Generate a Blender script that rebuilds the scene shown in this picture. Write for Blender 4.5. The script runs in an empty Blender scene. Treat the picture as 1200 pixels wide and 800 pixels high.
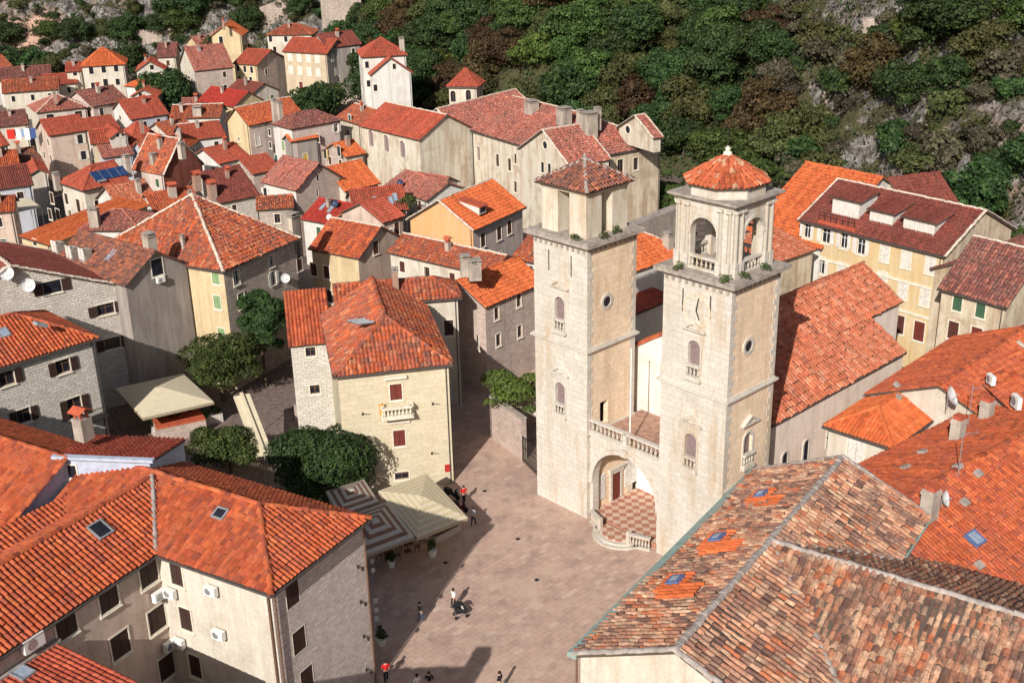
import bpy, math, random
import numpy as np
from mathutils import Vector, Matrix
random.seed(7); RNG = np.random.default_rng(11)
S = bpy.context.scene
COL = S.collection
# ------------------------------------------------------------------ camera
F, TH, RO, CH = 1381., math.radians(22.06), math.radians(1.37), 50.
def rot(X, Y, Z):
    c, s = math.cos(RO), math.sin(RO); X, Y = X*c+Y*s, -X*s+Y*c
    c, s = math.cos(TH), math.sin(TH)
    return np.array([X, Z*c+Y*s, -Z*s+Y*c])
def ray(px, py): return rot((px-600)/F, -(py-400)/F, 1.)
def at(px, py, z):                       # point at height z seen along this direction
    r = ray(px, py); t = (z-CH)/r[2]; return np.array([r[0]*t, r[1]*t, z])
def proj(x, y, z):
    z = z-CH; c, s = math.cos(TH), math.sin(TH)
    Z = y*c-z*s; Y = y*s+z*c; X = x
    c, s = math.cos(RO), math.sin(RO); X, Y = X*c-Y*s, X*s+Y*c
    return 600+F*X/Z, 400-F*Y/Z
cd = bpy.data.cameras.new('camera'); cam = bpy.data.objects.new('camera', cd); COL.objects.link(cam)
cd.sensor_width = 36; cd.lens = 36*F/1200; cd.clip_end = 3000; cd.clip_start = 1
rt, up, fw = rot(1, 0, 0), rot(0, 1, 0), rot(0, 0, 1)
cam.matrix_world = Matrix(((rt[0], up[0], -fw[0], 0), (rt[1], up[1], -fw[1], 0), (rt[2], up[2], -fw[2], CH), (0, 0, 0, 1)))
S.camera = cam
# ------------------------------------------------------------------ light
SUN_AZ, SUN_EL = math.radians(70), math.radians(31)      # direction the light travels on the ground; height of the sun
w = bpy.data.worlds.new('World'); S.world = w; w.use_nodes = True
nt = w.node_tree; nt.nodes.clear()
so = nt.nodes.new('ShaderNodeOutputWorld'); bg = nt.nodes.new('ShaderNodeBackground'); sk = nt.nodes.new('ShaderNodeTexSky')
sk.sky_type = 'NISHITA'; sk.sun_disc = False; sk.sun_elevation = SUN_EL
dx, dy = -math.cos(SUN_AZ), -math.sin(SUN_AZ)                  # towards the sun
sk.sun_rotation = math.atan2(dx, dy); sk.dust_density = 2.0
bg.inputs[1].default_value = 0.068
nt.links.new(sk.outputs[0], bg.inputs[0]); nt.links.new(bg.outputs[0], so.inputs[0])
sd = bpy.data.lights.new('sun', 'SUN'); sd.energy = 4.8; sd.angle = math.radians(.5); sd.color = (1, .945, .87)
sun = bpy.data.objects.new('sun', sd); COL.objects.link(sun)
sv = Vector((-dx*math.cos(SUN_EL), -dy*math.cos(SUN_EL), -math.sin(SUN_EL)))
sun.rotation_euler = sv.to_track_quat('-Z', 'Y').to_euler(); sun.location = (-60, -80, 120)
S.view_settings.view_transform = 'Standard'; S.view_settings.look = 'None'; S.view_settings.exposure = 0.22
S.cycles.max_bounces = 6
# ------------------------------------------------------------------ materials
class NT:
    def __init__(s, name):
        s.m = bpy.data.materials.new(name); s.m.use_nodes = True; s.t = s.m.node_tree; s.t.nodes.clear()
        s.out = s.n('OutputMaterial'); s.b = s.n('BsdfPrincipled'); s.l(s.b.outputs[0], s.out.inputs[0])
        s.b.inputs['Roughness'].default_value = .85; s.b.inputs['Specular IOR Level'].default_value = .25
    def n(s, t, **k):
        x = s.t.nodes.new('ShaderNode'+t)
        for a, b in k.items(): setattr(x, a, b)
        return x
    def l(s, a, b): s.t.links.new(a, b)
    def set(s, sock, v):
        if hasattr(v, 'links') or hasattr(v, 'is_linked'): s.l(v, sock)
        else: sock.default_value = v
    def noise(s, vec, scale, detail=4, rough=.6, dist=0.):
        x = s.n('TexNoise'); s.l(vec, x.inputs['Vector']); x.inputs['Scale'].default_value = scale
        x.inputs['Detail'].default_value = detail; x.inputs['Roughness'].default_value = rough; x.inputs['Distortion'].default_value = dist
        return x.outputs[0]
    def ramp(s, v, stops, const=False):
        x = s.n('ValToRGB'); e = x.color_ramp.elements
        if const: x.color_ramp.interpolation = 'CONSTANT'
        while len(e) < len(stops): e.new(.5)
        for i, (p, c) in enumerate(stops):
            e[i].position = p; e[i].color = (c, c, c, 1) if isinstance(c, (int, float)) else (*c, 1)
        s.l(v, x.inputs[0]); return x.outputs[0]
    def mix(s, f, a, b, mode='MIX'):
        x = s.n('Mix', data_type='RGBA', blend_type=mode)
        s.set(x.inputs[0], f)
        for k, v in ((6, a), (7, b)):
            if isinstance(v, tuple): x.inputs[k].default_value = (*v, 1)
            else: s.l(v, x.inputs[k])
        return x.outputs[2]
    def math(s, op, a, b=0.):
        x = s.n('Math', operation=op); s.set(x.inputs[0], a); s.set(x.inputs[1], b); return x.outputs[0]
    def pos(s): return s.n('NewGeometry').outputs['Position']
    def mapv(s, v, scale=(1, 1, 1), rz=0):
        x = s.n('Mapping'); s.l(v, x.inputs[0]); x.inputs['Scale'].default_value = scale; x.inputs['Rotation'].default_value = (0, 0, rz); return x.outputs[0]
    def bump(s, h, st=.5, d=.05):
        x = s.n('Bump'); x.inputs['Strength'].default_value = st; x.inputs['Distance'].default_value = d; s.l(h, x.inputs['Height'])
        s.l(x.outputs[0], s.b.inputs['Normal'])
    def color(s, c):
        if isinstance(c, tuple): s.b.inputs['Base Color'].default_value = (*c, 1)
        else: s.l(c, s.b.inputs['Base Color'])
_cache = {}
def flat(name, c, rough=.7, metal=0., var=.12):
    if name in _cache: return _cache[name]
    t = NT(name); p = t.pos(); n = t.noise(p, 2.2, 5)
    k = t.ramp(n, [(.3, 1-var*1.6), (.7, 1+var)])
    t.color(t.mix(1., c, k, 'MULTIPLY')); t.b.inputs['Roughness'].default_value = rough; t.b.inputs['Metallic'].default_value = metal
    _cache[name] = t.m; return t.m
def mat_tile(name, cols, patch, pamt=.5, pscale=.35, streak=.25, lichen=None):
    t = NT(name); uv = t.n('UVMap').outputs[0]; p = t.pos()
    fl = t.n('VectorMath', operation='FLOOR'); t.l(uv, fl.inputs[0])
    wn = t.n('TexWhiteNoise', noise_dimensions='2D'); t.l(fl.outputs[0], wn.inputs['Vector'])
    n = len(cols); c = t.ramp(wn.outputs[0], [(i/n, k) for i, k in enumerate(cols)], True)
    # second random for the value of each tile
    ad = t.n('VectorMath', operation='ADD'); t.l(fl.outputs[0], ad.inputs[0]); ad.inputs[1].default_value = (37.3, 91.7, 0)
    w2 = t.n('TexWhiteNoise', noise_dimensions='2D'); t.l(ad.outputs[0], w2.inputs['Vector'])
    c = t.mix(1., c, t.ramp(w2.outputs[0], [(0, .8), (1, 1.14)]), 'MULTIPLY')
    sp = t.n('SeparateXYZ'); t.l(fl.outputs[0], sp.inputs[0]); w3 = t.n('TexWhiteNoise', noise_dimensions='1D'); t.l(sp.outputs[0], w3.inputs['W']); c = t.mix(1., c, t.ramp(w3.outputs[0], [(0, .8), (1, 1.12)]), 'MULTIPLY')
    n1 = t.noise(p, pscale, 5, .62)
    f = t.math('ADD', n1, t.math('MULTIPLY', t.math('SUBTRACT', w2.outputs[0], .5), .22))
    c = t.mix(t.math('MULTIPLY', t.ramp(f, [(.46, 0.), (.62, 1.)]), pamt), c, patch)
    n2 = t.noise(p, 3.1, 6, .7)
    c = t.mix(1., c, t.ramp(n2, [(.3, 1-streak*1.4), (.68, 1+streak*.5)]), 'MULTIPLY')
    if lichen:
        n3 = t.noise(p, 5.5, 3, .7); n4 = t.noise(p, .5, 2)
        c = t.mix(t.math('MULTIPLY', t.ramp(n3, [(.545, 0.), (.63, 1.)]), t.ramp(n4, [(.4, .1), (.65, .8)])), c, lichen)
    t.color(c); t.b.inputs['Roughness'].default_value = .88
    t.bump(t.noise(p, 14, 4), .35, .03); return t.m
R = {}
R['new'] = mat_tile('clay_tile_orange', [(.55,.125,.045),(.49,.10,.038),(.60,.155,.058),(.52,.112,.04),(.44,.085,.036),(.56,.13,.047),(.50,.11,.04),(.34,.08,.045)], (.38,.095,.055), .55, .3, .25, (.2,.1,.07))
R['bright'] = mat_tile('clay_tile_bright', [(.62,.145,.045),(.57,.125,.042),(.64,.165,.055)], (.55,.12,.045), .4, .3, .16)
R['red'] = mat_tile('clay_tile_red', [(.46,.09,.05),(.41,.08,.045),(.50,.11,.058),(.44,.082,.045)], (.33,.08,.05), .55, .35, .25, (.22,.11,.09))
R['scarlet'] = mat_tile('clay_tile_scarlet', [(.42,.045,.03),(.38,.04,.028)], (.35,.04,.03), .4, .3, .15)
R['worn'] = mat_tile('clay_tile_worn', [(.56,.13,.05),(.50,.11,.042),(.42,.11,.06),(.59,.22,.11),(.53,.115,.042),(.27,.10,.07)], (.34,.10,.065), .7, .45, .35, (.17,.105,.085))
R['old'] = mat_tile('clay_tile_old', [(.32,.115,.075),(.38,.135,.08),(.22,.095,.075),(.46,.16,.085),(.17,.085,.07),(.36,.12,.07)], (.19,.095,.075), .6, .45, .35, (.14,.10,.09))
R['moss'] = mat_tile('clay_tile_weathered', [(.47,.15,.11),(.41,.125,.09),(.53,.21,.15),(.34,.11,.09),(.50,.145,.095)], (.30,.12,.10), .6, .3, .35, (.36,.27,.2))
R['mix'] = mat_tile('clay_tile_mixed', [(.62,.345,.215),(.54,.24,.14),(.66,.42,.275),(.37,.17,.11),(.58,.28,.17),(.20,.105,.08),(.60,.31,.19),(.64,.38,.245),(.53,.17,.08)], (.20,.115,.09), .75, .5, .4, (.12,.09,.08))
R['brown'] = mat_tile('clay_tile_brown', [(.24,.062,.046),(.21,.056,.043),(.27,.07,.05)], (.18,.058,.046), .6, .4, .25)
R['dark'] = mat_tile('clay_tile_dark', [(.32,.105,.08),(.24,.08,.066),(.38,.14,.10),(.20,.075,.066)], (.19,.08,.07), .6, .5, .4, (.34,.24,.19))
R['pink'] = mat_tile('clay_tile_salmon', [(.60,.20,.105),(.54,.155,.078),(.63,.26,.155),(.50,.135,.068),(.57,.17,.085)], (.44,.135,.075), .55, .35, .3, (.28,.17,.13))
R['stripe'] = mat_tile('clay_tile_striped', [(.56,.135,.055),(.62,.36,.22),(.50,.11,.05),(.58,.15,.065),(.52,.12,.05),(.56,.14,.06)], (.46,.13,.065), .35, .5, .3)
def plaster(name, c, stain=None, amt=.5, bump=.3):
    if name in _cache: return _cache[name]
    t = NT(name); p = t.pos()
    st = t.mapv(p, (1.1, 1.1, .16)); n1 = t.noise(st, .9, 6, .65); n2 = t.noise(p, .55, 5, .6); n3 = t.noise(p, 6, 5, .7)
    stain = stain or tuple(x*.62 for x in c)
    k = t.mix(t.math('MULTIPLY', t.ramp(n1, [(.44, 0.), (.68, 1.)]), min(1., amt*1.25)), c, stain)
    k = t.mix(t.math('MULTIPLY', t.ramp(n2, [(.5, 0.), (.68, 1.)]), amt*.8), k, tuple(min(1, x*.8+.02) for x in stain))
    k = t.mix(1., k, t.ramp(n3, [(.25, .8), (.75, 1.1)]), 'MULTIPLY'); n5 = t.noise(t.mapv(p, (2.6, 2.6, .12)), 1.2, 4, .6); k = t.mix(1., k, t.ramp(n5, [(.54, 1.), (.74, .86)]), 'MULTIPLY')
    t.color(k); t.bump(t.noise(p, 9, 6, .7), bump, .03); t.b.inputs['Roughness'].default_value = .92
    _cache[name] = t.m; return t.m
def masonry(name, c1, c2, mortar, bw=.55, bh=.26, stain=None, amt=.4, bump=.6, dist=.06, ms=.018, bd=.04):
    if name in _cache: return _cache[name]
    t = NT(name); uv = t.n('UVMap').outputs[0]; p = t.pos()
    nz = t.n('TexNoise'); t.l(uv, nz.inputs['Vector']); nz.inputs['Scale'].default_value = 1.7; nz.inputs['Detail'].default_value = 3
    vm = t.n('VectorMath', operation='MULTIPLY_ADD'); t.l(nz.outputs[1], vm.inputs[0]); vm.inputs[1].default_value = (dist, dist, 0); t.l(uv, vm.inputs[2])
    br = t.n('TexBrick'); t.l(vm.outputs[0], br.inputs['Vector']); br.inputs['Scale'].default_value = 1
    br.inputs['Brick Width'].default_value = bw; br.inputs['Row Height'].default_value = bh; br.inputs['Mortar Size'].default_value = ms
    br.inputs['Mortar Smooth'].default_value = .3; br.inputs['Bias'].default_value = 0
    for i, q in ((1, c1), (2, c2), (3, mortar)): br.inputs[i].default_value = (*q, 1)
    st = t.mapv(p, (1, 1, .14)); n1 = t.noise(st, .8, 6, .65); n3 = t.noise(p, 4, 6, .7); n2 = t.noise(p, .4, 4, .6)
    stain = stain or tuple(x*.55 for x in c1)
    k = t.mix(t.math('MULTIPLY', t.ramp(n1, [(.5, 0.), (.7, 1.)]), amt), br.outputs[0], stain)
    k = t.mix(t.math('MULTIPLY', t.ramp(n2, [(.48, 0.), (.7, 1.)]), amt*.7), k, tuple(min(1, x*.85) for x in c2))
    k = t.mix(1., k, t.ramp(n3, [(.25, .8), (.75, 1.12)]), 'MULTIPLY'); t.color(k)
    h = t.math('ADD', t.math('MULTIPLY', br.outputs[1], -1.), t.math('MULTIPLY', t.noise(p, 7, 5, .7), .9))
    t.bump(h, bump, bd); t.b.inputs['Roughness'].default_value = .93
    _cache[name] = t.m; return t.m
W = {}
W['cream'] = plaster('plaster_cream', (.62,.57,.49), (.45,.365,.27), .55)
W['yellow'] = plaster('plaster_yellow', (.62,.50,.31), (.44,.32,.18), .55)
W['ochre'] = plaster('plaster_ochre', (.59,.43,.225), (.66,.54,.36), .9)
W['orange'] = plaster('plaster_orange', (.70,.37,.16), (.62,.42,.27), .5)
W['white'] = plaster('plaster_white', (.66,.64,.61), (.46,.40,.31), .4)
W['grey'] = plaster('plaster_grey', (.27,.23,.21), (.42,.37,.33), .7)
W['mauve'] = plaster('plaster_mauve', (.60,.50,.45), (.42,.34,.3), .6)
W['pinkish'] = plaster('plaster_pinkish', (.62,.48,.40), (.36,.27,.21), .5)
W['dirty'] = plaster('plaster_weathered', (.62,.53,.40), (.36,.25,.16), .75)
W['convent'] = plaster('plaster_convent', (.62,.57,.47), (.44,.33,.24), .85)
W['beige'] = plaster('plaster_beige', (.55,.45,.32), (.36,.28,.2), .5)
W['redwall'] = plaster('plaster_red_brown', (.20,.06,.04), (.33,.12,.09), .5)
W['blue'] = plaster('plaster_pale_blue', (.50,.52,.58), (.38,.38,.42), .4)
W['stone'] = masonry('stone_light', (.74,.68,.61), (.58,.53,.47), (.46,.41,.35), .62, .27, None, .4, 1., .1, .022, .09)
W['rubble'] = masonry('stone_rubble', (.62,.51,.43), (.42,.34,.29), (.50,.43,.36), .5, .26, (.24,.19,.165), .55, 1., .2, .03, .1)
W['pinkstone'] = masonry('stone_pinkish', (.58,.46,.40), (.44,.35,.30), (.40,.33,.28), .55, .27, (.24,.19,.17), .45, .8, .1)
W['whitestone'] = masonry('stone_white', (.76,.71,.64), (.60,.555,.49), (.5,.45,.38), .6, .25, None, .4, 1., .1, .022, .1)
W['llstone'] = masonry('stone_pale_pinkish', (.86,.74,.68), (.66,.56,.51), (.62,.54,.49), .5, .25, None, .35, 1., .2, .03, .14)
W['ashlar'] = masonry('stone_yellow_ashlar', (.62,.545,.40), (.56,.49,.35), (.49,.42,.3), .95, .42, (.56,.43,.26), .35, .35, .01, .012)
W['whitebelfry'] = plaster('plaster_belfry', (.64,.58,.48), (.48,.35,.23), .7)
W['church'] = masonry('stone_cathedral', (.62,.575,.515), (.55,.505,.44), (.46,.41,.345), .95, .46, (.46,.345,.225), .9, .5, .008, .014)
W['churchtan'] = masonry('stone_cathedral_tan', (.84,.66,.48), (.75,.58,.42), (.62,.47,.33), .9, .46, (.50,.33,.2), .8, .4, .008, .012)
W['pinkchurch'] = plaster('plaster_church_aisle', (.84,.70,.61), (.62,.48,.39), .5)
M = {}
M['trim'] = flat('stone_trim', (.70,.64,.53), .9); M['graytrim'] = flat('stone_gray_trim', (.36,.31,.27), .9, 0, .25)
M['glass'] = flat('window_glass_dark', (.022,.022,.03), .18, 0, .3); M['darkwood'] = flat('eaves_wood', (.10,.075,.06), .85)
M['mortar'] = flat('ridge_mortar', (.60,.50,.41), .95, 0, .22); M['mortargrey'] = flat('ridge_mortar_grey', (.36,.31,.28), .95, 0, .25)
M['gutter'] = flat('gutter_metal', (.10,.085,.08), .5, .3); M['navy'] = flat('paint_dark_blue', (.10,.15,.30), .5); M['copper'] = flat('gutter_copper_green', (.27,.36,.32), .7)
M['zinc'] = flat('zinc_flashing', (.34,.36,.38), .5, .3); M['whitepaint'] = flat('paint_white', (.78,.77,.74), .5, 0, .05)
M['metal'] = flat('metal_grey', (.4,.4,.41), .45, .5); M['black'] = flat('black_paint', (.02,.02,.022), .6); M['iron'] = flat('iron_dark', (.05,.045,.04), .6, .4)
M['bluepaint'] = flat('paint_blue_grey', (.42,.47,.58), .6, 0, .12); M['canvas'] = flat('canvas_cream', (.62,.54,.39), .85, 0, .06)
M['canvaswhite'] = flat('canvas_offwhite', (.52,.47,.40), .85, 0, .08); M['canvasbrown'] = flat('canvas_brown', (.24,.13,.09), .85)
M['wood'] = flat('wood_brown', (.16,.085,.05), .8); M['solar'] = flat('solar_panel_blue', (.02,.05,.14), .2, 0, .2)
M['sky'] = flat('skylight_glass', (.30,.36,.45), .12, 0, .25); M['clay'] = flat('clay_plain', (.46,.10,.05), .85, 0, .2)
M['brick'] = masonry('brick_chimney', (.42,.2,.13), (.36,.16,.1), (.45,.38,.32), .26, .09)
M['chim'] = plaster('chimney_plaster', (.50,.43,.36), (.25,.2,.17), .7); M['redfloor'] = flat('terrace_paving', (.40,.24,.18), .9, 0, .25)
M['bark'] = flat('bark', (.10,.075,.055), .95, 0, .3)
def shutter_mat(name, c):
    t = NT(name); p = t.pos(); x = t.n('SeparateXYZ'); t.l(p, x.inputs[0])
    wv = t.math('SINE', t.math('MULTIPLY', x.outputs[2], 70.))
    t.color(t.mix(1., c, t.ramp(t.noise(p, 3, 4), [(.3, .75), (.7, 1.12)]), 'MULTIPLY')); t.bump(wv, .6, .02); t.b.inputs['Roughness'].default_value = .65; return t.m
SH = {'brown': shutter_mat('shutter_brown', (.10,.035,.025)), 'green': shutter_mat('shutter_green', (.06,.13,.07)), 'white': shutter_mat('shutter_white', (.72,.68,.62)),
      'yellow': shutter_mat('shutter_yellow', (.55,.36,.08)), 'teal': shutter_mat('shutter_teal', (.03,.12,.11)), 'red': shutter_mat('shutter_red', (.17,.035,.025)),
      'lgreen': shutter_mat('shutter_pale_green', (.25,.38,.18)), 'grey': shutter_mat('shutter_grey', (.26,.19,.19)), 'dkbrown': shutter_mat('shutter_dark_brown', (.055,.028,.022))}
# ------------------------------------------------------------------ mesh builder
class MB:
    def __init__(s): s.v = []; s.nv = 0; s.lv = []; s.lt = []; s.uv = []; s.mi = []; s.sm = []
    def add(s, V, Fc, uv=None, mat=0, smooth=False):        # Fc: (m,k) array
        V = np.asarray(V, float).reshape(-1, 3); Fc = np.asarray(Fc, int)
        s.v.append(V); s.lv.append((Fc+s.nv).ravel()); s.lt.append(np.full(len(Fc), Fc.shape[1])); s.nv += len(V)
        s.uv.append(np.zeros((Fc.size, 2)) if uv is None else np.asarray(uv, float).reshape(-1, 2))
        s.mi.append(np.full(len(Fc), mat)); s.sm.append(np.full(len(Fc), smooth))
    def face(s, pts, uv=None, mat=0):
        pts = [tuple(p) for p in pts]
        if uv is None:
            p0, p1 = np.array(pts[0]), np.array(pts[1]); n = np.cross(p1-p0, np.array(pts[2])-p0); n = n/(np.linalg.norm(n)+1e-9)
            if abs(n[2]) > .95: uv = [(p[0], p[1]) for p in pts]
            else:
                h = np.array([-n[1], n[0], 0]); h /= np.linalg.norm(h); g = np.cross(n, h)
                uv = [(np.dot(p, h), np.dot(p, g)) for p in pts]
        s.add(pts, [list(range(len(pts)))], uv, mat)
    def hexa(s, q, mat=0):               # 8 corners: bottom 0-3 ccw, top 4-7
        for f in ((3,2,1,0),(4,5,6,7),(0,1,5,4),(1,2,6,5),(2,3,7,6),(3,0,4,7)): s.face([q[i] for i in f], None, mat)
    def box(s, o, X, Y, Z, mat=0):       # o corner, edge vectors
        o, X, Y, Z = (np.asarray(a, float) for a in (o, X, Y, Z))
        if np.dot(np.cross(X, Y), Z) < 0: X, Y = Y, X
        s.hexa([o, o+X, o+X+Y, o+Y, o+Z, o+X+Z, o+X+Y+Z, o+Y+Z], mat)
    def cbox(s, c, sx, sy, sz, rz=0, mat=0):
        X = np.array([math.cos(rz), math.sin(rz), 0]); Y = np.array([-X[1], X[0], 0]); c = np.asarray(c, float)
        s.box(c-X*sx/2-Y*sy/2, X*sx, Y*sy, (0, 0, sz), mat)
    def prism(s, pts, ext, mat=0):       # polygon extruded by vector
        pts = [np.asarray(p, float) for p in pts]; e = np.asarray(ext, float); n = len(pts)
        nn = sum((np.cross(pts[i]-pts[0], pts[(i+1) % n]-pts[0]) for i in range(1, n-1)), np.zeros(3))
        if np.dot(nn, e) < 0: pts = pts[::-1]
        s.face(pts[::-1], None, mat); s.face([p+e for p in pts], None, mat)
        for i in range(n): a, b = pts[i], pts[(i+1) % n]; s.face([a, b, b+e, a+e], None, mat)
    def tube(s, p0, p1, r0, r1=None, seg=8, mat=0, caps=True, smooth=True):
        p0, p1 = np.asarray(p0, float), np.asarray(p1, float); r1 = r0 if r1 is None else r1
        d = p1-p0; d = d/(np.linalg.norm(d)+1e-9); a = np.cross(d, (0, 0, 1) if abs(d[2]) < .9 else (1, 0, 0)); a /= np.linalg.norm(a); b = np.cross(d, a)
        t = np.arange(seg)*2*math.pi/seg; ring = np.outer(np.cos(t), a)+np.outer(np.sin(t), b)
        V = np.vstack([p0+ring*r0, p1+ring*r1]); i = np.arange(seg); j = (i+1) % seg
        s.add(V, np.stack([i, j, j+seg, i+seg], 1)[:, ::-1], None, mat, smooth)
        if caps:
            s.add(V[seg:], [list(range(seg))[::-1]], None, mat); s.add(V[:seg], [list(range(seg))], None, mat)
    def lathe(s, c, prof, seg=10, ax=(0, 0, 1), mat=0):      # prof [(r,h)]
        ax = np.asarray(ax, float); ax /= np.linalg.norm(ax); a = np.cross(ax, (0, 0, 1) if abs(ax[2]) < .9 else (1, 0, 0)); a /= np.linalg.norm(a); b = np.cross(ax, a)
        t = np.arange(seg)*2*math.pi/seg; ring = np.outer(np.cos(t), a)+np.outer(np.sin(t), b); V = np.vstack([np.asarray(c)+ring*r+ax*h for r, h in prof])
        i = np.arange(seg); j = (i+1) % seg
        for k in range(len(prof)-1): s.add(V[k*seg:(k+2)*seg], np.stack([i, i+seg, j+seg, j], 1), None, mat, True)
    def build(s, name, mats, root=None, parent=None, loc=None):
        me = bpy.data.meshes.new(name); V = np.vstack(s.v) if s.v else np.zeros((0, 3))
        off = LOC.get(root.name, np.zeros(3)) if root is not None else (np.asarray(loc, float) if loc is not None else np.zeros(3))
        V = V-off; lv = np.concatenate(s.lv); lt = np.concatenate(s.lt)
        me.vertices.add(len(V)); me.vertices.foreach_set('co', V.ravel()); me.loops.add(len(lv)); me.loops.foreach_set('vertex_index', lv)
        me.polygons.add(len(lt)); me.polygons.foreach_set('loop_start', np.concatenate([[0], np.cumsum(lt)[:-1]])); me.polygons.foreach_set('loop_total', lt)
        me.polygons.foreach_set('material_index', np.concatenate(s.mi)); me.polygons.foreach_set('use_smooth', np.concatenate(s.sm))
        ul = me.uv_layers.new(name='UVMap'); ul.data.foreach_set('uv', np.vstack(s.uv).ravel())
        me.update(); me.validate()
        for m in (mats if isinstance(mats, (list, tuple)) else [mats]): me.materials.append(m)
        o = bpy.data.objects.new(name, me); COL.objects.link(o)
        if root is not None: o.parent = parent if parent is not None else root
        elif loc is not None: o.location = loc
        return o
LOC = {}
def tag(o, label, cat, group=None, kind=None):
    if label: o['label'] = label
    if cat: o['category'] = cat
    if group: o['group'] = group
    if kind: o['kind'] = kind
    return o
def thing(name, label, cat, loc, group=None, rz=0):
    o = bpy.data.objects.new(name, None); COL.objects.link(o); o.empty_display_size = .5; o.location = tuple(loc); o.rotation_euler = (0, 0, rz)
    LOC[o.name] = np.asarray(loc, float); return tag(o, label, cat, group)
def copy_tree(o, loc, rz=None, label=None, scale=None):
    c = o.copy(); COL.objects.link(c); c.location = tuple(loc)
    if rz is not None: c.rotation_euler = (0, 0, rz)
    if scale is not None: c.scale = scale if hasattr(scale, '__len__') else (scale,)*3
    if label: c['label'] = label
    def kids(a, b):
        for ch in a.children:
            d = ch.copy(); COL.objects.link(d); d.parent = b; kids(ch, d)
    kids(o, c); return c
# ------------------------------------------------------------------ roofs and houses
def unit(v): v = np.asarray(v, float); return v/np.linalg.norm(v)
def tiles(mb, poly, e0, ed, ud, p=.36, q=.48, lod=1, jit=0., sag=0., mat=0, h=.15):
    poly = np.asarray(poly, float); nr = np.cross(ed, ud); e0 = np.asarray(e0, float)
    if nr[2] < 0: nr = -nr
    sx = (poly-e0) @ ed; tx = (poly-e0) @ ud
    s0, s1, t0, t1 = sx.min(), sx.max(), tx.min(), tx.max()
    nc = max(1, round((s1-s0)/p)); p = (s1-s0)/nc; nr_ = max(1, round((t1-t0)/q)); q = (t1-t0)/nr_
    I, J = np.meshgrid(np.arange(nc), np.arange(nr_), indexing='ij'); I = I.ravel(); J = J.ravel()
    cs = s0+(I+.5)*p; ct = t0+(J+.5)*q
    P2 = np.stack([sx, tx], 1); n = len(P2); area = sum(P2[i][0]*P2[(i+1) % n][1]-P2[(i+1) % n][0]*P2[i][1] for i in range(n))
    if area < 0: P2 = P2[::-1]
    ok = np.ones(len(cs), bool)
    for i in range(n):
        a, b = P2[i], P2[(i+1) % n]; L = np.hypot(*(b-a))+1e-9
        ok &= ((b[0]-a[0])*(ct-a[1])-(b[1]-a[1])*(cs-a[0]))/L > -.02
    I, J, cs, ct = I[ok], J[ok], cs[ok], ct[ok]; m = len(I)
    if m == 0: return
    if lod == 0: prof = [(0, 0), (.13, .05), (.24, .66), (.5, 1), (.76, .66), (.87, .05), (1, 0)]
    elif lod == 1: prof = [(0, 0), (.2, .5), (.5, 1), (.8, .5), (1, 0)]
    else: prof = [(0, 0), (.33, .95), (.67, .95), (1, 0)]
    k = len(prof); fr = np.array([a for a, _ in prof]); hh = np.array([b for _, b in prof])*h*(p/.36)
    js = RNG.normal(0, 1, m)*jit*.03; jh = np.abs(RNG.normal(0, 1, m))*jit*.022; jr = RNG.normal(0, 1, m)*jit*.03; jt = RNG.normal(0, 1, m)*jit*.04
    sg = sag*(np.sin(cs*.9+ct*.35)*.5+np.sin(cs*.37-ct*.8+1.3)) if sag else 0
    Sg = (cs-p/2)[:, None]+fr[None]*p+js[:, None]
    lo = (ct-q/2+jt)[:, None]+np.zeros((1, k)); hi = lo+q*1.03
    hl = hh[None]+.035+(jh+sg)[:, None]; hu = hh[None]*.86+(jh*.4+sg)[:, None]
    def W3(s, t, hgt): return e0+s[..., None]*ed+t[..., None]*ud+hgt[..., None]*nr
    Vl = W3(Sg, lo, hl); Vu = W3(Sg+jr[:, None], hi, hu)
    V = np.concatenate([Vl, Vu], 1).reshape(-1, 3); b0 = np.arange(m)*2*k; a = np.arange(k-1)
    A = b0[:, None]+a[None]; Fq = np.stack([A, A+1, A+1+k, A+k], 2).reshape(-1, 4)
    flip = np.dot(np.cross(V[Fq[0, 1]]-V[Fq[0, 0]], V[Fq[0, 2]]-V[Fq[0, 0]]), nr) < 0
    uL = (I[:, None]+.05+fr[None]*.9); uvl = np.stack([uL, np.repeat((J+.1)[:, None], k, 1)], 2); uvu = np.stack([uL, np.repeat((J+.9)[:, None], k, 1)], 2)
    UV = np.concatenate([uvl, uvu], 1).reshape(-1, 2)+np.array([e0[0]*7//1, e0[1]*3//1])
    if flip: Fq = Fq[:, ::-1]
    mb.add(V, Fq, UV[Fq.ravel()], mat, True)
    if lod == 0:                      # front lip of every tile
        Vd = W3(Sg, lo, hl-.05); V2 = np.concatenate([Vl, Vd], 1).reshape(-1, 3); F2 = np.stack([A+k, A+1+k, A+1, A], 2).reshape(-1, 4)
        if flip: F2 = F2[:, ::-1]
        mb.add(V2, F2, np.concatenate([uvl, uvl], 1).reshape(-1, 2)[F2.ravel()]+np.array([e0[0]*7//1, e0[1]*3//1]), mat, False)
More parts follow.
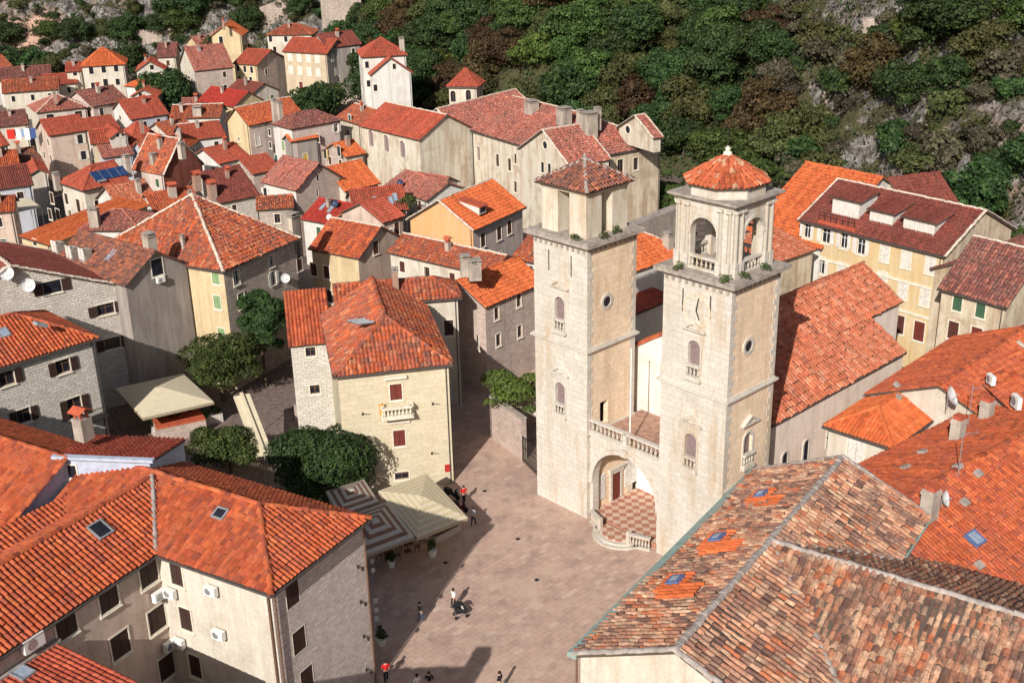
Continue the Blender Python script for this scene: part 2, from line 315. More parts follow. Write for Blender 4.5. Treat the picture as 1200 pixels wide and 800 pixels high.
def caps(mb, a, b, r=.17, mat=0, step=.42, wob=.02):
    a, b = np.asarray(a, float), np.asarray(b, float); L = np.linalg.norm(b-a); n = max(1, int(L/step)); d = (b-a)/L
    sd_ = unit(np.cross(d, (0, 0, 1))); u_ = np.cross(sd_, d); t = np.linspace(0, math.pi, 6)
    for i in range(n):
        p0 = a+d*(L*i/n); p1 = a+d*(L*(i+1)/n+.05); j = RNG.normal(0, wob, 3)
        r0, r1 = r*1.05, r*.9
        V = np.vstack([[p0+j+sd_*math.cos(x)*r0+u_*(math.sin(x)*r0*.85-.03) for x in t], [p1+j+sd_*math.cos(x)*r1+u_*(math.sin(x)*r1*.85-.03) for x in t]])
        k = 6; mb.add(V, [[q, q+1, q+1+k, q+k] for q in range(k-1)], np.tile([[i*1.7+.3, .5]], ((k-1)*4, 1)), mat, True)
        mb.add(V[:k], [list(range(k))], np.tile([[i*1.7+.3, .5]], (k, 1)), mat)
class Fr: pass
def block(root, A, B, z, D=None, C=None, CR=None, base=0., roof='gu', rise=None, slope=.48, hips='', wall='cream', rm='new', wins=(), ov=.35, p=.36, q=.48, lod=1,
          jit=.5, sag=0., cap='tile', gut=False, walls=None, ridge=None, sides='FRBL', thick=.12, edgecap='', auto=0):
    A = at(*A, z) if len(A) == 2 else np.asarray(A, float); B = at(*B, z) if len(B) == 2 else np.asarray(B, float)
    f = Fr(); f.o = A[:2]; d = B[:2]-A[:2]; f.L = float(np.hypot(*d)); f.ux = d/f.L; f.vy = np.array([-f.ux[1], f.ux[0]])
    for X, O in ((C, A), (CR, B)):
        if X is not None:
            X = at(*X, z) if len(X) == 2 else np.asarray(X, float); D = float(np.dot(X[:2]-O[:2], f.vy))
    f.D = D; f.z = z; f.ov = ov; f.base = base; f.root = root; f.lod = lod; L = f.L
    f.P = lambda u, v, zz: np.array([*(f.o+f.ux*u+f.vy*v), zz])
    sw = roof.endswith('v'); n1, n2 = (L, D) if not sw else (D, L)      # n1 along the ridge, n2 across
    if rise is None: rise = slope*n2/2
    f.rise = rise
    def Q(a, b, zz): return f.P(a, b, zz) if not sw else f.P(b, a, zz)
    planes = []; rl = []; zr = z+rise
    if roof[0] in 'gh':
        if roof[0] == 'h' and not hips: hips = '01'
        h0 = n2/2 if '0' in hips else 0.; h1 = n2/2 if '1' in hips else 0.
        if h0+h1 > n1: h0 = h1 = n1/2
        if ridge: h0, h1 = (ridge[0] if h0 else 0.), (ridge[1] if h1 else 0.)
        r0, r1 = Q(h0, n2/2, zr), Q(n1-h1, n2/2, zr)
        c = [Q(0, 0, z), Q(n1, 0, z), Q(n1, n2, z), Q(0, n2, z)]
        planes = [[c[0], c[1], r1, r0], [c[2], c[3], r0, r1]]
        if h0: planes.append([c[3], c[0], r0]); rl += [(c[3], r0), (c[0], r0)]
        if h1: planes.append([c[1], c[2], r1]); rl += [(c[1], r1), (c[2], r1)]
        if np.linalg.norm(r1-r0) > .3: rl.append((r0, r1))
        f.r0, f.r1 = r0, r1
        if edgecap:
            if not h0: rl += [(c[0], r0), (c[3], r0)]
            if not h1: rl += [(c[1], r1), (c[2], r1)]
    elif roof[0] == 's':                   # shed, low edge named by roof[1]
        k = roof[1]
        if k == 'F': planes = [[f.P(0, 0, z), f.P(L, 0, z), f.P(L, D, zr), f.P(0, D, zr)]]
        if k == 'R': planes = [[f.P(L, 0, z), f.P(L, D, z), f.P(0, D, zr), f.P(0, 0, zr)]]
        if k == 'L': planes = [[f.P(0, D, z), f.P(0, 0, z), f.P(L, 0, zr), f.P(L, D, zr)]]
        if k == 'B': planes = [[f.P(L, D, z), f.P(0, D, z), f.P(0, 0, zr), f.P(L, 0, zr)]]
    f.planes = []
    mb = MB()
    for pl in planes:
        pl = [np.asarray(x) for x in pl]
        if np.cross(pl[1]-pl[0], pl[2]-pl[0])[2] < 0: pl = [pl[1], pl[0]]+pl[2:][::-1]
        ed = unit(pl[1]-pl[0]); w_ = pl[2]-pl[0]; ud = unit(w_-ed*np.dot(w_, ed)); nr = np.cross(ed, ud)
        f.planes.append((pl, ed, ud, nr)); tiles(mb, pl, pl[0], ed, ud, p, q, lod, jit, sag)
        mb.prism([x-nr*.01 for x in pl], -nr*thick, 1)
    if roof == 'flat': mb.prism([f.P(0, 0, z), f.P(L, 0, z), f.P(L, D, z), f.P(0, D, z)], (0, 0, .12), 0)
    rmat = R[rm] if isinstance(rm, str) else rm
    f.roof = mb.build('roof', [rmat, M['darkwood']], root)
    if rl and cap:
        cb = MB(); [caps(cb, a+np.array([0, 0, .08]), b+np.array([0, 0, .08]), .16+.03*(lod == 0)) for a, b in rl]
        cb.build('ridge_tiles', rmat if cap == 'tile' else M[cap], root, f.roof)
    if gut:
        gb = MB()
        for pl, ed, ud, nr in f.planes: gb.tube(pl[0]-ud*.08-nr*.08, pl[1]-ud*.08-nr*.08, .085, None, 6)
        gb.build('gutter', M[gut if isinstance(gut, str) else 'gutter'], root, f.roof)
    # walls
    def under(u, v):                       # underside of the roof over (u,v)
        if roof == 'flat': return z
        if roof[0] == 's':
            t = {'F': v/D, 'R': 1-u/L, 'L': u/L, 'B': 1-v/D}[roof[1]]; return z+rise*t-.13
        a, b = (u, v) if not sw else (v, u); sl = rise/(n2/2); h = min(b, n2-b)*sl
        if '0' in hips: h = min(h, a*rise/max(h0, .01))
        if '1' in hips: h = min(h, (n1-a)*rise/max(h1, .01))
        return z+h-.13*math.sqrt(1+sl*sl)
    f.under = under
    f.sd = {'F': ((ov, ov), (1, 0), L-2*ov), 'R': ((L-ov, ov), (0, 1), D-2*ov), 'B': ((L-ov, D-ov), (-1, 0), L-2*ov), 'L': ((ov, D-ov), (0, -1), D-2*ov)}
    holes = {k: [] for k in 'FRBL'}; todo = []
    if auto:
        gr = np.random.default_rng(int(abs(A[0]*7+A[1]*13))); have = {q_[0] for q_ in wins}; wins = list(wins)
        pst = ['dark', 'dark', 'brown', 'brown', 'white', 'green', 'dkbrown', 'teal'][int(gr.integers(8))]; pst2 = 'dark'
        for k in 'FRL':
            (u0, v0), dr, ln = f.sd[k]
            if k in have or ln < 3 or (walls or {}).get(k) == 'redwall': continue
            nn_ = max(1, int(ln/2.9))
            for fl_ in range(3):
                zz_ = z-1.35-fl_*2.9
                if zz_ < base+1.2: break
                for i_ in range(nn_):
                    if gr.random() < .72: wins.append(('@'+k, ln*(i_+.5)/nn_+gr.uniform(-.2, .2), zz_, .75, 1.25, pst if gr.random() < .7 else pst2))
    for wn in wins:
        sd_, px, py, ww, hh, st = wn[:6]
        if sd_[0] == '@': sd_ = sd_[1]; d_, zc = px, py
        else: d_, zc = side_hit(f, sd_, px, py)
        (u0, v0), dr, ln = f.sd[sd_]; uu, vv = u0+dr[0]*d_, v0+dr[1]*d_
        hs = lod <= 1 and st.split(':')[0] != 'proud' and ww/2+.1 < d_ < ln-ww/2-.1 and zc-hh/2 > base+.05 and zc+hh/2 < min(under(u0, v0), under(u0+dr[0]*ln, v0+dr[1]*ln))-.12
        if hs and any(abs(d_-a) < (ww+b)/2+.02 and abs(zc-c_) < (hh+e)/2+.02 for a, c_, b, e in holes[sd_]): hs = False
        if hs: holes[sd_].append((d_, zc, ww, hh))
        todo.append((sd_, d_, zc, ww, hh, st, hs))
    wb = MB(); walls = walls or {}; mats = []; 
    def mslot(k):
        m_ = W[k] if isinstance(k, str) else k
        if m_ not in mats: mats.append(m_)
        return mats.index(m_)
    for k in sides:
        (u0, v0), dr, ln = f.sd[k]; mi = mslot(walls.get(k, wall)); pt = lambda s_, zz: f.P(u0+dr[0]*s_, v0+dr[1]*s_, zz)
        n3 = np.array([*(f.ux*dr[1]-f.vy*dr[0]), 0])        # outward
        uvo = {'F': 0, 'R': 31.3, 'B': 57.1, 'L': 83.7}[k]
        zt = min(under(u0, v0), under(u0+dr[0]*ln, v0+dr[1]*ln))
        xs = sorted({0., ln, *[x for a, _, b, _ in holes[k] for x in (a-b/2, a+b/2)]}); zs = sorted({base, zt, *[x for _, a, _, b in holes[k] for x in (a-b/2, a+b/2)]})
        for i in range(len(xs)-1):
            for j in range(len(zs)-1):
                mx, mz = (xs[i]+xs[i+1])/2, (zs[j]+zs[j+1])/2
                if any(abs(mx-a) < b/2 and abs(mz-c_) < e/2 for a, c_, b, e in holes[k]): continue
                wb.face([pt(xs[i], zs[j]), pt(xs[i+1], zs[j]), pt(xs[i+1], zs[j+1]), pt(xs[i], zs[j+1])],
                        [(uvo+xs[i], zs[j]), (uvo+xs[i+1], zs[j]), (uvo+xs[i+1], zs[j+1]), (uvo+xs[i], zs[j+1])], mi)
        for a, c_, b, e in holes[k]:
            r_ = [(a-b/2, c_-e/2), (a+b/2, c_-e/2), (a+b/2, c_+e/2), (a-b/2, c_+e/2)]
            for i in range(4):
                x0, x1 = r_[i], r_[(i+1) % 4]; wb.face([pt(*x0), pt(*x1), pt(*x1)-n3*.3, pt(*x0)-n3*.3], None, mi)
        # gable top following the roof underside
        ss = sorted({0., ln, ln/2, *[max(0, min(ln, (x-(u0 if dr[0] else v0))*(dr[0]+dr[1]))) for x in (L/2, D/2)]})
        top = [(s_, under(u0+dr[0]*s_, v0+dr[1]*s_)) for s_ in ss]
        if max(t for _, t in top) > zt+.03:
            pg = [(0., zt), (ln, zt)]+[(s_, t) for s_, t in reversed(top) if t > zt+.01]
            wb.face([pt(*x) for x in pg], [(uvo+x[0], x[1]) for x in pg], mi)
    if sides: f.wall = wb.build('wall', mats, root)
    for t in todo: window(f, *t)
    if sides and (auto or gut) and roof != 'flat' and 'F' in sides:
        db = MB(); p0, _, n_ = side_pt(f, 'F', f.sd['F'][2]-.25, max(base, 0), .07); db.tube(p0, np.array([p0[0], p0[1], min(under(*f.sd['F'][0]), under(L-ov, ov))-.05]), .05, None, 6); db.build('downpipe', M['gutter'], root)
    if auto and lod >= 1 and roof[0] in 'gh' and rise > 1.2 and np.random.default_rng(int(abs(A[0]*3+A[1]*5))).random() < .65:
        pl = f.planes[0][0]; gq = np.random.default_rng(int(abs(A[0]*11+A[1]))); a_ = gq.uniform(.25, .75); lo_ = pl[0]*(1-a_)+pl[1]*a_; hi_ = (pl[2]+pl[-1])/2 if len(pl) > 3 else pl[2]; P_ = lo_*.3+hi_*.7
        chimney(f, *proj(*P_), gq.uniform(.45, .7), gq.uniform(.8, 1.5), None, ['chim', 'chim', 'brick'][int(gq.integers(3))], ['slab', 'tent'][int(gq.integers(2))])
    return f
def side_hit(f, k, px, py):
    (u0, v0), dr, ln = f.sd[k]; o = f.P(u0, v0, 0)[:2]; d = f.ux*dr[0]+f.vy*dr[1]; n = np.array([d[1], -d[0]]); r = ray(px, py)
    t = np.dot(o, n)/np.dot(r[:2], n); P = r*t; return float(np.dot(P[:2]-o, d)), float(CH+P[2])
def side_pt(f, k, s_, z, out=0.):
    (u0, v0), dr, ln = f.sd[k]; d = f.ux*dr[0]+f.vy*dr[1]; n = np.array([d[1], -d[0]]); p = f.P(u0, v0, 0)[:2]+d*s_+n*out; return np.array([*p, z]), np.array([*d, 0]), np.array([*n, 0])
def roof_hit(f, px, py):
    r = ray(px, py); best = None
    for pl, ed, ud, nr in f.planes:
        t = np.dot(pl[0]-np.array([0, 0, CH]), nr)/np.dot(r, nr); P = np.array([0, 0, CH])+r*t; s_, q_ = np.dot(P-pl[0], ed), np.dot(P-pl[0], ud)
        sx = [np.dot(x-pl[0], ed) for x in pl]; tx = [np.dot(x-pl[0], ud) for x in pl]
        out = max(0, min(sx)-s_, s_-max(sx))+max(0, min(tx)-q_, q_-max(tx)); key = (out, t)
        if np.dot(r, nr) > 0: key = (out+3, t)
        if best is None or key < best[0]: best = (key, P, ed, ud, nr)
    return best[1:]
def window(f, k, s_, zc, w_, h_, st, hole):
    arch = 'arch' in st; st = st.replace('arch', '').strip(':') or 'dark'; st = st.replace('proud:', '')
    far = f.lod >= 2; c, d, n = side_pt(f, k, s_, zc); Z = np.array([0, 0, 1.]); fw_ = .1 if not far else .14
    noframe = st.endswith('-'); st = st.rstrip('-'); pr = .05
    wb = MB(); q = lambda a, b, o: c+d*a+Z*b+n*o
    def bx(mb, a0, a1, b0, b1, o0, o1): mb.box(q(a0, b0, o0), d*(a1-a0), Z*(b1-b0), n*(o1-o0))
    if noframe: fw_ = .05; pr = .015
    if arch:
        t = np.linspace(0, math.pi, 9); r_ = w_/2; ys = h_/2-r_
        inn = [(-r_, -h_/2)]+[(-r_, ys)]+[(-r_*math.cos(x), ys+r_*math.sin(x)) for x in t[1:-1]]+[(r_, ys), (r_, -h_/2)]
        ro = r_+fw_; outp = [(-ro, -h_/2)]+[(-ro, ys)]+[(-ro*math.cos(x), ys+ro*math.sin(x)) for x in t[1:-1]]+[(ro, ys), (ro, -h_/2)]
        for i in range(len(inn)-1):
            a, b, e, g = inn[i], inn[i+1], outp[i+1], outp[i]; wb.prism([q(*a, -.01), q(*b, -.01), q(*e, -.01), q(*g, -.01)], n*(pr+.02))
        if hole:        # spandrels that fill the square opening above the arch
            for sg in (-1, 1):
                pts = [(sg*r_, ys)]+[(sg*r_*math.cos(x), ys+r_*math.sin(x)) for x in np.linspace(0, math.pi/2, 6)[1:]]+[(sg*r_, h_/2)]
                wb.prism([q(*x, -.28) for x in pts], n*.265)
    else:
        for a0, a1, b0, b1 in ((-w_/2-fw_, -w_/2, -h_/2-fw_, h_/2+fw_), (w_/2, w_/2+fw_, -h_/2-fw_, h_/2+fw_), (-w_/2, w_/2, h_/2, h_/2+fw_), (-w_/2, w_/2, -h_/2-fw_, -h_/2)):
            bx(wb, a0, a1, b0, b1, -.01, pr)
    o = wb.build('window', M['trim'] if 'g' not in st[:0] else M['graytrim'], f.root)
    back = -.2 if hole else -.005; pb = MB()
    if arch and not hole: pb.prism([q(*x, -.01) for x in inn], n*.03)
    else: bx(pb, -w_/2, w_/2, -h_/2, h_/2, back-.02 if hole else -.02, back+.02 if hole else .012)
    closed = st in SH
    pb.build('pane', SH['grey'] if st == 'grey' else M['glass'], f.root, o)
    if st == 'grey': return
    if not noframe and not far and not arch:
        s2 = MB(); bx(s2, -w_/2-fw_-.05, w_/2+fw_+.05, -h_/2-fw_-.07, -h_/2-fw_, -.01, .13); s2.build('sill', M['trim'], f.root, o)
    if not closed and not far and hole:
        sb = MB(); 
        for a in (-w_/2+.03, 0, w_/2-.03): bx(sb, a-.03, a+.03, -h_/2, h_/2, back+.02, back+.06)
        for b in (-h_/2+.03, h_/6, h_/2-.03): bx(sb, -w_/2, w_/2, b-.02, b+.02, back+.022, back+.055)
        sb.build('sash', M['whitepaint'] if st in ('sash', 'wopen') else M['wood'], f.root, o)
    if closed:
        for sg in (0, 1):
            b2 = MB(); a0 = -w_/2+.015+sg*w_/2*1.0; bx(b2, a0, a0+w_/2-.03, -h_/2+.02, h_/2-.02, -.06 if hole else .014, -.01 if hole else .045)
            b2.build('shutter', SH[st], f.root, o)
    elif st.endswith('open'):
        m_ = SH[{'b': 'dkbrown', 'w': 'white', 'g': 'green', 'y': 'yellow', 't': 'teal'}[st[0]]]
        for sg in (-1, 1):
            b2 = MB(); a0 = w_/2+.04 if sg > 0 else -w_-.02; bx(b2, a0, a0+w_/2-.02, -h_/2+.02, h_/2-.02, pr+.012, pr+.06); b2.build('shutter', m_, f.root, o)
def wr(k, n, p1, p2, w_, h_, st): return [(k, p1[0]+(p2[0]-p1[0])*i/max(1, n-1), p1[1]+(p2[1]-p1[1])*i/max(1, n-1), w_, h_, st) for i in range(n)]
def chimney(f, px, py, w_=.7, h_=1.3, d_=None, mat='chim', cap='slab', depth=.9):
    P, ed, ud, nr = roof_hit(f, px, py); e = unit(np.array([ed[0], ed[1], 0])); g = np.array([-e[1], e[0], 0]); d_ = d_ or w_; mb = MB()
    mb.box(P-e*w_/2-g*d_/2-np.array([0, 0, depth]), e*w_, g*d_, (0, 0, h_+depth)); o = mb.build('chimney', M[mat], f.root)
    c = MB(); T = P+np.array([0, 0, h_])
    if cap == 'slab':
        c.box(T-e*(w_/2+.08)-g*(d_/2+.08), e*(w_+.16), g*(d_+.16), (0, 0, .09))
        for a in (-.3, .3): c.box(T+e*(a*w_-.05)-g*d_*.4+np.array([0, 0, .09]), e*.1, g*d_*.8, (0, 0, .22))
        c.box(T-e*(w_/2+.05)-g*(d_/2+.05)+np.array([0, 0, .31]), e*(w_+.1), g*(d_+.1), (0, 0, .07)); c.build('chimney_cap', M['graytrim'], f.root, o)
    else:
        for a in (-.28, .28):
            for b in (-.28, .28): c.box(T+e*(a*w_-.06)+g*(b*d_-.06), e*.12, g*.12, (0, 0, .4))
        hh = T+np.array([0, 0, .4]); a, b = e*(w_/2+.12), g*(d_/2+.12)
        for s1 in (-1, 1): c.prism([hh-a+b*s1, hh+a+b*s1, hh+a+(0, 0, .28), hh-a+(0, 0, .28)], (0, 0, .07))
        c.build('chimney_cap', M['clay'], f.root, o)
    return o
def skylight(f, px, py, w_=.8, h_=1.1, glass='sky', fr='zinc'):
    P, ed, ud, nr = roof_hit(f, px, py); mb = MB()
    if nr[2] < 0: nr = -nr
    o0 = P-ed*w_/2-ud*h_/2
    for a, b, x, y in ((0, 0, w_, .1), (0, h_-.1, w_, .1), (0, .1, .1, h_-.2), (w_-.1, .1, .1, h_-.2)): mb.box(o0+ed*a+ud*b-nr*.05, ed*x, ud*y, nr*.28)
    o = mb.build('skylight', M[fr], f.root, f.roof); g = MB(); g.box(o0+ed*.1+ud*.1-nr*.02, ed*(w_-.2), ud*(h_-.2), nr*.2); g.build('skylight_glass', M[glass], f.root, f.roof)
def tilevent(f, px, py, w_=.45):
    P, ed, ud, nr = roof_hit(f, px, py); mb = MB()
    if nr[2] < 0: nr = -nr
    mb.prism([P-ed*w_/2, P+ed*w_/2, P+ed*w_/2+nr*.3, P-ed*w_/2+nr*.3], ud*.5); mb.build('roof_vent', M['graytrim'], f.root, f.roof)
def ac_unit(f, k, px, py, label, w_=.85, h_=.6):
    s_, z = side_hit(f, k, px, py); c, d, n = side_pt(f, k, s_, z); Z = np.array([0, 0, 1.])
    t = thing('air_conditioner', label, 'air conditioner', c-Z*h_/2, 'air conditioners on house walls'); mb = MB()
    mb.box(c-d*w_/2-Z*h_/2+n*.14, d*w_, n*.32, Z*h_); mb.build('casing', M['whitepaint'], t)
    g = MB(); g.tube(c-d*w_*.14+n*.455, c-d*w_*.14+n*.48, h_*.4, h_*.36, 16); g.build('fan_grille', M['metal'], t)
    b = MB()
    for a in (-.3, .3): b.box(c+d*(a*w_-.02)-Z*(h_/2+.05), d*.04, n*.5, Z*.05)
    b.build('bracket', M['metal'], t); return t
def dish(P, label, r=.5, aim=(-.35, -.85, .4), mat=None):
    t = thing('satellite_dish', label, 'satellite dish', P, 'satellite dishes on the roofs'); aim = unit(aim); P = np.asarray(P, float); c = P+np.array([0, 0, .75])
    mb = MB(); mb.lathe(c, [(.01, 0), (r*.5, .06*r/.5), (r*.85, .16*r/.5), (r, .24*r/.5), (r*1.02, .25*r/.5), (r*.85, .14*r/.5), (r*.5, .03*r/.5), (.01, -.04)], 16, aim); mb.build('reflector', mat or DISHW, t)
    a = MB(); a.tube(P-np.array([0, 0, .3]), c-aim*.05, .035); a.tube(c-np.array([0, 0, r*.8]), c+aim*r*.9, .018); a.tube(c+aim*r*.8, c+aim*r*1.02, .05); a.build('mount_arm', M['metal'], t); return t
DISHW = flat('dish_grey_white', (.56,.56,.56), .5, 0, .08); DISHB = flat('dish_dark_blue', (.03,.05,.1), .5)
HG = 'tiled houses of the old town'
AUTO = 0
def house(label, A, B, z, cat='house', name='house', group=HG, **k):
    if AUTO and k.get('roof', 'gu') != 'flat': k.setdefault('auto', 1); k.setdefault('p', .3); k.setdefault('q', .42)
    base = k.get('base', 0.); a = at(*A, z) if len(A) == 2 else np.asarray(A); b = at(*B, z) if len(B) == 2 else np.asarray(B)
    t = thing(name, label, cat, (*((a+b)/2)[:2], max(base, 0)), group); return block(t, A, B, z, **k)
# ------------------------------------------------------------------ ground, hill, paving
FX = [-600,-400,-160,-105,-70,-45,-30,-15,0,15,28,38,46,53,61,72,85,120,300]
FY = [420,360,335,322,312,296,262,236,214,203,192,180,166,150,136,124,110,88,40]
def vnoise(x, y, seed):
    xi, yi = np.floor(x).astype(int), np.floor(y).astype(int); fx_, fy_ = x-xi, y-yi; fx_, fy_ = fx_*fx_*(3-2*fx_), fy_*fy_*(3-2*fy_)
    def hsh(a, b):
        h = (a*374761393+b*668265263+seed*1442695041) & 0x7fffffff; h = ((h ^ (h >> 13))*1274126177) & 0x7fffffff; return ((h ^ (h >> 16)) & 0xffff)/65535.
    return (hsh(xi, yi)*(1-fx_)+hsh(xi+1, yi)*fx_)*(1-fy_)+(hsh(xi, yi+1)*(1-fx_)+hsh(xi+1, yi+1)*fx_)*fy_
def fbm(x, y, seed, oct=5):
    a = np.zeros_like(x); g = 1.; tot = 0
    for o in range(oct): a += g*vnoise(x*2**o+o*17.3, y*2**o-o*9.1, seed+o); tot += g; g *= .52
    return a/tot
def foot(x): return np.interp(x, FX, FY)
def foot_d(x, y): e = 4.; sl = (foot(x+e)-foot(x-e))/(2*e); return (y-foot(x))/np.sqrt(1+sl*sl)
def gheight(x, y, detail=True):
    x = np.asarray(x, float); y = np.asarray(y, float); d = foot_d(x, y); dd = np.maximum(d, 0)
    left = np.clip((-x-20)/50, 0, 1)
    h = .82*np.maximum(dd-3, 0)+.05*np.minimum(dd, 3)+left*.35*np.maximum(dd-16, 0)
    h += np.clip((y-240)/80, 0, 1)*np.clip(-(x+10)/30, 0, 1)*2.0*0
    k = np.clip((dd-1)/14, 0, 1)
    n = fbm(x*.045, y*.045, 3)-.5; r = 1-np.abs(2*fbm(x*.11, y*.11, 9)-1)
    h += k*(n*14+(r-.6)*(6+4*left)); r2 = 1-np.abs(2*fbm(x*.2+3, y*.14, 41)-1); h += k*(r2-.6)*(5.+2*left)*np.clip(np.maximum(left, (x-y*.16)/25), .25, 1)
    if detail: h += k*((fbm(x*.35, y*.35, 21, 4)-.5)*3.4)
    return np.maximum(h, 0)
def rockiness(x, y):
    px = 600+F*x/np.maximum(y, 20)*1.02
    a = np.clip((px-860)/120, 0, 1)*.55+np.clip((470-px)/90, 0, 1)*.9+.04
    return np.clip(a, 0, 1)
xs = np.concatenate([np.arange(-640, -170, 10.), np.arange(-170, 140, 1.5), np.arange(140, 400, 10.)]); ys = np.concatenate([np.arange(-120, 90, 6.), np.arange(90, 400, 1.5), np.arange(400, 760, 10.)])
X, Y = np.meshgrid(xs, ys); Z = gheight(X, Y); nx, ny = len(xs), len(ys)
mb = MB(); i, j = np.meshgrid(np.arange(nx-1), np.arange(ny-1)); a = (j*nx+i).ravel()
Vt = np.stack([X.ravel(), Y.ravel(), Z.ravel()], 1); Fq = np.stack([a, a+1, a+1+nx, a+nx], 1)
mb.add(Vt, Fq, Vt[Fq.ravel()][:, :2], 0, True)
t = NT('hillside_rock_and_scrub'); p = t.pos(); at_ = t.n('Attribute', attribute_name='rock').outputs['Fac']
sx = t.n('SeparateXYZ'); t.l(p, sx.inputs[0])
rv = t.n('TexVoronoi'); t.l(t.mapv(p, (1, 1, .5)), rv.inputs['Vector']); rv.inputs['Scale'].default_value = .55
n1 = t.noise(p, .9, 8, .7, .6); n2 = t.noise(p, .16, 5, .6); n3 = t.noise(p, 3, 5, .7)
rock = t.ramp(n1, [(.36, (.035,.03,.028)), (.48, (.13,.118,.11)), (.58, (.26,.24,.225)), (.7, (.46,.43,.40))])
rock = t.mix(t.ramp(n2, [(.55, 0.), (.7, .6)]), rock, (.40,.27,.20))
scrub = t.ramp(n3, [(.3, (.035,.04,.018)), (.5, (.07,.07,.03)), (.7, (.12,.095,.05))])
nz_ = t.n('SeparateXYZ'); t.l(t.n('NewGeometry').outputs['Normal'], nz_.inputs[0])
at_ = t.math('ADD', at_, t.math('MULTIPLY', t.math('SUBTRACT', .66, nz_.outputs[2]), 1.6))
f = t.math('ADD', t.math('MULTIPLY', at_, .75), t.math('MULTIPLY', t.math('SUBTRACT', t.noise(p, .22, 6, .65), .5), 1.5))
c = t.mix(t.ramp(f, [(.4, 0.), (.52, 1.)]), scrub, rock)
# bare pinkish earth of the quarry face far to the left
vm = t.n('VectorMath', operation='DISTANCE'); t.l(t.mapv(p, (.62, .8, 1)), vm.inputs[0]); q0 = None
EARTH = vm
town = t.mix(t.noise(p, .3, 4), (.20,.155,.13), (.13,.10,.09))
c2 = t.mix(t.ramp(vm.outputs['Value'], [(.0, 1.), (.5, 1.), (1., 0.)]), c, t.mix(n1, (.36,.2,.14), (.62,.42,.33)))
md = vm
hz = t.ramp(t.math('MULTIPLY', sx.outputs[2], .8), [(.02, 0.), (.5, 1.)])
t.color(t.mix(hz, town, c2)); t.bump(t.math('ADD', n1, t.math('MULTIPLY', rv.outputs[0], .7)), .9, .8); t.b.inputs['Roughness'].default_value = .95
HILLMAT = t
ground = mb.build('ground', t.m); tag(ground, 'stone paved ground of the old town rising into the rocky hillside', 'ground', None, 'structure')
at_l = ground.data.attributes.new('rock', 'FLOAT', 'POINT'); at_l.data.foreach_set('value', rockiness(X, Y).ravel())
# where the quarry face sits
def hill_hit(px, py):
    r = ray(px, py)
    for tt in np.arange(90, 700, .5):
        P = np.array([0, 0, CH])+r*tt
        if P[2] <= float(gheight(P[0], P[1], False)): return P
    return None
E_ = hill_hit(30, 34); E_ = E_ if E_ is not None else np.array([-150, 340, 10])
vm.inputs[1].default_value = (E_[0]*.62, E_[1]*.8, E_[2]); 
dv = t.n('Math', operation='DIVIDE'); lk = [l for l in t.t.links if l.from_node == vm][0]; tgt = lk.to_socket
t.l(vm.outputs['Value'], dv.inputs[0]); dv.inputs[1].default_value = 8.5; t.l(dv.outputs[0], tgt)
# square paving
t = NT('square_flagstones'); p = t.pos(); mv = t.mapv(p, (1, 1, 1), -math.radians(43))
nz = t.n('TexNoise'); t.l(p, nz.inputs['Vector']); nz.inputs['Scale'].default_value = .9
va = t.n('VectorMath', operation='MULTIPLY_ADD'); t.l(nz.outputs[1], va.inputs[0]); va.inputs[1].default_value = (.12, .12, 0); t.l(mv, va.inputs[2])
br = t.n('TexBrick'); t.l(va.outputs[0], br.inputs['Vector']); br.inputs['Scale'].default_value = 1; br.inputs['Brick Width'].default_value = .78; br.inputs['Row Height'].default_value = .46
br.inputs['Mortar Size'].default_value = .014; br.inputs['Bias'].default_value = -.1
for k, q in ((1, (.50,.34,.27)), (2, (.41,.28,.23)), (3, (.28,.19,.168))): br.inputs[k].default_value = (*q, 1)
wn = t.n('TexWhiteNoise', noise_dimensions='2D'); sc = t.mapv(va.outputs[0], (1/.78, 1/.46, 0)); fl = t.n('VectorMath', operation='FLOOR'); t.l(sc, fl.inputs[0]); t.l(fl.outputs[0], wn.inputs['Vector'])
c = t.mix(t.ramp(wn.outputs[0], [(0, 0.), (.8, .08), (.94, .45), (1, .6)]), br.outputs[0], (.60,.47,.38))
c = t.mix(t.math('MULTIPLY', t.ramp(t.noise(p, .33, 6, .65), [(.46, 0.), (.64, 1.)]), .7), c, (.52,.385,.30))
c = t.mix(t.math('MULTIPLY', t.ramp(t.noise(p, .55, 6, .7), [(.5, 0.), (.68, 1.)]), .62), c, (.24,.17,.15))
c = t.mix(1., c, t.ramp(t.noise(p, 5, 5, .7), [(.25, .86), (.75, 1.1)]), 'MULTIPLY'); t.color(c)
t.bump(t.math('ADD', t.math('MULTIPLY', br.outputs[1], -1.), t.noise(p, 3, 5)), .4, .03); t.b.inputs['Roughness'].default_value = .7
mb = MB(); mb.face([(-26, 20, .006), (40, 20, .006), (40, 74, .006), (22, 100, .006), (8, 118, .006), (-8, 118, .006), (-26, 90, .006)])
tag(mb.build('square_paving', t.m), 'pinkish worn flagstone paving of the sunlit square', 'paving', None, 'structure')
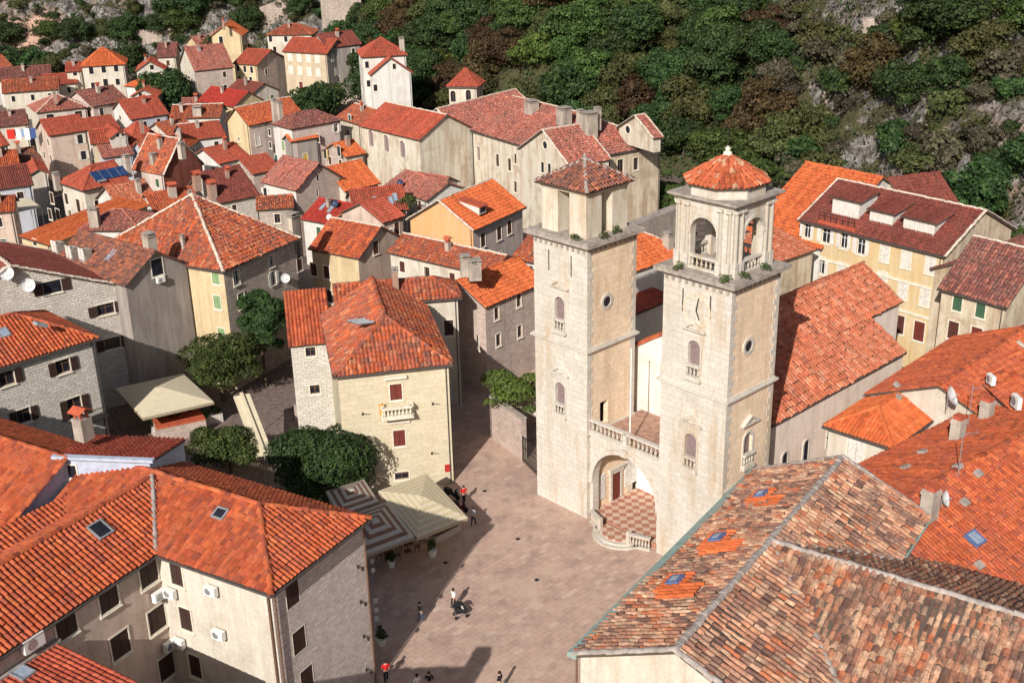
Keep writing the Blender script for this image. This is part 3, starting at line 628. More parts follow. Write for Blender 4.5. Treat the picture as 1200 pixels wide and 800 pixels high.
# ------------------------------------------------------------------ trees
def leafmat(name, c1, c2, c3):
    t = NT(name); g = t.n('NewGeometry'); oi = t.n('ObjectInfo'); r = g.outputs['Random Per Island']
    c = t.ramp(r, [(0, c1), (.45, c2), (1, c3)]); c = t.mix(1., c, t.ramp(oi.outputs['Random'], [(0, .75), (1, 1.2)]), 'MULTIPLY')
    c = t.mix(1., c, t.ramp(t.noise(g.outputs['Position'], .38, 4), [(.3, .55), (.7, 1.4)]), 'MULTIPLY')
    hs = t.n('HueSaturation'); t.l(c, hs.inputs['Color']); t.l(t.math('ADD', .475, t.math('MULTIPLY', oi.outputs['Random'], .05)), hs.inputs['Hue'])
    t.l(hs.outputs[0], t.b.inputs['Base Color']); t.b.inputs['Roughness'].default_value = .6
    tr = t.n('BsdfTranslucent'); t.l(hs.outputs[0], tr.inputs[0]); mx = t.n('MixShader'); mx.inputs[0].default_value = .18
    t.l(t.b.outputs[0], mx.inputs[1]); t.l(tr.outputs[0], mx.inputs[2]); t.l(mx.outputs[0], t.out.inputs[0]); return t.m
LF = {'rust': leafmat('leaves_rusty_brown', (.035,.026,.013), (.07,.047,.02), (.115,.07,.026)), 'dark': leafmat('leaves_dark_green', (.017,.035,.011), (.032,.062,.018), (.062,.10,.027)),
      'mid': leafmat('leaves_mid_green', (.027,.052,.013), (.052,.088,.021), (.10,.14,.035)),
      'olive': leafmat('leaves_olive', (.036,.045,.014), (.065,.072,.022), (.11,.11,.038)),
      'bright': leafmat('leaves_bright_green', (.045,.072,.014), (.08,.115,.022), (.14,.175,.038)),
      'dry': leafmat('twigs_dry', (.04,.035,.023), (.07,.06,.036), (.11,.095,.06))}
def crown_mb(seed, rx, ry, rz, zc, n, leaf, nl=11, squash=.75, dens=.85):
    g = np.random.default_rng(seed); mb = MB(); cen = []
    for i in range(nl):
        a = g.uniform(0, 2*math.pi); h = g.uniform(-.75, .8); r_ = math.sqrt(max(0, 1-h*h))*g.uniform(.3, 1.02)
        cen.append((math.cos(a)*r_*rx, math.sin(a)*r_*ry, zc+h*rz*.78, g.uniform(.2, .5)))
    cen.append((0, 0, zc, .62)); w_ = np.array([c[3]**2 for c in cen]); w_ /= w_.sum(); idx = g.choice(len(cen), n, p=w_); C_ = np.array(cen)[idx]
    dr = g.normal(size=(n, 3)); dr /= np.linalg.norm(dr, axis=1)[:, None]; dr[:, 2] = np.where(g.random(n) < .75, np.abs(dr[:, 2]), dr[:, 2])
    rad = C_[:, 3]*(dens+(1-dens)*2*g.random(n)-.12*g.random(n))*min(rx, ry, rz*1.2)*1.15
    P = C_[:, :3]+dr*rad[:, None]*np.array([rx/min(rx, ry), ry/min(rx, ry), squash])
    nr = dr+g.normal(0, .45, (n, 3)); nr /= np.linalg.norm(nr, axis=1)[:, None]
    a = np.cross(nr, g.normal(size=(n, 3))); a /= np.linalg.norm(a, axis=1)[:, None]; b = np.cross(nr, a); s_ = leaf*g.uniform(.55, 1.25, n)[:, None]
    V = np.stack([P-a*s_*.5, P-b*s_*.32+nr*s_*.08, P+a*s_*.5, P+b*s_*.32+nr*s_*.1], 1).reshape(-1, 3); k = np.arange(n)*4
    mb.add(V, np.stack([k, k+1, k+2, k+3], 1), None, 0, False); return mb, cen
def tree(name, label, cat, loc, seed, rx, ry, rz, zc, n, leaf, mat, group=None, trunk=.22, nl=11, squash=.75, trunk_on=True, dens=.85):
    mb, cen = crown_mb(seed, rx, ry, rz, zc, n, leaf, nl, squash, dens); t = thing(name, label, cat, loc, group); L0 = LOC[t.name]; LOC[t.name] = np.zeros(3)
    c = mb.build('crown', LF[mat], t)
    if trunk_on:
        k = MB(); k.tube((0, 0, -.8), (0, 0, zc*.55), trunk, trunk*.7, 7)
        for x in cen[:7]: k.tube((0, 0, zc*.5), x[:3], trunk*.5, trunk*.15, 5)
        k.build('trunk', M['bark'], t)
    LOC[t.name] = L0; return t
# ------------------------------------------------------------------ cathedral
A0 = math.radians(43.13); ER = np.array([math.cos(A0), math.sin(A0)]); FXV = np.array([math.sin(A0), -math.cos(A0)]); F0 = np.array([5.8, 84.3])
def K(u, v, z): return np.array([*(F0+FXV*u+ER*v), z])
UX, VX, ZX = np.array([*FXV, 0]), np.array([*ER, 0]), np.array([0, 0, 1.])
church = thing('cathedral', 'pale stone cathedral with two bell towers and an arched porch on the square', 'cathedral', K(3.7, 0, 0))
def kbox(mb, u0, u1, v0, v1, z0, z1, mat=0): mb.box(K(u0, v0, z0), UX*(u1-u0), VX*(v1-v0), ZX*(z1-z0), mat)
def cornice(mb, u0, u1, v0, v1, z, steps):          # steps [(out, h)]
    for o, h in steps: kbox(mb, u0-o, u1+o, v0-o, v1+o, z, z+h); z += h
def balus_rail(mb, a, b, z, n, h=1.1, r=.1):
    a, b = np.asarray(a), np.asarray(b); d = unit(b-a); L = np.linalg.norm(b-a); s_ = np.cross(d, ZX)
    mb.box(a-s_*.16+ZX*z, d*L, s_*.32, ZX*.14); mb.box(a-s_*.18+ZX*(z+h-.16), d*L, s_*.36, ZX*.16)
    for i in range(n):
        p = a+d*L*(i+.5)/n+ZX*(z+.14); k = (h-.3)
        mb.lathe(p, [(r*.75, 0), (r*.5, k*.12), (r*1.15, k*.34), (r*.45, k*.72), (r*.85, k*.9), (r*.85, k)], 8)
def face_pt(side, u0, u1, v0, v1, s_, z, out=0.):
    if side == 'F': return K(u0+s_, v0-out, z), UX, -VX
    if side == 'R': return K(u1+out, v0+s_, z), VX, UX
    if side == 'L': return K(u0-out, v1-s_, z), -VX, -UX
    return K(u1-s_, v1+out, z), -UX, VX
def tower(name, label, u0, u1, v0, v1):
    root = church; mb = MB(); H1 = 23.0; q = []
    wins = [('F', 17.3, 1.05, 2.7), ('F', 10.0, 1.05, 2.7)]
    if u0 > 0: wins += [('R', 10.2, 1.0, 2.5)]; door = None
    # walls with openings cut by grid
    body = MB(); cut = {}
    for s_, z, w_, h_ in wins: cut.setdefault(s_, []).append(((u1-u0)/2 if s_ in 'FB' else (v1-v0)/2-.5*(s_ == 'R')*0, z, w_, h_))
    if u0 < 0: cut.setdefault('R', []).append((2.0, 8.95, .95, 2.0))
    for s_ in 'FRBL':
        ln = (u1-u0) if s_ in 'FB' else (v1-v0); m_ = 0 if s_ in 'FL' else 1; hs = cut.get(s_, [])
        xs_ = sorted({0, ln, *[x for a, _, b, _ in hs for x in (a-b/2, a+b/2)]}); zs_ = sorted({0, H1, *[x for _, a, _, b in hs for x in (a-b/2, a+b/2)]})
        for i in range(len(xs_)-1):
            for j in range(len(zs_)-1):
                mx, mz = (xs_[i]+xs_[i+1])/2, (zs_[j]+zs_[j+1])/2
                if any(abs(mx-a) < b/2 and abs(mz-c) < e/2 for a, c, b, e in hs): continue
                pts = [(xs_[i], zs_[j]), (xs_[i+1], zs_[j]), (xs_[i+1], zs_[j+1]), (xs_[i], zs_[j+1])]
                body.face([face_pt(s_, u0, u1, v0, v1, a, b)[0] for a, b in pts], pts, m_)
        for a, c, b, e in hs:
            r_ = [(a-b/2, c-e/2), (a+b/2, c-e/2), (a+b/2, c+e/2), (a-b/2, c+e/2)]
            for i in range(4):
                p0, _, n_ = face_pt(s_, u0, u1, v0, v1, *r_[i]); p1 = face_pt(s_, u0, u1, v0, v1, *r_[(i+1) % 4])[0]
                body.face([p0, p1, p1-n_*.5, p0-n_*.5], None, m_)
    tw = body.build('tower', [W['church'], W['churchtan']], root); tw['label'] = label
    # quoins at the corners of the right hand faces
    for e in (0, 1):
        qb = MB()
        for k in range(48):
            z = k*.48
            if z > H1-.4: break
            ln = .62 if k % 2 else .36
            if e == 0: kbox(qb, u1-.3, u1+.035, v0-.035, v0+ln, z, z+.4801)
            else: kbox(qb, u1-.3, u1+.032, v1-ln, v1+.03, z, z+.4801)
        qb.build('quoins', W['church'], root, tw)
    for z_, stp in ((7.45, [(.07, .12), (.16, .12), (.06, .08)]), (14.6, [(.1, .14), (.28, .16), (.12, .12)])): st = MB(); cornice(st, u0, u1, v0, v1, z_, stp); st.build('string_course', W['church'], root, tw)
    co = MB(); cornice(co, u0, u1, v0, v1, H1-.02, [(.12, .16), (.24, .14), (.55, .3), (.35, .08)])
    for s_ in 'FR':
        ln = (u1-u0) if s_ in 'FB' else (v1-v0); n = 10
        for i in range(n):
            p, d, nn = face_pt(s_, u0, u1, v0, v1, ln*(i+.5)/n, H1-.28); co.box(p-d*.1-nn*.02, d*.2, nn*.16, ZX*.24)
    co.build('cornice', M['graytrim'], root, tw)
    for s_, z, w_, h_ in wins:          # arched windows with balustrade and pediment
        ln = (u1-u0) if s_ in 'FB' else (v1-v0); p, d, n_ = face_pt(s_, u0, u1, v0, v1, ln/2, z); r_ = w_/2; ys = h_/2-r_; fb = MB(); Qp = lambda a, b, o: p+d*a+ZX*b+n_*o
        t_ = np.linspace(0, math.pi, 11); inn = [(-r_, -h_/2), (-r_, ys)]+[(-r_*math.cos(x), ys+r_*math.sin(x)) for x in t_[1:-1]]+[(r_, ys), (r_, -h_/2)]
        ro = r_+.16; ot = [(-ro, -h_/2), (-ro, ys)]+[(-ro*math.cos(x), ys+ro*math.sin(x)) for x in t_[1:-1]]+[(ro, ys), (ro, -h_/2)]
        for i in range(len(inn)-1): fb.prism([Qp(*inn[i], -.01), Qp(*inn[i+1], -.01), Qp(*ot[i+1], -.01), Qp(*ot[i], -.01)], n_*.1)
        for sg in (-1, 1):
            pts = [(sg*r_, ys)]+[(sg*r_*math.cos(x), ys+r_*math.sin(x)) for x in np.linspace(0, math.pi/2, 6)[1:]]+[(sg*r_, h_/2)]; fb.prism([Qp(*x, -.3) for x in pts], n_*.285)
        wo = fb.build('window', W['church'], root); pb = MB(); pb.box(Qp(-r_, -h_/2, -.24), d*w_, ZX*h_, n_*.05); pb.build('pane', SH['grey'], root, wo)
        bb = MB(); a = Qp(-w_/2-.12, -h_/2-.15, .14); b = Qp(w_/2+.12, -h_/2-.15, .14); balus_rail(bb, a*np.array([1, 1, 0]), b*np.array([1, 1, 0]), a[2], 4, 1.05, .1)
        bb.box(Qp(-w_/2-.2, -h_/2-.35, 0), d*(w_+.4), n_*.34, ZX*.2); bb.build('window_balustrade', W['church'], root, wo)
        pe = MB(); zb = h_/2+.75; hw = .98
        if not (s_ == 'R'): pass
        pe.box(Qp(-hw, zb, 0), d*2*hw, n_*.3, ZX*.12)
        for sg in (-1, 1): pe.prism([Qp(sg*hw, zb+.12, .003), Qp(sg*(hw-.3), zb+.12, .003), Qp(0, zb+.55, .003), Qp(0, zb+.72, .003)], n_*.32)
        pe.prism([Qp(-hw+.25, zb+.12, .003), Qp(hw-.25, zb+.12, .003), Qp(0, zb+.55, .003)], n_*.1); pe.build('pediment', W['church'], root, wo)
        if z > 12:
            sl = MB()
            for sg, zz in ((-1, 1.9), (1, 1.9)): sl.box(Qp(sg*1.2-.05, h_/2+zz, .0), d*.1, n_*.012, ZX*1.7)
            sl.build('wall_slit', M['iron'], root, tw)
    # oculus on the right face
    p, d, n_ = face_pt('R', u0, u1, v0, v1, 2.2, 18.4); oc = MB()
    for i in range(18):
        a, b = 2*math.pi*i/18, 2*math.pi*(i+1)/18
        oc.prism([p+d*math.cos(x)*r+ZX*math.sin(x)*r-n_*.01 for x, r in ((a, .42), (b, .42), (b, .66), (a, .66))], n_*.09)
    o = oc.build('oculus', W['church'], root, tw); g = MB(); g.tube(p-n_*.02, p+n_*.012, .43, None, 18); g.build('oculus_pane', M['glass'], root, tw)
    return tw
LTU, RTU, TV = (-5.75, 0.), (7.4, 13.3), (0., 5.6)
lt = tower('left', 'left bell tower under a square brown tiled roof', *LTU, *TV)
rt_ = tower('right', 'right bell tower with arched lantern and octagonal orange tiled roof', *RTU, *TV)
cc = K(10.4, -.01, 20.9); ck = MB()
for i in range(24):
    a, b = 2*math.pi*i/24, 2*math.pi*(i+1)/24; ck.prism([cc+UX*math.cos(x)*r+ZX*math.sin(x)*r for x, r in ((a, 1.12), (b, 1.12), (b, 1.2), (a, 1.2))], -VX*.05)
for i in range(12): a = math.pi*i/6; q = cc+UX*math.cos(a)*.95+ZX*math.sin(a)*.95; ck.box(q-UX*.05-ZX*.05, UX*.1, ZX*.1, -VX*.05)
co_ = ck.build('clock_face', W['churchtan'], church, rt_); ck = MB(); ck.prism([cc+x-VX*.06 for x in (-UX*.05, UX*.05, UX*.32-ZX*.6, UX*.25-ZX*.62)], -VX*.03); ck.prism([cc+x-VX*.06 for x in (-UX*.05, UX*.05, UX*.2+ZX*.95, UX*.14+ZX*.95)], -VX*.03); ck.build('clock_hands', M['iron'], church, rt_)
# left belfry: corner piers, open slots, hipped roof
def belf_left():
    b = MB(); z0, z1 = 23.65, 27.0; u0, u1, v0, v1 = -5.2, -.55, .45, 5.1; pw = 1.72
    for ua, ub in ((u0, u0+pw), (u1-pw, u1)):
        for va, vb in ((v0, v0+pw), (v1-pw, v1)): kbox(b, ua, ub, va, vb, z0, z1)
    kbox(b, u0-.08, u1+.08, v0-.08, v1+.08, z1, z1+.2); kbox(b, u0-.2, u1+.2, v0-.2, v1+.2, z1+.2, z1+.34)
    o = b.build('belfry', W['whitebelfry'] if 'whitebelfry' in W else W['cream'], church, lt)
    rb = MB(); e = .42; c = [K(u0-e, v0-e, 27.35), K(u1+e, v0-e, 27.35), K(u1+e, v1+e, 27.35), K(u0-e, v1+e, 27.35)]; ap = K((u0+u1)/2, (v0+v1)/2, 29.0)
    hb = MB()
    for i in range(4):
        pl = [c[i], c[(i+1) % 4], ap]; ed = unit(pl[1]-pl[0]); ud = unit(ap-(pl[0]+pl[1])/2); tiles(rb, pl, pl[0], ed, ud, .34, .42, 0, 1., .03); nn = np.cross(ed, ud); rb.prism([x-nn*.01 for x in pl], -nn*.12, 1); caps(hb, c[i]+ZX*.06, ap+ZX*.06, .17)
    r = rb.build('tower_roof', [R['old'], M['darkwood']], church, lt); r['label'] = 'square brown tiled tower roof'
    hb.lathe(ap, [(.3, -.05), (.26, .15), (.1, .2), (.16, .35), (.02, .5)], 8); hb.build('ridge_tiles', M['mortargrey'], church, lt)
belf_left()
def belf_right():
    z0 = 23.65; u0, u1, v0, v1 = RTU[0]+.5, RTU[1]-.5, .5, 5.1; L = u1-u0; b = MB(); zt = 28.5; r_ = 1.12; ys = 26.35; th = .55
    for s_ in 'FRBL':
        ln = L if s_ in 'FB' else v1-v0; P = lambda a, z, o=0.: face_pt(s_, u0, u1, v0, v1, a, z, o)[0]; d, n_ = face_pt(s_, u0, u1, v0, v1, 0, 0)[1:]
        m = ln/2; eps = 0 if s_ in 'FB' else th; t_ = np.linspace(0, math.pi, 13)
        for a0, a1 in ((eps, m-r_), (m+r_, ln-eps)): b.prism([P(a0, z0), P(a1, z0), P(a1, ys), P(a0, ys)], -n_*th)
        arc = [(m-r_*math.cos(x), ys+r_*math.sin(x)) for x in t_]
        for i in range(12):
            (a, za), (c, zc) = arc[i], arc[i+1]; b.prism([P(a, za), P(c, zc), P(c, zt), P(a, zt)], -n_*th)
        for a0, a1 in ((eps, m-r_), (m+r_, ln-eps)): b.prism([P(a0, ys), P(a1, ys), P(a1, zt), P(a0, zt)], -n_*th)
        for i in range(12):      # archivolt
            x, y = t_[i], t_[i+1]; q = [(m-rr*math.cos(k), ys+rr*math.sin(k)) for k, rr in ((x, r_), (y, r_), (y, r_+.2), (x, r_+.2))]; b.prism([P(*k, -.01) for k in q], n_*.09)
        for a in (.3, m-r_-.28, m+r_+.28, ln-.3):       # half columns
            b.tube(P(a, z0+1.0, .02), P(a, zt-.3, .02), .16, .14, 8); b.box(P(a-.2, z0+.0, 0), d*.4, n_*.22, ZX*1.05); b.box(P(a-.22, zt-.35, 0), d*.44, n_*.24, ZX*.2)
        b.box(P(m-r_-.3, ys-.1, 0), d*.3, n_*.12, ZX*.14); b.box(P(m+r_, ys-.1, 0), d*.3, n_*.12, ZX*.14)
        a, c = P(m-r_-.05, 0, -.15), P(m+r_+.05, 0, -.15); balus_rail(b, a, c, z0+.02, 6, 1.0, .09)
    o = b.build('belfry', W['church'], church, rt_); c = MB(); cornice(c, u0, u1, v0, v1, zt, [(.14, .12), (.3, .14), (.48, .16)]); c.build('cornice', M['graytrim'], church, rt_)
    # lantern drum, octagon
    cu, cv = (u0+u1)/2, (v0+v1)/2; R0 = 2.72; d = MB(); oc = [K(cu+R0*math.cos(math.pi/8+i*math.pi/4), cv+R0*math.sin(math.pi/8+i*math.pi/4), 28.9) for i in range(8)]
    d.prism(oc, ZX*.85); d.build('lantern_drum', W['church'], church, rt_)
    rb = MB(); hb = MB(); R1 = 3.0; c8 = [K(cu+R1*math.cos(math.pi/8+i*math.pi/4), cv+R1*math.sin(math.pi/8+i*math.pi/4), 29.7) for i in range(8)]; ap = K(cu, cv, 31.45)
    for i in range(8):
        pl = [c8[i], c8[(i+1) % 8], ap]; ed = unit(pl[1]-pl[0]); ud = unit(ap-(pl[0]+pl[1])/2)
        if np.cross(ed, ud)[2] < 0: pl = [pl[1], pl[0], ap]; ed = -ed
        tiles(rb, pl, pl[0], ed, ud, .36, .5, 0, .6); nn = np.cross(ed, ud); rb.prism([x-nn*.01 for x in pl], -nn*.12, 1); caps(hb, c8[i]+ZX*.06, ap+ZX*.06, .15)
    r = rb.build('tower_roof', [R['stripe'], M['darkwood']], church, rt_); r['label'] = 'octagonal orange tower roof with pale tile stripes'; hb.build('ridge_tiles', R['stripe'], church, rt_)
    f = MB(); f.lathe(ap, [(.34, -.1), (.3, .12), (.14, .22), (.2, .38), (.08, .5), (.03, .55)], 10); f.build('finial', M['trim'], church, rt_); f = MB(); f.tube(ap+ZX*.5, ap+ZX*1.7, .025); f.tube(ap+ZX*1.3-UX*.28, ap+ZX*1.3+UX*.28, .025); f.build('cross', M['iron'], church, rt_)
    # bell
    bl = MB(); bl.lathe(K(cu, cv, 25.9), [(.05, .75), (.3, .7), (.42, .35), (.5, .1), (.66, 0), (.6, 0), (.4, .3), (.05, .6)], 14); bl.tube(K(u0, cv, 26.9), K(u1, cv, 26.9), .1); bl.build('bell', M['iron'], church, rt_)
belf_right()
# floor slab inside the towers (roof of the shaft)
# porch: arch wall, vault, back wall, terrace, balustrade
pb = MB(); r_ = 3.35; ys = 3.6; m = 3.7; zt = 7.6; va, th = .35, .7; t_ = np.linspace(0, math.pi, 21)
arc = [(m-r_*math.cos(x), ys+r_*math.sin(x)) for x in t_]
for i in range(20):
    (a, za), (c, zc) = arc[i], arc[i+1]; pb.prism([K(a, va, za), K(c, va, zc), K(c, va, zt), K(a, va, zt)], VX*th)
for a0, a1 in ((.001, m-r_), (m+r_, 7.399)): pb.prism([K(a0, va, .0), K(a1, va, .0), K(a1, va, zt), K(a0, va, zt)], VX*th)
porch = pb.build('porch', W['church'], church)
av = MB()
for i in range(20):
    x, y = t_[i], t_[i+1]; av.prism([K(m-rr*math.cos(k), va+.02, ys+rr*math.sin(k)) for k, rr in ((x, r_-.02), (y, r_-.02), (y, r_+.34), (x, r_+.34))], -VX*.18)
kbox(av, m-.3, m+.3, va-.22, va+.05, ys+r_-.05, ys+r_+.55); kbox(av, m-r_-.42, m-r_+.02, va-.2, va, ys-.22, ys); kbox(av, m+r_-.02, m+r_+.42, va-.2, va, ys-.22, ys); av.build('archivolt', W['church'], church, porch)
ft = MB(); kbox(ft, .001, 7.399, 1.05, 6.64, 7.31, 7.62); ft.build('terrace_floor', M['redfloor'], church, porch)
tb = MB(); kbox(tb, .001, 7.399, va-.15, va+.5, 7.6, 7.8); balus_rail(tb, K(.05, va+.1, 0), K(7.35, va+.1, 0), 7.8, 17, 1.15, .115)
for u in (3.7,): kbox(tb, u-.18, u+.18, va-.08, va+.28, 7.8, 8.98)
tb.build('balustrade', W['church'], church, porch)
bk = MB(); kbox(bk, .001, 7.399, 6.2, 6.5, .0, 7.3); bk.build('porch_back_wall', plaster('porch_white', (.82,.79,.72), (.6,.52,.42), .25), church, porch)
fl = MB(); kbox(fl, .001, 7.399, .35, 6.19, .0, .42)
t = NT('porch_checker_floor'); p = t.pos(); ck = t.n('TexChecker'); t.l(t.mapv(p, (1, 1, 1), -A0+math.radians(45)), ck.inputs[0]); ck.inputs['Scale'].default_value = 1.75; ck.inputs[1].default_value = (.42,.19,.13,1); ck.inputs[2].default_value = (.60,.43,.33,1)
t.color(t.mix(1., ck.outputs[0], t.ramp(t.noise(p, 3, 4), [(.3, .8), (.7, 1.1)]), 'MULTIPLY')); CHK = t.m
fl.build('porch_floor', CHK, church, porch)
# side wall of the porch: door and inscription slabs
dw = MB(); kbox(dw, .0, .14, 2.75, 3.0, .42, 3.0); kbox(dw, .0, .14, 4.0, 4.25, .42, 3.0); kbox(dw, .0, .2, 2.65, 4.35, 3.0, 3.35); kbox(dw, .0, .3, 2.55, 4.45, 3.35, 3.5)
do = dw.build('side_door_frame', W['church'], church, porch); dd = MB(); kbox(dd, .0, .08, 3.0, 4.0, .42, 3.0); dd.build('side_door', SH['red'], church, porch)
t = NT('inscription_slab'); p = t.pos(); sx = t.n('SeparateXYZ'); t.l(p, sx.inputs[0]); row = t.math('SINE', t.math('MULTIPLY', sx.outputs[2], 24.)); nn = t.noise(p, 9, 3)
k = t.math('MULTIPLY', t.ramp(row, [(.3, 0.), (.5, 1.)]), t.ramp(nn, [(.46, 0.), (.52, 1.)])); t.color(t.mix(k, (.72,.70,.66), (.22,.22,.24)))
for v in (1.4, 4.65, 5.5): sl = MB(); kbox(sl, .0, .06, v, v+.75, 1.1, 3.4); sl.build('inscription_slab', t.m, church, porch)
# low balustrades and round steps in front of the porch
for ua, ub in ((.6, 2.2), (6.9, 5.2)):
    lo = MB(); balus_rail(lo, K(ua, -.15, 0), K(ub, -.75, 0), .0, 7, 1.15, .1); kbox(lo, ub-.15, ub+.15, -.92, -.62, 0, 1.3); lo.build('entrance_balustrade', W['church'], church, porch)
for k, (rr, h) in enumerate(((2.35, .14), (1.95, .28), (1.55, .42))):
    s_ = MB(); n = 20; s_.prism([K(3.7+rr*math.cos(math.pi+math.pi*i/n), .36-.9*0+rr*math.sin(math.pi+math.pi*i/n)*.95-.35, .0) for i in range(n+1)], ZX*h); 
    s_.build('step', CHK if k == 2 else W['church'], church, porch)
# terrace end wall (nave gable) with rose window and flagpole
W['whitechurch'] = plaster('plaster_church_front', (.72,.70,.65), (.55,.48,.39), .4)
def gz(u): return 14.55-.62*abs(u-3.7)
g = MB(); us = [-3.6, 3.7, 11.0]; pts = [K(-3.6, 6.65, 0), K(11., 6.65, 0)]+[K(u, 6.65, gz(u)+1.3) for u in (11., 3.7, -3.6)]; g.prism(pts, VX*.45); fac = g.build('west_gable', W['whitechurch'], church)
gc = MB()
for a, b in ((-3.7, 3.7), (3.7, 11.1)): caps(gc, K(a, 6.85, gz(a)+1.33), K(b, 6.85, gz(b)+1.33), .42)
gc.build('ridge_tiles', R['new'], church, fac)
rw = MB(); c = K(3.3, 6.64, 11.9)
for i in range(20):
    a, b = 2*math.pi*i/20, 2*math.pi*(i+1)/20; rw.prism([c+UX*math.cos(x)*r+ZX*math.sin(x)*r for x, r in ((a, 1.0), (b, 1.0), (b, 1.4), (a, 1.4))], -VX*.12)
for i in range(8): a = math.pi*i/4; rw.tube(c-VX*.04, c-VX*.04+UX*math.cos(a)*1.05+ZX*math.sin(a)*1.05, .06, None, 6)
ro = rw.build('rose_window', W['church'], church, fac); g = MB(); g.tube(c+VX*.0, c-VX*.012, 1.0, None, 20); g.build('rose_pane', M['glass'], church, fac)
# nave roof: nave block + lower aisle with the same slope
def nave():
    for sgn in (1, -1):
        rb = MB(); U = lambda u: 3.7+sgn*u
        if sgn > 0: pl = [K(U(4.4), 9.3, gz(U(4.4))), K(U(4.4), 34, gz(U(4.4))), K(3.7, 34, gz(3.7)), K(3.7, 9.3, gz(3.7))]
        else: pl = [K(U(4.4), 34, gz(U(4.4))), K(U(4.4), 9.3, gz(U(4.4))), K(3.7, 9.3, gz(3.7)), K(3.7, 34, gz(3.7))]
        ed = unit(pl[1]-pl[0]); ud = unit(pl[3]-pl[0]); tiles(rb, pl, pl[0], ed, ud, .4, .55, 0, 1., .03); nn = np.cross(ed, ud); rb.prism([x-nn*.01 for x in pl], -nn*.15, 1); r = rb.build('roof', [R['pink'], M['darkwood']], church)
        ab = MB(); u1 = 8.1; e0 = gz(U(u1))
        vs = 6.2 if sgn > 0 else 9.6
        a = [K(U(u1), vs, e0), K(U(u1), 28.4, e0), K(U(4.3), 28.4, gz(U(4.3))-.06), K(U(4.3), vs, gz(U(4.3))-.06)]
        if sgn < 0: a = [a[1], a[0], a[3], a[2]]
        ed = unit(a[1]-a[0]); w_ = a[3]-a[0]; ud = unit(w_-ed*np.dot(w_, ed)); tiles(ab, a, a[0], ed, ud, .4, .55, 0, 1., .03); nn = np.cross(ed, ud); ab.prism([x-nn*.01 for x in a], -nn*.15, 1); r2 = ab.build('roof', [R['pink'], M['darkwood']], church)
        gb = MB(); gb.tube(a[0]-nn*.1, a[1]-nn*.1, .1, None, 6); gb.build('gutter', M['gutter'], church, r2)
    cb = MB(); caps(cb, K(3.7, 9.3, gz(3.7)+.1), K(3.7, 34, gz(3.7)+.1), .2); cb.build('ridge_tiles', R['pink'], church)
    wb = MB(); kbox(wb, 3.7-7.9, 3.7+7.9, 9.5, 28.2, 0, gz(3.7+7.9)-.1); kbox(wb, 3.7+3.75, 3.7+7.9, 7.2, 9.5, 0, gz(3.7+7.9)-.1); ww = wb.build('aisle_wall', W['pinkchurch'], church)
    w2 = MB(); kbox(w2, 3.7-4.1, 3.7+4.1, 9.5, 33.8, 0, gz(3.7+4.1)-.12)
    w2.prism([K(3.7-4.1, 33.8, gz(7.8)-.12), K(3.7+4.1, 33.8, gz(7.8)-.12), K(3.7, 33.8, gz(3.7)-.2)], -VX*.3); w2.build('nave_wall', W['pinkchurch'], church)
    for v in (10.5, 13.5, 17.0, 20.5, 24.0):      # small arched openings of the aisle
        c = K(3.7+7.9, v, 5.4); f = MB(); t2 = np.linspace(0, math.pi, 9)
        inn = [(-.35, -1.0), (-.35, .6)]+[(-.35*math.cos(x), .6+.35*math.sin(x)) for x in t2[1:-1]]+[(.35, .6), (.35, -1.0)]; ot = [(a*1.5, b+.12*(b > .3)) for a, b in inn]
        for i in range(len(inn)-1): f.prism([c+VX*q[0]+ZX*q[1]-UX*.01 for q in (inn[i], inn[i+1], ot[i+1], ot[i])], UX*.1)
        o = f.build('window', W['church'], church, ww); p2 = MB(); p2.prism([c+VX*q[0]+ZX*q[1] for q in inn], UX*.02); p2.build('pane', M['glass'], church, ww)
nave()
FB = np.append(at(738, 521, 7.62)[:2], 7.62)
fp = thing('flagpole', 'tall thin white flagpole standing behind the cathedral terrace balustrade', 'flagpole', FB); f = MB(); f.tube(FB, FB+ZX*8.2, .07, .045); f.build('pole', M['whitepaint'], fp)
f = MB(); f.cbox(FB, .4, .4, .15, A0); f.lathe(FB+ZX*8.2, [(.02, -.02), (.09, .05), (.02, .14)], 8); f.build('base_and_finial', M['metal'], fp)
# tufts on the ledges
for (u, v, z) in ((-.9, -.35, 23.66), (.3, 1.4, 23.66), (.2, 3.2, 23.66), (9.0, -.4, 23.66), (12.9, -.3, 23.66), (13.6, 1.0, 23.66), (13.6, 3.4, 23.66)):
    tw_ = 'right' if u > 5 else 'left'
    where = {-.9: 'near the front corner of the left tower ledge', .3: 'on the sunny right side of the left tower ledge', .2: 'at the far right end of the left tower ledge', 9.0: 'below the front arch of the right tower', 12.9: 'at the front corner of the right tower ledge', 13.6: 'below the right arch of the right tower' if v < 2 else 'at the far right end of the right tower ledge'}[u]
    tree('ledge_plant', 'green weed tuft growing '+where, 'plant', K(u, v, z), int(u*10+50), .4, .4, .35, .25, 160, .16, 'mid', 'weeds on the tower ledges', trunk_on=False)
# ------------------------------------------------------------------ near buildings
def v2(p): return np.array([p[0], p[1]])
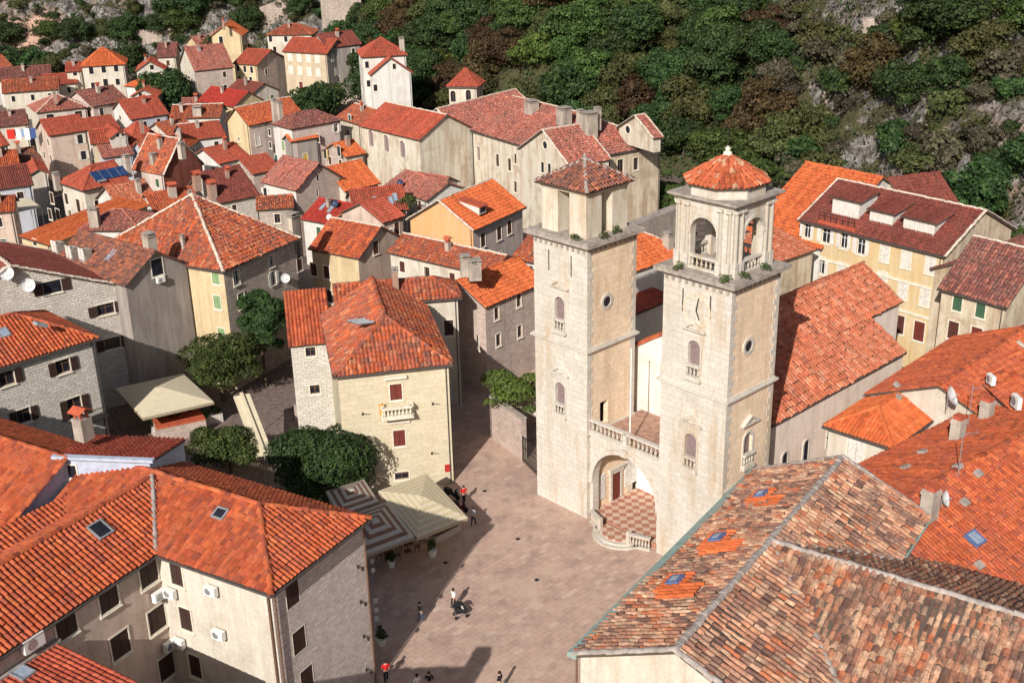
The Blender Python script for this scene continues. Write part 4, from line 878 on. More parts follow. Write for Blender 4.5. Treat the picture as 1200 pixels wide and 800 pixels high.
# L-shaped house at the lower left
z = 12.5; I_ = at(183, 650, z); R_ = at(318, 697, z); RB = at(434, 607, z); d = unit(v2(R_-I_)); n = np.array([-d[1], d[0]])
ll = thing('townhouse', 'large L-shaped house with orange tiled roofs and a rough stone side wall on the square', 'house', (*v2((I_+R_)/2), 0), HG)
A_ = np.array([*(v2(I_)-d*10), z])
fm = block(ll, A_, R_, z, CR=RB, roof='hu', hips='1', wall='cream', walls={'R': 'llstone'}, rm='new', lod=0, p=.33, q=.46, jit=.4, gut=True, cap='tile', sides='FRB', slope=.46,
    wins=[('R', 343, 696, 1.1, 1.55, 'dkbrown-'), ('R', 351, 750, 1.1, 1.55, 'dkbrown-'), ('R', 360, 795, 1.1, 1.55, 'dkbrown-'),
          ('F', 207, 672, .95, 1.6, 'dkbrown'), ('F', 218, 725, .95, 1.6, 'dkbrown'), ('F', 229, 780, .95, 1.6, 'dkbrown')])
W2 = 8.4; a = v2(I_)-d*W2-n*24; b = v2(I_)-n*24
fw_ = block(ll, np.array([*a, z]), np.array([*b, z]), z, D=28.2, roof='gv', wall='pinkish', rm='new', lod=0, p=.33, q=.46, jit=.4, gut=True, slope=fm.rise/(W2/2), sides='R',
    wins=[('R', 174, 671, 1.35, 1.6, 'dkbrown'), ('R', 127, 700, 1.35, 1.6, 'dkbrown'), ('R', 77, 731, 1.35, 1.6, 'dkbrown'), ('R', 184, 725, 1.35, 1.6, 'dkbrown'), ('R', 141, 755, 1.35, 1.6, 'dkbrown'), ('R', 196, 780, 1.35, 1.6, 'dkbrown')])
vb = MB(); va_, vc_ = np.array([*v2(I_), z+.08]), np.array([*(v2(I_)-d*W2/2+n*W2/2), z+fm.rise+.1]); caps(vb, va_, vc_, .16); vb.build('valley_flashing', M['mortargrey'], ll)
skylight(fm, 259, 603, .9, .8, 'glass'); skylight(fw_, 117, 622, 1.1, 1.2, 'glass'); 
for i, (k, px, py, tx) in enumerate((('F', 251, 689, 'white air conditioner high on the cream courtyard wall, right of the brown shutters'), ('F', 260, 740, 'white air conditioner lower on the cream courtyard wall, with a cable hanging under it'),
    ('F', 203, 692, 'white air conditioner in the corner of the courtyard, upper one on the cream wall'), ('F', 213, 750, 'white air conditioner in the corner of the courtyard, lower one on the cream wall'))): ac_unit(fm, k, px, py, tx)
ac_unit(fw_, 'R', 182, 696, 'white air conditioner in the courtyard corner under the shaded wall top window'); ac_unit(fw_, 'R', 195, 754, 'white air conditioner in the courtyard corner under the shaded wall second window'); ac_unit(fw_, 'R', 34, 750, 'big white air conditioner under the lower left eave beside the low red roof', 1.3, .8)
for f_, k, s_ in ((fm, 'R', .12), (fm, 'R', fm.D-.85), (fm, 'F', fm.L-.85)):
    dp = MB(); p0 = side_pt(f_, k, s_, .2, .12)[0]; p1 = side_pt(f_, k, s_, z-.15, .12)[0]; dp.tube(p0, p1, .055, None, 6); dp.build('downpipe', M['wood'], ll)
for i in range(4):           # iron lamps / brackets on the stone wall
    s_ = fm.D-1.6; zz = 9.6-i*2.6; c, dd, nn = side_pt(fm, 'R', s_, zz); 
    t = thing('wall_lamp', 'dark wall lamp on the rough stone wall corner, %s of four' % ['topmost', 'second from top', 'third from top', 'lowest'][i], 'lamp', c, 'lamps on the stone wall')
    m_ = MB(); m_.box(c-dd*.06-np.array([0, 0, .12]), dd*.12, nn*.04, (0, 0, .24)); m_.tube(c+nn*.04, c+nn*.4+np.array([0, 0, .1]), .025); m_.build('bracket', M['iron'], t); m_ = MB(); m_.lathe(c+nn*.4-np.array([0, 0, .18]), [(.04, 0), (.09, .03), (.11, .22), (.03, .28)], 8); m_.build('lantern', M['iron'], t)
# low annex at the very bottom left
s_, z_ = side_hit(fw_, 'R', 64, 752); Pc = side_pt(fw_, 'R', s_, z_, .02)[0]; a_ = v2(Pc)-n*14; La = 9.
lo_ = thing('annex', 'low annex with dark red tiles and pale coping at the bottom left corner', 'annex', (*v2(Pc), 0), HG)
fa = block(lo_, np.array([*a_, z_-.5]), np.array([*(a_+d*La), z_-.5]), z_-.5, D=14, roof='sR', rise=.5, wall='pinkish', rm='red', lod=0, p=.3, jit=.2, ov=.05, cap=None)
m_ = MB(); m_.box(np.array([*a_, z_+.05]), np.array([*(n*14.2), 0]), np.array([*(d*.3), 0]), (0, 0, .16)); m_.build('coping', M['graytrim'], lo_)
skylight(fa, 26, 790, .9, 1.2)
# house with the pale blue parapet
b2 = thing('townhouse', 'orange roofed house with pale blue painted walls around a light well at the left edge', 'house', (-38, 72, 0), HG)
zr_ = 15.2; P_ = at(78, 537, zr_); hw2 = 5.2; A_ = v2(P_)-d*26-n*hw2; B_ = v2(P_)-n*hw2; z2 = zr_-2.5
fb = block(b2, np.array([*A_, z2]), np.array([*B_, z2]), z2, D=hw2*2, roof='gu', rise=2.5, wall=M['bluepaint'], rm='new', lod=0, p=.33, jit=.3, sides='FR', edgecap='1', cap='tile', ov=.15)
chimney(fb, 97, 500, .9, .7, None, 'chim', 'tent')
Q_ = at(176, 541, zr_); e_ = unit(v2(Q_-P_)); P0_ = v2(P_)-e_*1.0
fs = block(b2, np.array([*(P0_-e_*0), zr_-1.2]), np.array([*(v2(Q_)), zr_-1.2]), zr_-1.2, D=5.5, roof='sB', rise=1.2, wall=M['bluepaint'], rm='red', lod=0, p=.33, jit=.3, sides='FR', ov=.12, cap=None, wins=[('F', 82, 552, .9, .9, 'proud:dark')])
m_ = MB(); k_ = np.array([e_[1], -e_[0]]); m_.box(np.array([*(P0_+k_*.1), zr_-.05]), np.array([*(v2(Q_)-P0_+e_*.2), 0]), np.array([*(-k_*.4), 0]), (0, 0, .2)); m_.build('parapet', M['bluepaint'], b2)
S0, S1 = at(20, 640, 13.6), at(132, 582, 13.6); e_ = unit(v2(S1-S0)); k_ = np.array([e_[1], -e_[0]])
block(b2, np.array([*(v2(S0)-e_*8), 12.0]), np.array([*(v2(S1)), 12.0]), 12.0, D=3.4, roof='sF', rise=1.2, wall=M['bluepaint'], rm='new', lod=0, p=.33, jit=.3, sides='R', ov=.1, cap=None)
# stone house at the left with corrugated orange roof
st = house('white stone house with orange hipped roof and open brown shutters at the left edge', (-68, 452), (116, 396), 12, D=10, roof='hu', hips='1', wall='whitestone', rm='new', lod=0, p=.36, jit=.2, gut=True, slope=.5,
    wins=[('F', 74, 429, 1.3, 1.25, 'bopen'), ('F', 8, 443, 1.3, 1.25, 'bopen'), ('F', 88, 477, 1.3, 1.9, 'bopen'), ('F', 28, 487, 1.2, 1.3, 'bopen')])
skylight(st, 47, 381, .8, 1.0); skylight(st, 4, 391, .9, 1.1)
# balcony on it
c, dd, nn = side_pt(st, 'F', *side_hit(st, 'F', 110, 487)); m_ = MB(); m_.box(c-dd*1.2-np.array([0, 0, .1]), dd*2.2, nn*1.0, (0, 0, .15))
for i in range(12): m_.tube(c-dd*1.15+dd*2.1*i/11+nn*.95, c-dd*1.15+dd*2.1*i/11+nn*.95+np.array([0, 0, .95]), .018, None, 4)
m_.box(c-dd*1.2+nn*.92+np.array([0, 0, .95]), dd*2.2, nn*.06, (0, 0, .05)); m_.build('balcony', M['iron'], st.root)
# stone gabled house behind it
s4 = house('stone house with long brown roof and satellite dishes, left of the grey gable', (-112, 391), (141, 334), 12.6, D=12, roof='gv', wall='stone', rm='brown', lod=0, p=.33, cap='mortar', slope=.42, edgecap='1',
    wins=[('F', 61, 336, 1.7, 1.2, 'bopen'), ('F', 124, 362, 1.7, 1.1, 'bopen'), ('F', 132, 402, 1.6, 1.2, 'bopen')], walls={'R': 'grey'})
for (px, py, tx) in ((7, 318, 'leftmost of two white satellite dishes on the stone wall at the left edge'), (32, 332, 'white satellite dish on the stone wall beside the brown shuttered window')):
    c, dd, nn = side_pt(s4, 'F', *side_hit(s4, 'F', px, py)); dish(c+nn*.5-np.array([0, 0, .8]), tx, .65, (.1, -.9, .35))
# grey rendered gable
g5 = house('tall grey rendered gable house with mottled brown roof and a small white framed attic window', (146, 336), (224, 311), 13, D=13, roof='gv', wall='grey', rm='old', lod=0, p=.36, jit=1., sag=.05, slope=.62, cap='tile',
    wins=[('F', 184, 313, 1.3, 1.7, 'proud:sash')])
skylight(g5, 131, 300, .8, 1.4); chimney(g5, 176, 288, 1.0, 1.0); ac_unit(g5, 'F', 186, 327, 'white air conditioner under the attic window of the grey gable', .9, .55)
for px, py in ((68, 297), (85, 303), (100, 306)):
    P, ed, ud, nr = roof_hit(g5, px, py); m_ = MB(); e = unit(np.array([ud[0], ud[1], 0])); g = np.array([-e[1], e[0], 0]); m_.box(P-g*.5-e*.3-np.array([0, 0, .3]), g*1.1, e*.9, (0, 0, 1.5)); o = m_.build('dormer', M['graytrim'], g5.root)
    s_ = MB(); s_.box(P-g*.45-e*.36+np.array([0, 0, .25]), g*.42, e*.06, (0, 0, 1.2)); s_.box(P+g*.05-e*.36+np.array([0, 0, .25]), g*.42, e*.06, (0, 0, 1.2)); s_.build('dormer_shutter', SH['white'], g5.root, o)
# big orange hipped roof
h6 = house('big house with worn orange white ridged hipped roof and rough grey stone wall', (262, 319), (352, 279), 13, C=(150, 279), roof='hu', hips='01', wall='rubble', walls={'L': 'yellow'}, rm='worn', lod=0, p=.36, jit=1., sag=.06, cap='mortar', slope=.62, gut=True,
    wins=[('L', 253, 325, .9, 1.4, 'lgreen'), ('L', 255, 354, .9, 1.4, 'lgreen'), ('L', 260, 392, .9, 1.4, 'lgreen'), ('F', 277, 325, .9, 1.5, 'sash'), ('F', 283, 352, .95, 1.6, 'lgreen'), ('F', 318, 306, .8, 1.2, 'sash'), ('F', 320, 326, .8, 1.4, 'wopen'), ('F', 351, 310, .8, 1.3, 'brown')])
chimney(h6, 343, 268, 1.3, 1.4, 1.0); chimney(h6, 215, 290, .35, 1.0)
c, dd, nn = side_pt(h6, 'F', *side_hit(h6, 'F', 331, 326)); dish(c+nn*.4-np.array([0, 0, .7]), 'white satellite dish on the rough grey stone wall beside a pale blue window', .5, (.1, -.9, .35))
# yellow ashlar house with balcony (on the square)
yh = house('yellow stone house with orange hipped roof and a small balustraded balcony facing the square', (391, 442), (531, 427), 11.3, CR=(507, 357), roof='hv', hips='0', wall='ashlar', rm='worn', lod=0, p=.34, jit=.7, gut=True, cap='tile', slope=.66, ridge=(4.2, 0),
    wins=[('F', 464, 459, 1.0, 1.45, 'red'), ('F', 468, 513, 1.0, 1.5, 'red'), ('F', 471, 557, 1.2, .7, 'dark')])
R['worn2'] = R['worn']
c, dd, nn = side_pt(yh, 'F', *side_hit(yh, 'F', 465, 486)); bm = MB(); bm.box(c-dd*1.35, dd*2.7, nn*.95, (0, 0, .16))
for a in (-1.0, 1.0): bm.prism([c+dd*(a-.12)-np.array([0, 0, .5]), c+dd*(a-.12), c+dd*(a-.12)+nn*.8], dd*.24)
bo = bm.build('balcony', M['trim'], yh.root); bm = MB(); z0 = c[2]+.16
balus_rail(bm, (c-dd*1.25+nn*.82)*[1, 1, 0], (c+dd*1.25+nn*.82)*[1, 1, 0], z0, 8, .95, .09)
for a in (-1, 1): balus_rail(bm, (c+dd*1.22*a+nn*.05)*[1, 1, 0], (c+dd*1.22*a+nn*.75)*[1, 1, 0], z0, 2, .95, .09)
bm.build('balcony_balustrade', M['trim'], yh.root, bo)
cn = MB(); q, dd2, nn2 = side_pt(yh, 'F', *side_hit(yh, 'F', 463, 443)); cn.box(q-dd*.95, dd*1.9, nn*.3, (0, 0, .22)); cn.build('window_cornice', M['trim'], yh.root); cn = MB(); q = side_pt(yh, 'F', *side_hit(yh, 'F', 467, 495))[0]; cn.box(q-dd*.95, dd*1.9, nn*.2, (0, 0, .14)); cn.build('window_cornice', M['trim'], yh.root)
for i, (px, py) in enumerate(((425, 485), (507, 473), (506, 531), (437, 542))):
    c, dd, nn = side_pt(yh, 'F', *side_hit(yh, 'F', px, py)); t = thing('wall_bracket', 'thin iron flag bracket on the yellow stone house, %s' % ['left of the balcony', 'right of the balcony', 'low near the right corner', 'low above the awning at the left'][i], 'bracket', c, 'iron flag brackets on the yellow house'); m_ = MB(); m_.tube(c, c+nn*1.0+np.array([0, 0, .6]), .035); m_.build('rod', M['iron'], t); m_ = MB(); m_.box(c-dd*.08-np.array([0, 0, .12]), dd*.16, nn*.03, (0, 0, .24)); m_.build('plate', M['iron'], t)
c, dd, nn = side_pt(yh, 'F', *side_hit(yh, 'F', 447, 475)); t = thing('flag', 'small yellow and orange flag hanging beside the balcony', 'flag', c); m_ = MB(); m_.tube(c, c+nn*.9+np.array([0, 0, .7]), .02); m_.build('flag_staff', M['wood'], t)
m_ = MB(); p0 = c+nn*.25+np.array([0, 0, .25]); m_.prism([p0-dd*.25, p0+dd*.2, p0+dd*.15-np.array([0, 0, 1.1]), p0-dd*.2-np.array([0, 0, 1.2])], nn*.04); m_.build('cloth', flat('flag_yellow', (.7,.3,.04), .9), t)
c, dd, nn = side_pt(yh, 'F', *side_hit(yh, 'F', 525, 548)); t = thing('wall_sign', 'small red square sign on the yellow house near the awning', 'sign', c); m_ = MB(); m_.box(c-dd*.28-np.array([0, 0, .35]), dd*.56, nn*.06, (0, 0, .7)); m_.build('panel', flat('sign_red', (.42,.03,.025), .6), t)
sk_ = MB()
for dx_ in (0, 1, 2):
    P, ed, ud, nr = roof_hit(yh, 417+dx_*5, 376+dx_*1.5); 
    if nr[2] < 0: nr = -nr
    sk_.box(P-ed*.7-ud*.09, ed*1.5, ud*.18, nr*.2)
sk_.build('skylight', M['zinc'], yh.root, yh.roof)
# small annex on its left
an = house('narrow pale stone annex with bright orange shed roof left of the yellow house', (338, 407), (390, 402), 9.6, D=6.6, roof='sF', rise=3.1, wall='whitestone', rm='new', lod=0, p=.34, jit=.2,
    wins=[('F', 364, 412, .9, .9, 'dark'), ('F', 369, 456, .9, .9, 'dark')], ov=.2)
# roof behind the yellow house
bh = house('cream house with long orange roof and a slim chimney behind the yellow house', (392, 361), (541, 349), 11.4, CR=(572, 327), roof='hu', hips='1', wall='cream', walls={'R': 'pinkish'}, rm='worn', lod=0, p=.4, jit=.6, gut=True, slope=.6,
    wins=[('F', 526, 384, .9, 1.6, 'dkbrown'), ('R', 560, 400, .8, 1.2, 'brown')])
chimney(bh, 464, 341, .55, 2.0, .55, 'brick', 'slab')
chimney(bh, 545, 313, .9, .9); chimney(bh, 556, 317, 1.2, .8)
# house 7 pale yellow with brown shutters
h7 = house('pale yellow house with brown shutters and salmon orange roof in the town middle', (360, 292), (420, 304), 9.5, D=8.6, roof='gu', wall='yellow', walls={'R': 'pinkish'}, rm='new', lod=1, p=.32, cap='mortar', slope=.62,
    wins=[('F', 368, 316, .9, 1.5, 'brown'), ('F', 383, 319, .9, 1.5, 'brown'), ('F', 372, 345, .9, 1.5, 'brown'), ('F', 386, 347, .9, 1.5, 'brown'), ('R', 440, 290, .85, 1.5, 'brown')])
h7b = house('pink walled house with red roof and a brown shutter against the orange gable', (449, 262), (476, 253), 9.0, D=8, roof='gu', wall='pinkish', rm='red', lod=1, wins=[('F', 465, 268, .85, 1.6, 'brown')])
ac_unit(h7b, 'F', 456, 270, 'white air conditioner on the pink wall next to the brown shutter', .8, .6)
# house 8 ochre gable
h8 = house('orange plastered gable house with clean orange roof and brown shuttered lilac side wall', (476, 258), (555, 271), 10., CR=(625, 244), roof='gv', wall='orange', walls={'R': 'mauve'}, rm='bright', lod=1, p=.34, cap='mortar', edgecap='0', slope=.62, gut=True,
    wins=[('R', 566, 281, .95, 1.7, 'brown'), ('R', 585, 273, .95, 1.7, 'brown'), ('R', 597, 266, .95, 1.7, 'brown'), ('R', 586, 303, .95, 1.7, 'brown'), ('R', 615, 290, .95, 1.7, 'brown')])
P, ed, ud, nr = roof_hit(h8, 556, 247); m_ = MB(); e = unit(np.array([ed[0], ed[1], 0])); u_ = unit(np.array([ud[0], ud[1], 0])); s_ = 1.5
m_.prism([P-e*s_/2-u_*1.2-np.array([0, 0, .2]), P-e*s_/2-u_*1.2+np.array([0, 0, .7]), P-e*s_/2+u_*2.4+np.array([0, 0, 1.3])], e*s_); o = m_.build('dormer', W['white'], h8.root); m_ = MB(); q0 = P-e*s_/2-u_*1.45
m_.prism([q0-e*.15+np.array([0, 0, .72]), q0+e*(s_+.15)+np.array([0, 0, .72]), q0+e*(s_+.15)+u_*3.9+np.array([0, 0, 1.37]), q0-e*.15+u_*3.9+np.array([0, 0, 1.37])], (0, 0, .1)); m_.build('dormer_roof', M['clay'], h8.root, o)
m_ = MB(); m_.box(P-e*s_*.35-u_*1.22+np.array([0, 0, .0]), e*s_*.7, u_*.04, (0, 0, .6)); m_.build('dormer_window', M['glass'], h8.root, o)
# house 11 orange roof beside the left tower
h11 = house('stone house with bright orange roof and dark windows tucked behind the left bell tower', (569, 361), (640, 331), 9.4, D=7.5, roof='gu', wall='pinkstone', rm='bright', lod=1, p=.36, slope=.55,
    wins=[('F', 582, 367, .7, 1.3, 'dark'), ('F', 608, 352, .7, 1.3, 'dark'), ('F', 584, 398, .7, 1.3, 'dark'), ('F', 609, 388, .7, 1.3, 'dark')])
h11b = house('white house with mixed orange roof just left of the left bell tower cornice', (597, 303), (640, 312), 9.6, D=7, roof='gu', wall='white', rm='worn', lod=1, slope=.5)
# orange roofs between the two towers
h12 = house('pale house with bright orange hipped roof seen between the bell towers', (735, 322), (812, 296), 9.8, D=9, roof='hu', hips='01', wall='white', rm='bright', lod=1, cap='mortar', slope=.6,
    wins=[('F', 778, 349, .8, 1.9, 'dark'), ('F', 752, 356, .7, 1.6, 'dark')])
chimney(h12, 783, 290, .9, 1.4); 
h12b = house('low house with dark red roof between the bell towers beside the nave', (737, 372), (790, 350), 6.5, D=5.5, roof='sF', rise=1.2, wall='white', rm='red', lod=1)
# lower right group: big house with very old mixed tiles
z = 14.; A_ = at(672, 766, z); B_ = at(885, 551, z); dd = unit(v2(B_-A_)); nn = np.array([dd[1], -dd[0]])    # nn towards the right
rz_ = 16.42; P1 = at(791, 762, rz_); wd = 2*np.dot(v2(P1)-v2(A_), nn)
br_ = thing('townhouse', 'big lower right house with weathered pale and dark tiles and green copper gutter', 'house', (*v2((A_+B_)/2), 0), HG)
Ls = np.linalg.norm(v2(B_-A_))
# frame: F side is the near gable (A -> right), v runs along the gutter
fA = block(br_, A_, np.array([*(v2(A_)+nn*wd), z]), z, D=Ls, roof='gv', rise=rz_-z, wall='cream', rm='mix', lod=0, p=.36, q=.5, jit=.9, sag=.06, cap='mortargrey', gut='copper', thick=.2, edgecap='1', ov=.25)
J = at(912, 636, rz_); s0 = np.dot(v2(J)-v2(A_), dd); hw = wd*.5
cw = v2(A_)+nn*wd/2+dd*(s0-hw); slD = (rz_-z)/(wd/2); fD = block(br_, np.array([*(v2(A_)+nn*(wd-.1)), z-3.4*slD]), np.array([*(v2(A_)+nn*(wd+3.3)), z-3.4*slD]), z-3.4*slD, D=s0-.4, roof='sR', rise=3.4*slD+.02, wall='cream', rm='mix', lod=0, p=.36, q=.5, jit=.9, sag=.06, thick=.2, ov=.25, sides='FR', cap=None)
hC = hw+3.2; cw = v2(A_)+nn*wd/2+dd*(s0-hC); zC = rz_-hC*slD
fC = block(br_, np.array([*(cw), zC]), np.array([*(cw+nn*30), zC]), zC, D=2*hC, roof='gu', rise=rz_-zC-.03, wall='cream', rm='mix', lod=0, p=.36, q=.5, jit=.9, sag=.06, cap='mortargrey', thick=.2, ov=.25)
gg = MB(); gg.prism([np.array([*(v2(A_)-nn*.3-dd*.1), z-.2]), np.array([*(v2(A_)+nn*.2-dd*.1), z-.2]), np.array([*(v2(A_)+nn*.2-dd*.1), z+.22]), np.array([*(v2(A_)-nn*.3-dd*.1), z+.08])], np.array([*(dd*(Ls+.2)), 0])); gg.build('gutter', M['copper'], br_, fA.roof)
vb = MB()
for sg, in ((-1,),): caps(vb, np.array([*(v2(A_)+nn*wd/2+dd*s0), rz_+.02]), np.array([*(v2(A_)+nn*(wd+3)+dd*(s0-hw-3)), z-3*slD+.1]), .17); caps(vb, np.array([*(v2(A_)+nn*wd/2+dd*s0), rz_+.02]), np.array([*(v2(A_)+nn*wd+dd*(s0+hw)), z+.1]), .17)
vb.build('valley_mortar', M['mortargrey'], br_)
for (px, py, wq, hq) in ((842, 634, 1.0, .9), (793, 684, 1.0, .9), (893, 583, .9, .8)):
    P, ed, ud, nr = roof_hit(fA, px, py)
    if nr[2] < 0: nr = -nr
    m_ = MB(); q_ = P-ed*wq*1.0-ud*hq*.9+nr*.1; pl_ = [q_, q_+ed*wq*2.1, q_+ed*wq*2.1+ud*hq*1.8, q_+ud*hq*1.8]; tiles(m_, pl_, q_, ed, ud, .36, .5, 0, .5); q_ = P+ed*wq*.3-ud*hq*.4+nr*.09; pl2_ = [q_, q_+ed*wq*1.5, q_+ed*wq*1.5+ud*hq*2.6, q_+ud*hq*2.6]; tiles(m_, pl2_, q_, ed, ud, .36, .5, 0, .5); o = m_.build('skylight_surround', R['bright'], br_, fA.roof); m_ = MB(); m_.box(P-ed*wq*.4-ud*hq*.4+nr*.15, ed*wq*.85, ud*hq*.85, nr*.22); m_.build('skylight', M['navy'], br_, fA.roof)
    m_ = MB(); m_.box(P-ed*wq*.22-ud*hq*.2+nr*.37, ed*wq*.5, ud*hq*.45, nr*.02); m_.build('skylight_glass', M['sky'], br_, fA.roof)
m_ = MB(); c = fA.P(.12, .1, 0); m_.tube(c+[0, 0, 0], c+np.array([0, 0, z-.3]), .06, None, 6); m_.build('downpipe', M['wood'], br_)
# house just below the frame: only its shadow reaches the square
sh = house('house below the picture edge throwing the shadow with a chimney onto the square', np.array([-26., 42.4, 11.6]), np.array([-10.2, 42.4, 11.6]), 11.6, D=4.4, roof='gu', rise=1.5, wall='cream', rm='new', lod=1)
chimney(sh, *proj(-10.9, 43.6, 12.6), 1.0, 2.0)
# orange roofs on the right
zE = 10.2
e1 = house('cream house with clean orange hipped roof beside the church nave', (964, 499), (1047, 526), zE, CR=(1100, 486), roof='hv', hips='0', wall='cream', rm='bright', lod=0, p=.3, q=.4, jit=.2, gut=True, cap='tile', slope=.5, thick=.16,
    wins=[('F', 1003, 528, 1.3, 1.9, 'white')])
tilevent(e1, 1053, 455, .35); tilevent(e1, 1055, 469, .35)
E1 = e1
o_ = E1.P(0, E1.D, 0); e2 = house('long orange roofed house running back from the hipped roof beside the nave', np.array([*v2(E1.P(.2, E1.D-1.5, 0)), zE+.6]), np.array([*v2(E1.P(E1.L+6, E1.D-1.5, 0)), zE+.6]), zE+.6, D=16, roof='gv', wall='cream', rm='new', lod=0, p=.3, q=.4, jit=.3, slope=.42, gut=True)
e3 = house('cream gabled house with an air conditioner above the orange roofs at the right edge', (1131, 432), (1196, 492), 12.6, D=8, roof='gu', wall='cream', rm='new', lod=0, p=.3, jit=.3, slope=.5, cap='mortar')
ac_unit(e3, 'F', 1166, 444, 'white air conditioner on the cream wall among the orange roofs at the right', .9, .7); ac_unit(e3, 'F', 1196, 470, 'white air conditioner at the right edge low on the cream wall', 1.0, .9)
# large orange roof in front
zF = 11.0; P0, P1 = at(1068, 588, 13.8), at(1230, 500, 13.8); df = unit(v2(P1-P0)); nf = np.array([df[1], -df[0]])
e4 = house('large orange tiled roof with chimneys, vents and a blue skylight at the right edge', np.array([*(v2(P0)-df*4+nf*8), zF]), np.array([*(v2(P1)+df*4+nf*8), zF]), zF, D=16, roof='gu', rise=3.4, wall='cream', rm='new', lod=0, p=.3, q=.42, jit=.5, cap='tile')
skylight(e4, 1142, 632, .95, 1.0, 'sky', 'navy')
def bigchim(px, py, h, w_, label):
    f = e4; P, ed, ud, nr = roof_hit(f, px, py); e = unit(np.array([ed[0], ed[1], 0])); g = np.array([-e[1], e[0], 0]); mb = MB(); mb.box(P-e*w_/2-g*w_/2-[0, 0, .9], e*w_, g*w_, (0, 0, h+.9)); mb.box(P-e*w_*.56-g*w_*.56+[0, 0, h-.35], e*w_*1.12, g*w_*1.12, (0, 0, .2)); o = mb.build('chimney', M['chim'], f.root); o['label'] = label
    c = MB(); c.box(P-e*w_*.42-g*w_*.42+[0, 0, h], e*w_*.84, g*w_*.84, (0, 0, .28)); c.build('chimney_pot', M['clay'], f.root, o)
bigchim(1088, 606, 1.9, .8, 'tall plastered chimney with clay top'); bigchim(1121, 515, 1.6, .75, 'plastered chimney with clay top'); bigchim(1155, 490, 1.4, .75, 'small plastered chimney')
for px, py in ((1078, 532), (1058, 550), (1150, 668), (1119, 549), (1149, 560), (1133, 594)): tilevent(e4, px, py, .5)
P = roof_hit(e4, 1103, 597)[0]; dish(P, 'white satellite dish beside the tall chimney on the large orange roof', .5, (.85, -.5, .3)); P = roof_hit(e2, 1110, 476)[0]; dish(P, 'large grey satellite dish on a frame above the small cream gable at the right', .75, (.8, -.4, .45))
for i, (px, py) in enumerate(((1134, 500), (1122, 560))):
    P = roof_hit(e4, px, py)[0]; t = thing('roof_antenna', ['thin roof antenna mast rising between the two plastered chimneys', 'thin roof antenna with crossbars beside the tall plastered chimney'][i], 'antenna', P, 'antennas on the large orange roof'); m_ = MB(); m_.tube(P-[0, 0, .2], P+[0, 0, 3.2], .03); m_.build('mast', M['metal'], t); m_ = MB(); m_.tube(P+[0, 0, 3.0], P+[1.1, .3, 3.0], .015)
    for k in range(6): m_.tube(P+[k*.2, k*.055-.25, 3.0], P+[k*.2, k*.055+.25, 3.0], .012, None, 4)
    m_.build('aerial', M['metal'], t)
# long yellow house with three dormers
yb = house('long yellow ochre house with dark red roof, three white dormers and white shutters', (935, 258), (1107, 301), 13, CR=(1160, 262), roof='gu', wall='ochre', walls={'R': 'dirty'}, rm='brown', lod=1, p=.32, gut=True, slope=.5, cap='mortar', edgecap='01',
    wins=[('F', 946, 270, .9, 1.7, 'wopen'), ('F', 968, 276, 1.1, 1.7, 'wopen'), ('F', 989, 282, .9, 1.7, 'wopen'), ('F', 1009, 289, 1.0, 1.7, 'wopen'), ('F', 1037, 297, 1.05, 1.75, 'white'), ('F', 1062, 304, 1.05, 1.75, 'white'), ('F', 1090, 311, 1.05, 1.75, 'white'),
          ('F', 962, 311, 1.0, 1.9, 'wopen'), ('F', 986, 316, 1.0, 1.6, 'white'), ('F', 1034, 328, 1.05, 1.75, 'white'), ('F', 1058, 340, 1.05, 1.85, 'white'), ('F', 1084, 348, 1.05, 1.85, 'white'), ('F', 1054, 380, 1.1, 2.0, 'brown'), ('F', 1077, 388, 1.2, 2.1, 'red'), ('F', 1010, 322, 1.0, 1.7, 'white'), ('F', 1028, 372, 1.1, 2.0, 'brown')])
sc_ = MB()
for py in (331, 366):
    c, d_, n_ = side_pt(yb, 'F', 0, side_hit(yb, 'F', 1060, py)[1]); sc_.box(c, d_*yb.sd['F'][2], n_*.12, (0, 0, .25))
sc_.build('string_course', M['trim'], yb.root)
def dormer(f, px, py, w_, d_, h_, n):
    P, ed, ud, nr = roof_hit(f, px, py); e = unit(np.array([ed[0], ed[1], 0])); u_ = unit(np.array([ud[0], ud[1], 0])); Zv = np.array([0, 0, 1.]); mb = MB(); o0 = P-e*w_/2
    mb.prism([o0-Zv*.3, o0+Zv*h_, o0+u_*d_+Zv*(h_+.55), o0+u_*d_-Zv*.3], e*w_); o = mb.build('dormer', W['white'], f.root)
    rb = MB(); ov = .3; A1 = o0-e*ov-u_*ov+Zv*(h_+.02); pl = [A1, A1+e*(w_+2*ov), A1+e*(w_+2*ov)+u_*(d_+ov)+Zv*.62, A1+u_*(d_+ov)+Zv*.62]; tiles(rb, pl, pl[0], e, unit(pl[3]-pl[0]), .32, .48, 1); rb.prism(pl, (0, 0, -.1), 1); rb.build('dormer_roof', [R['brown'], M['darkwood']], f.root, o)
    for i in range(n):
        s_ = MB(); s_.box(o0+e*(w_*(i+.08)/n)-u_*.04+Zv*.15, e*w_*.84/n, u_*.05, Zv*(h_-.35)); s_.build('dormer_shutter', SH['white'], f.root, o)
dormer(yb, 990, 254, 3.4, 3.2, 1.9, 3); dormer(yb, 1032, 262, 2.8, 3.4, 1.3, 4); dormer(yb, 1076, 272, 3.6, 3.6, 1.3, 5)
P, ed, ud, nr = roof_hit(yb, 975, 262); tb = MB(); e = unit(np.array([ed[0], ed[1], 0])); u_ = unit(np.array([ud[0], ud[1], 0])); tb.box(P-e*1.5-u_*.4-np.array([0, 0, .3]), e*4.6, u_*1.3, (0, 0, .45)); o = tb.build('roof_terrace', M['clay'], yb.root)
tb = MB()
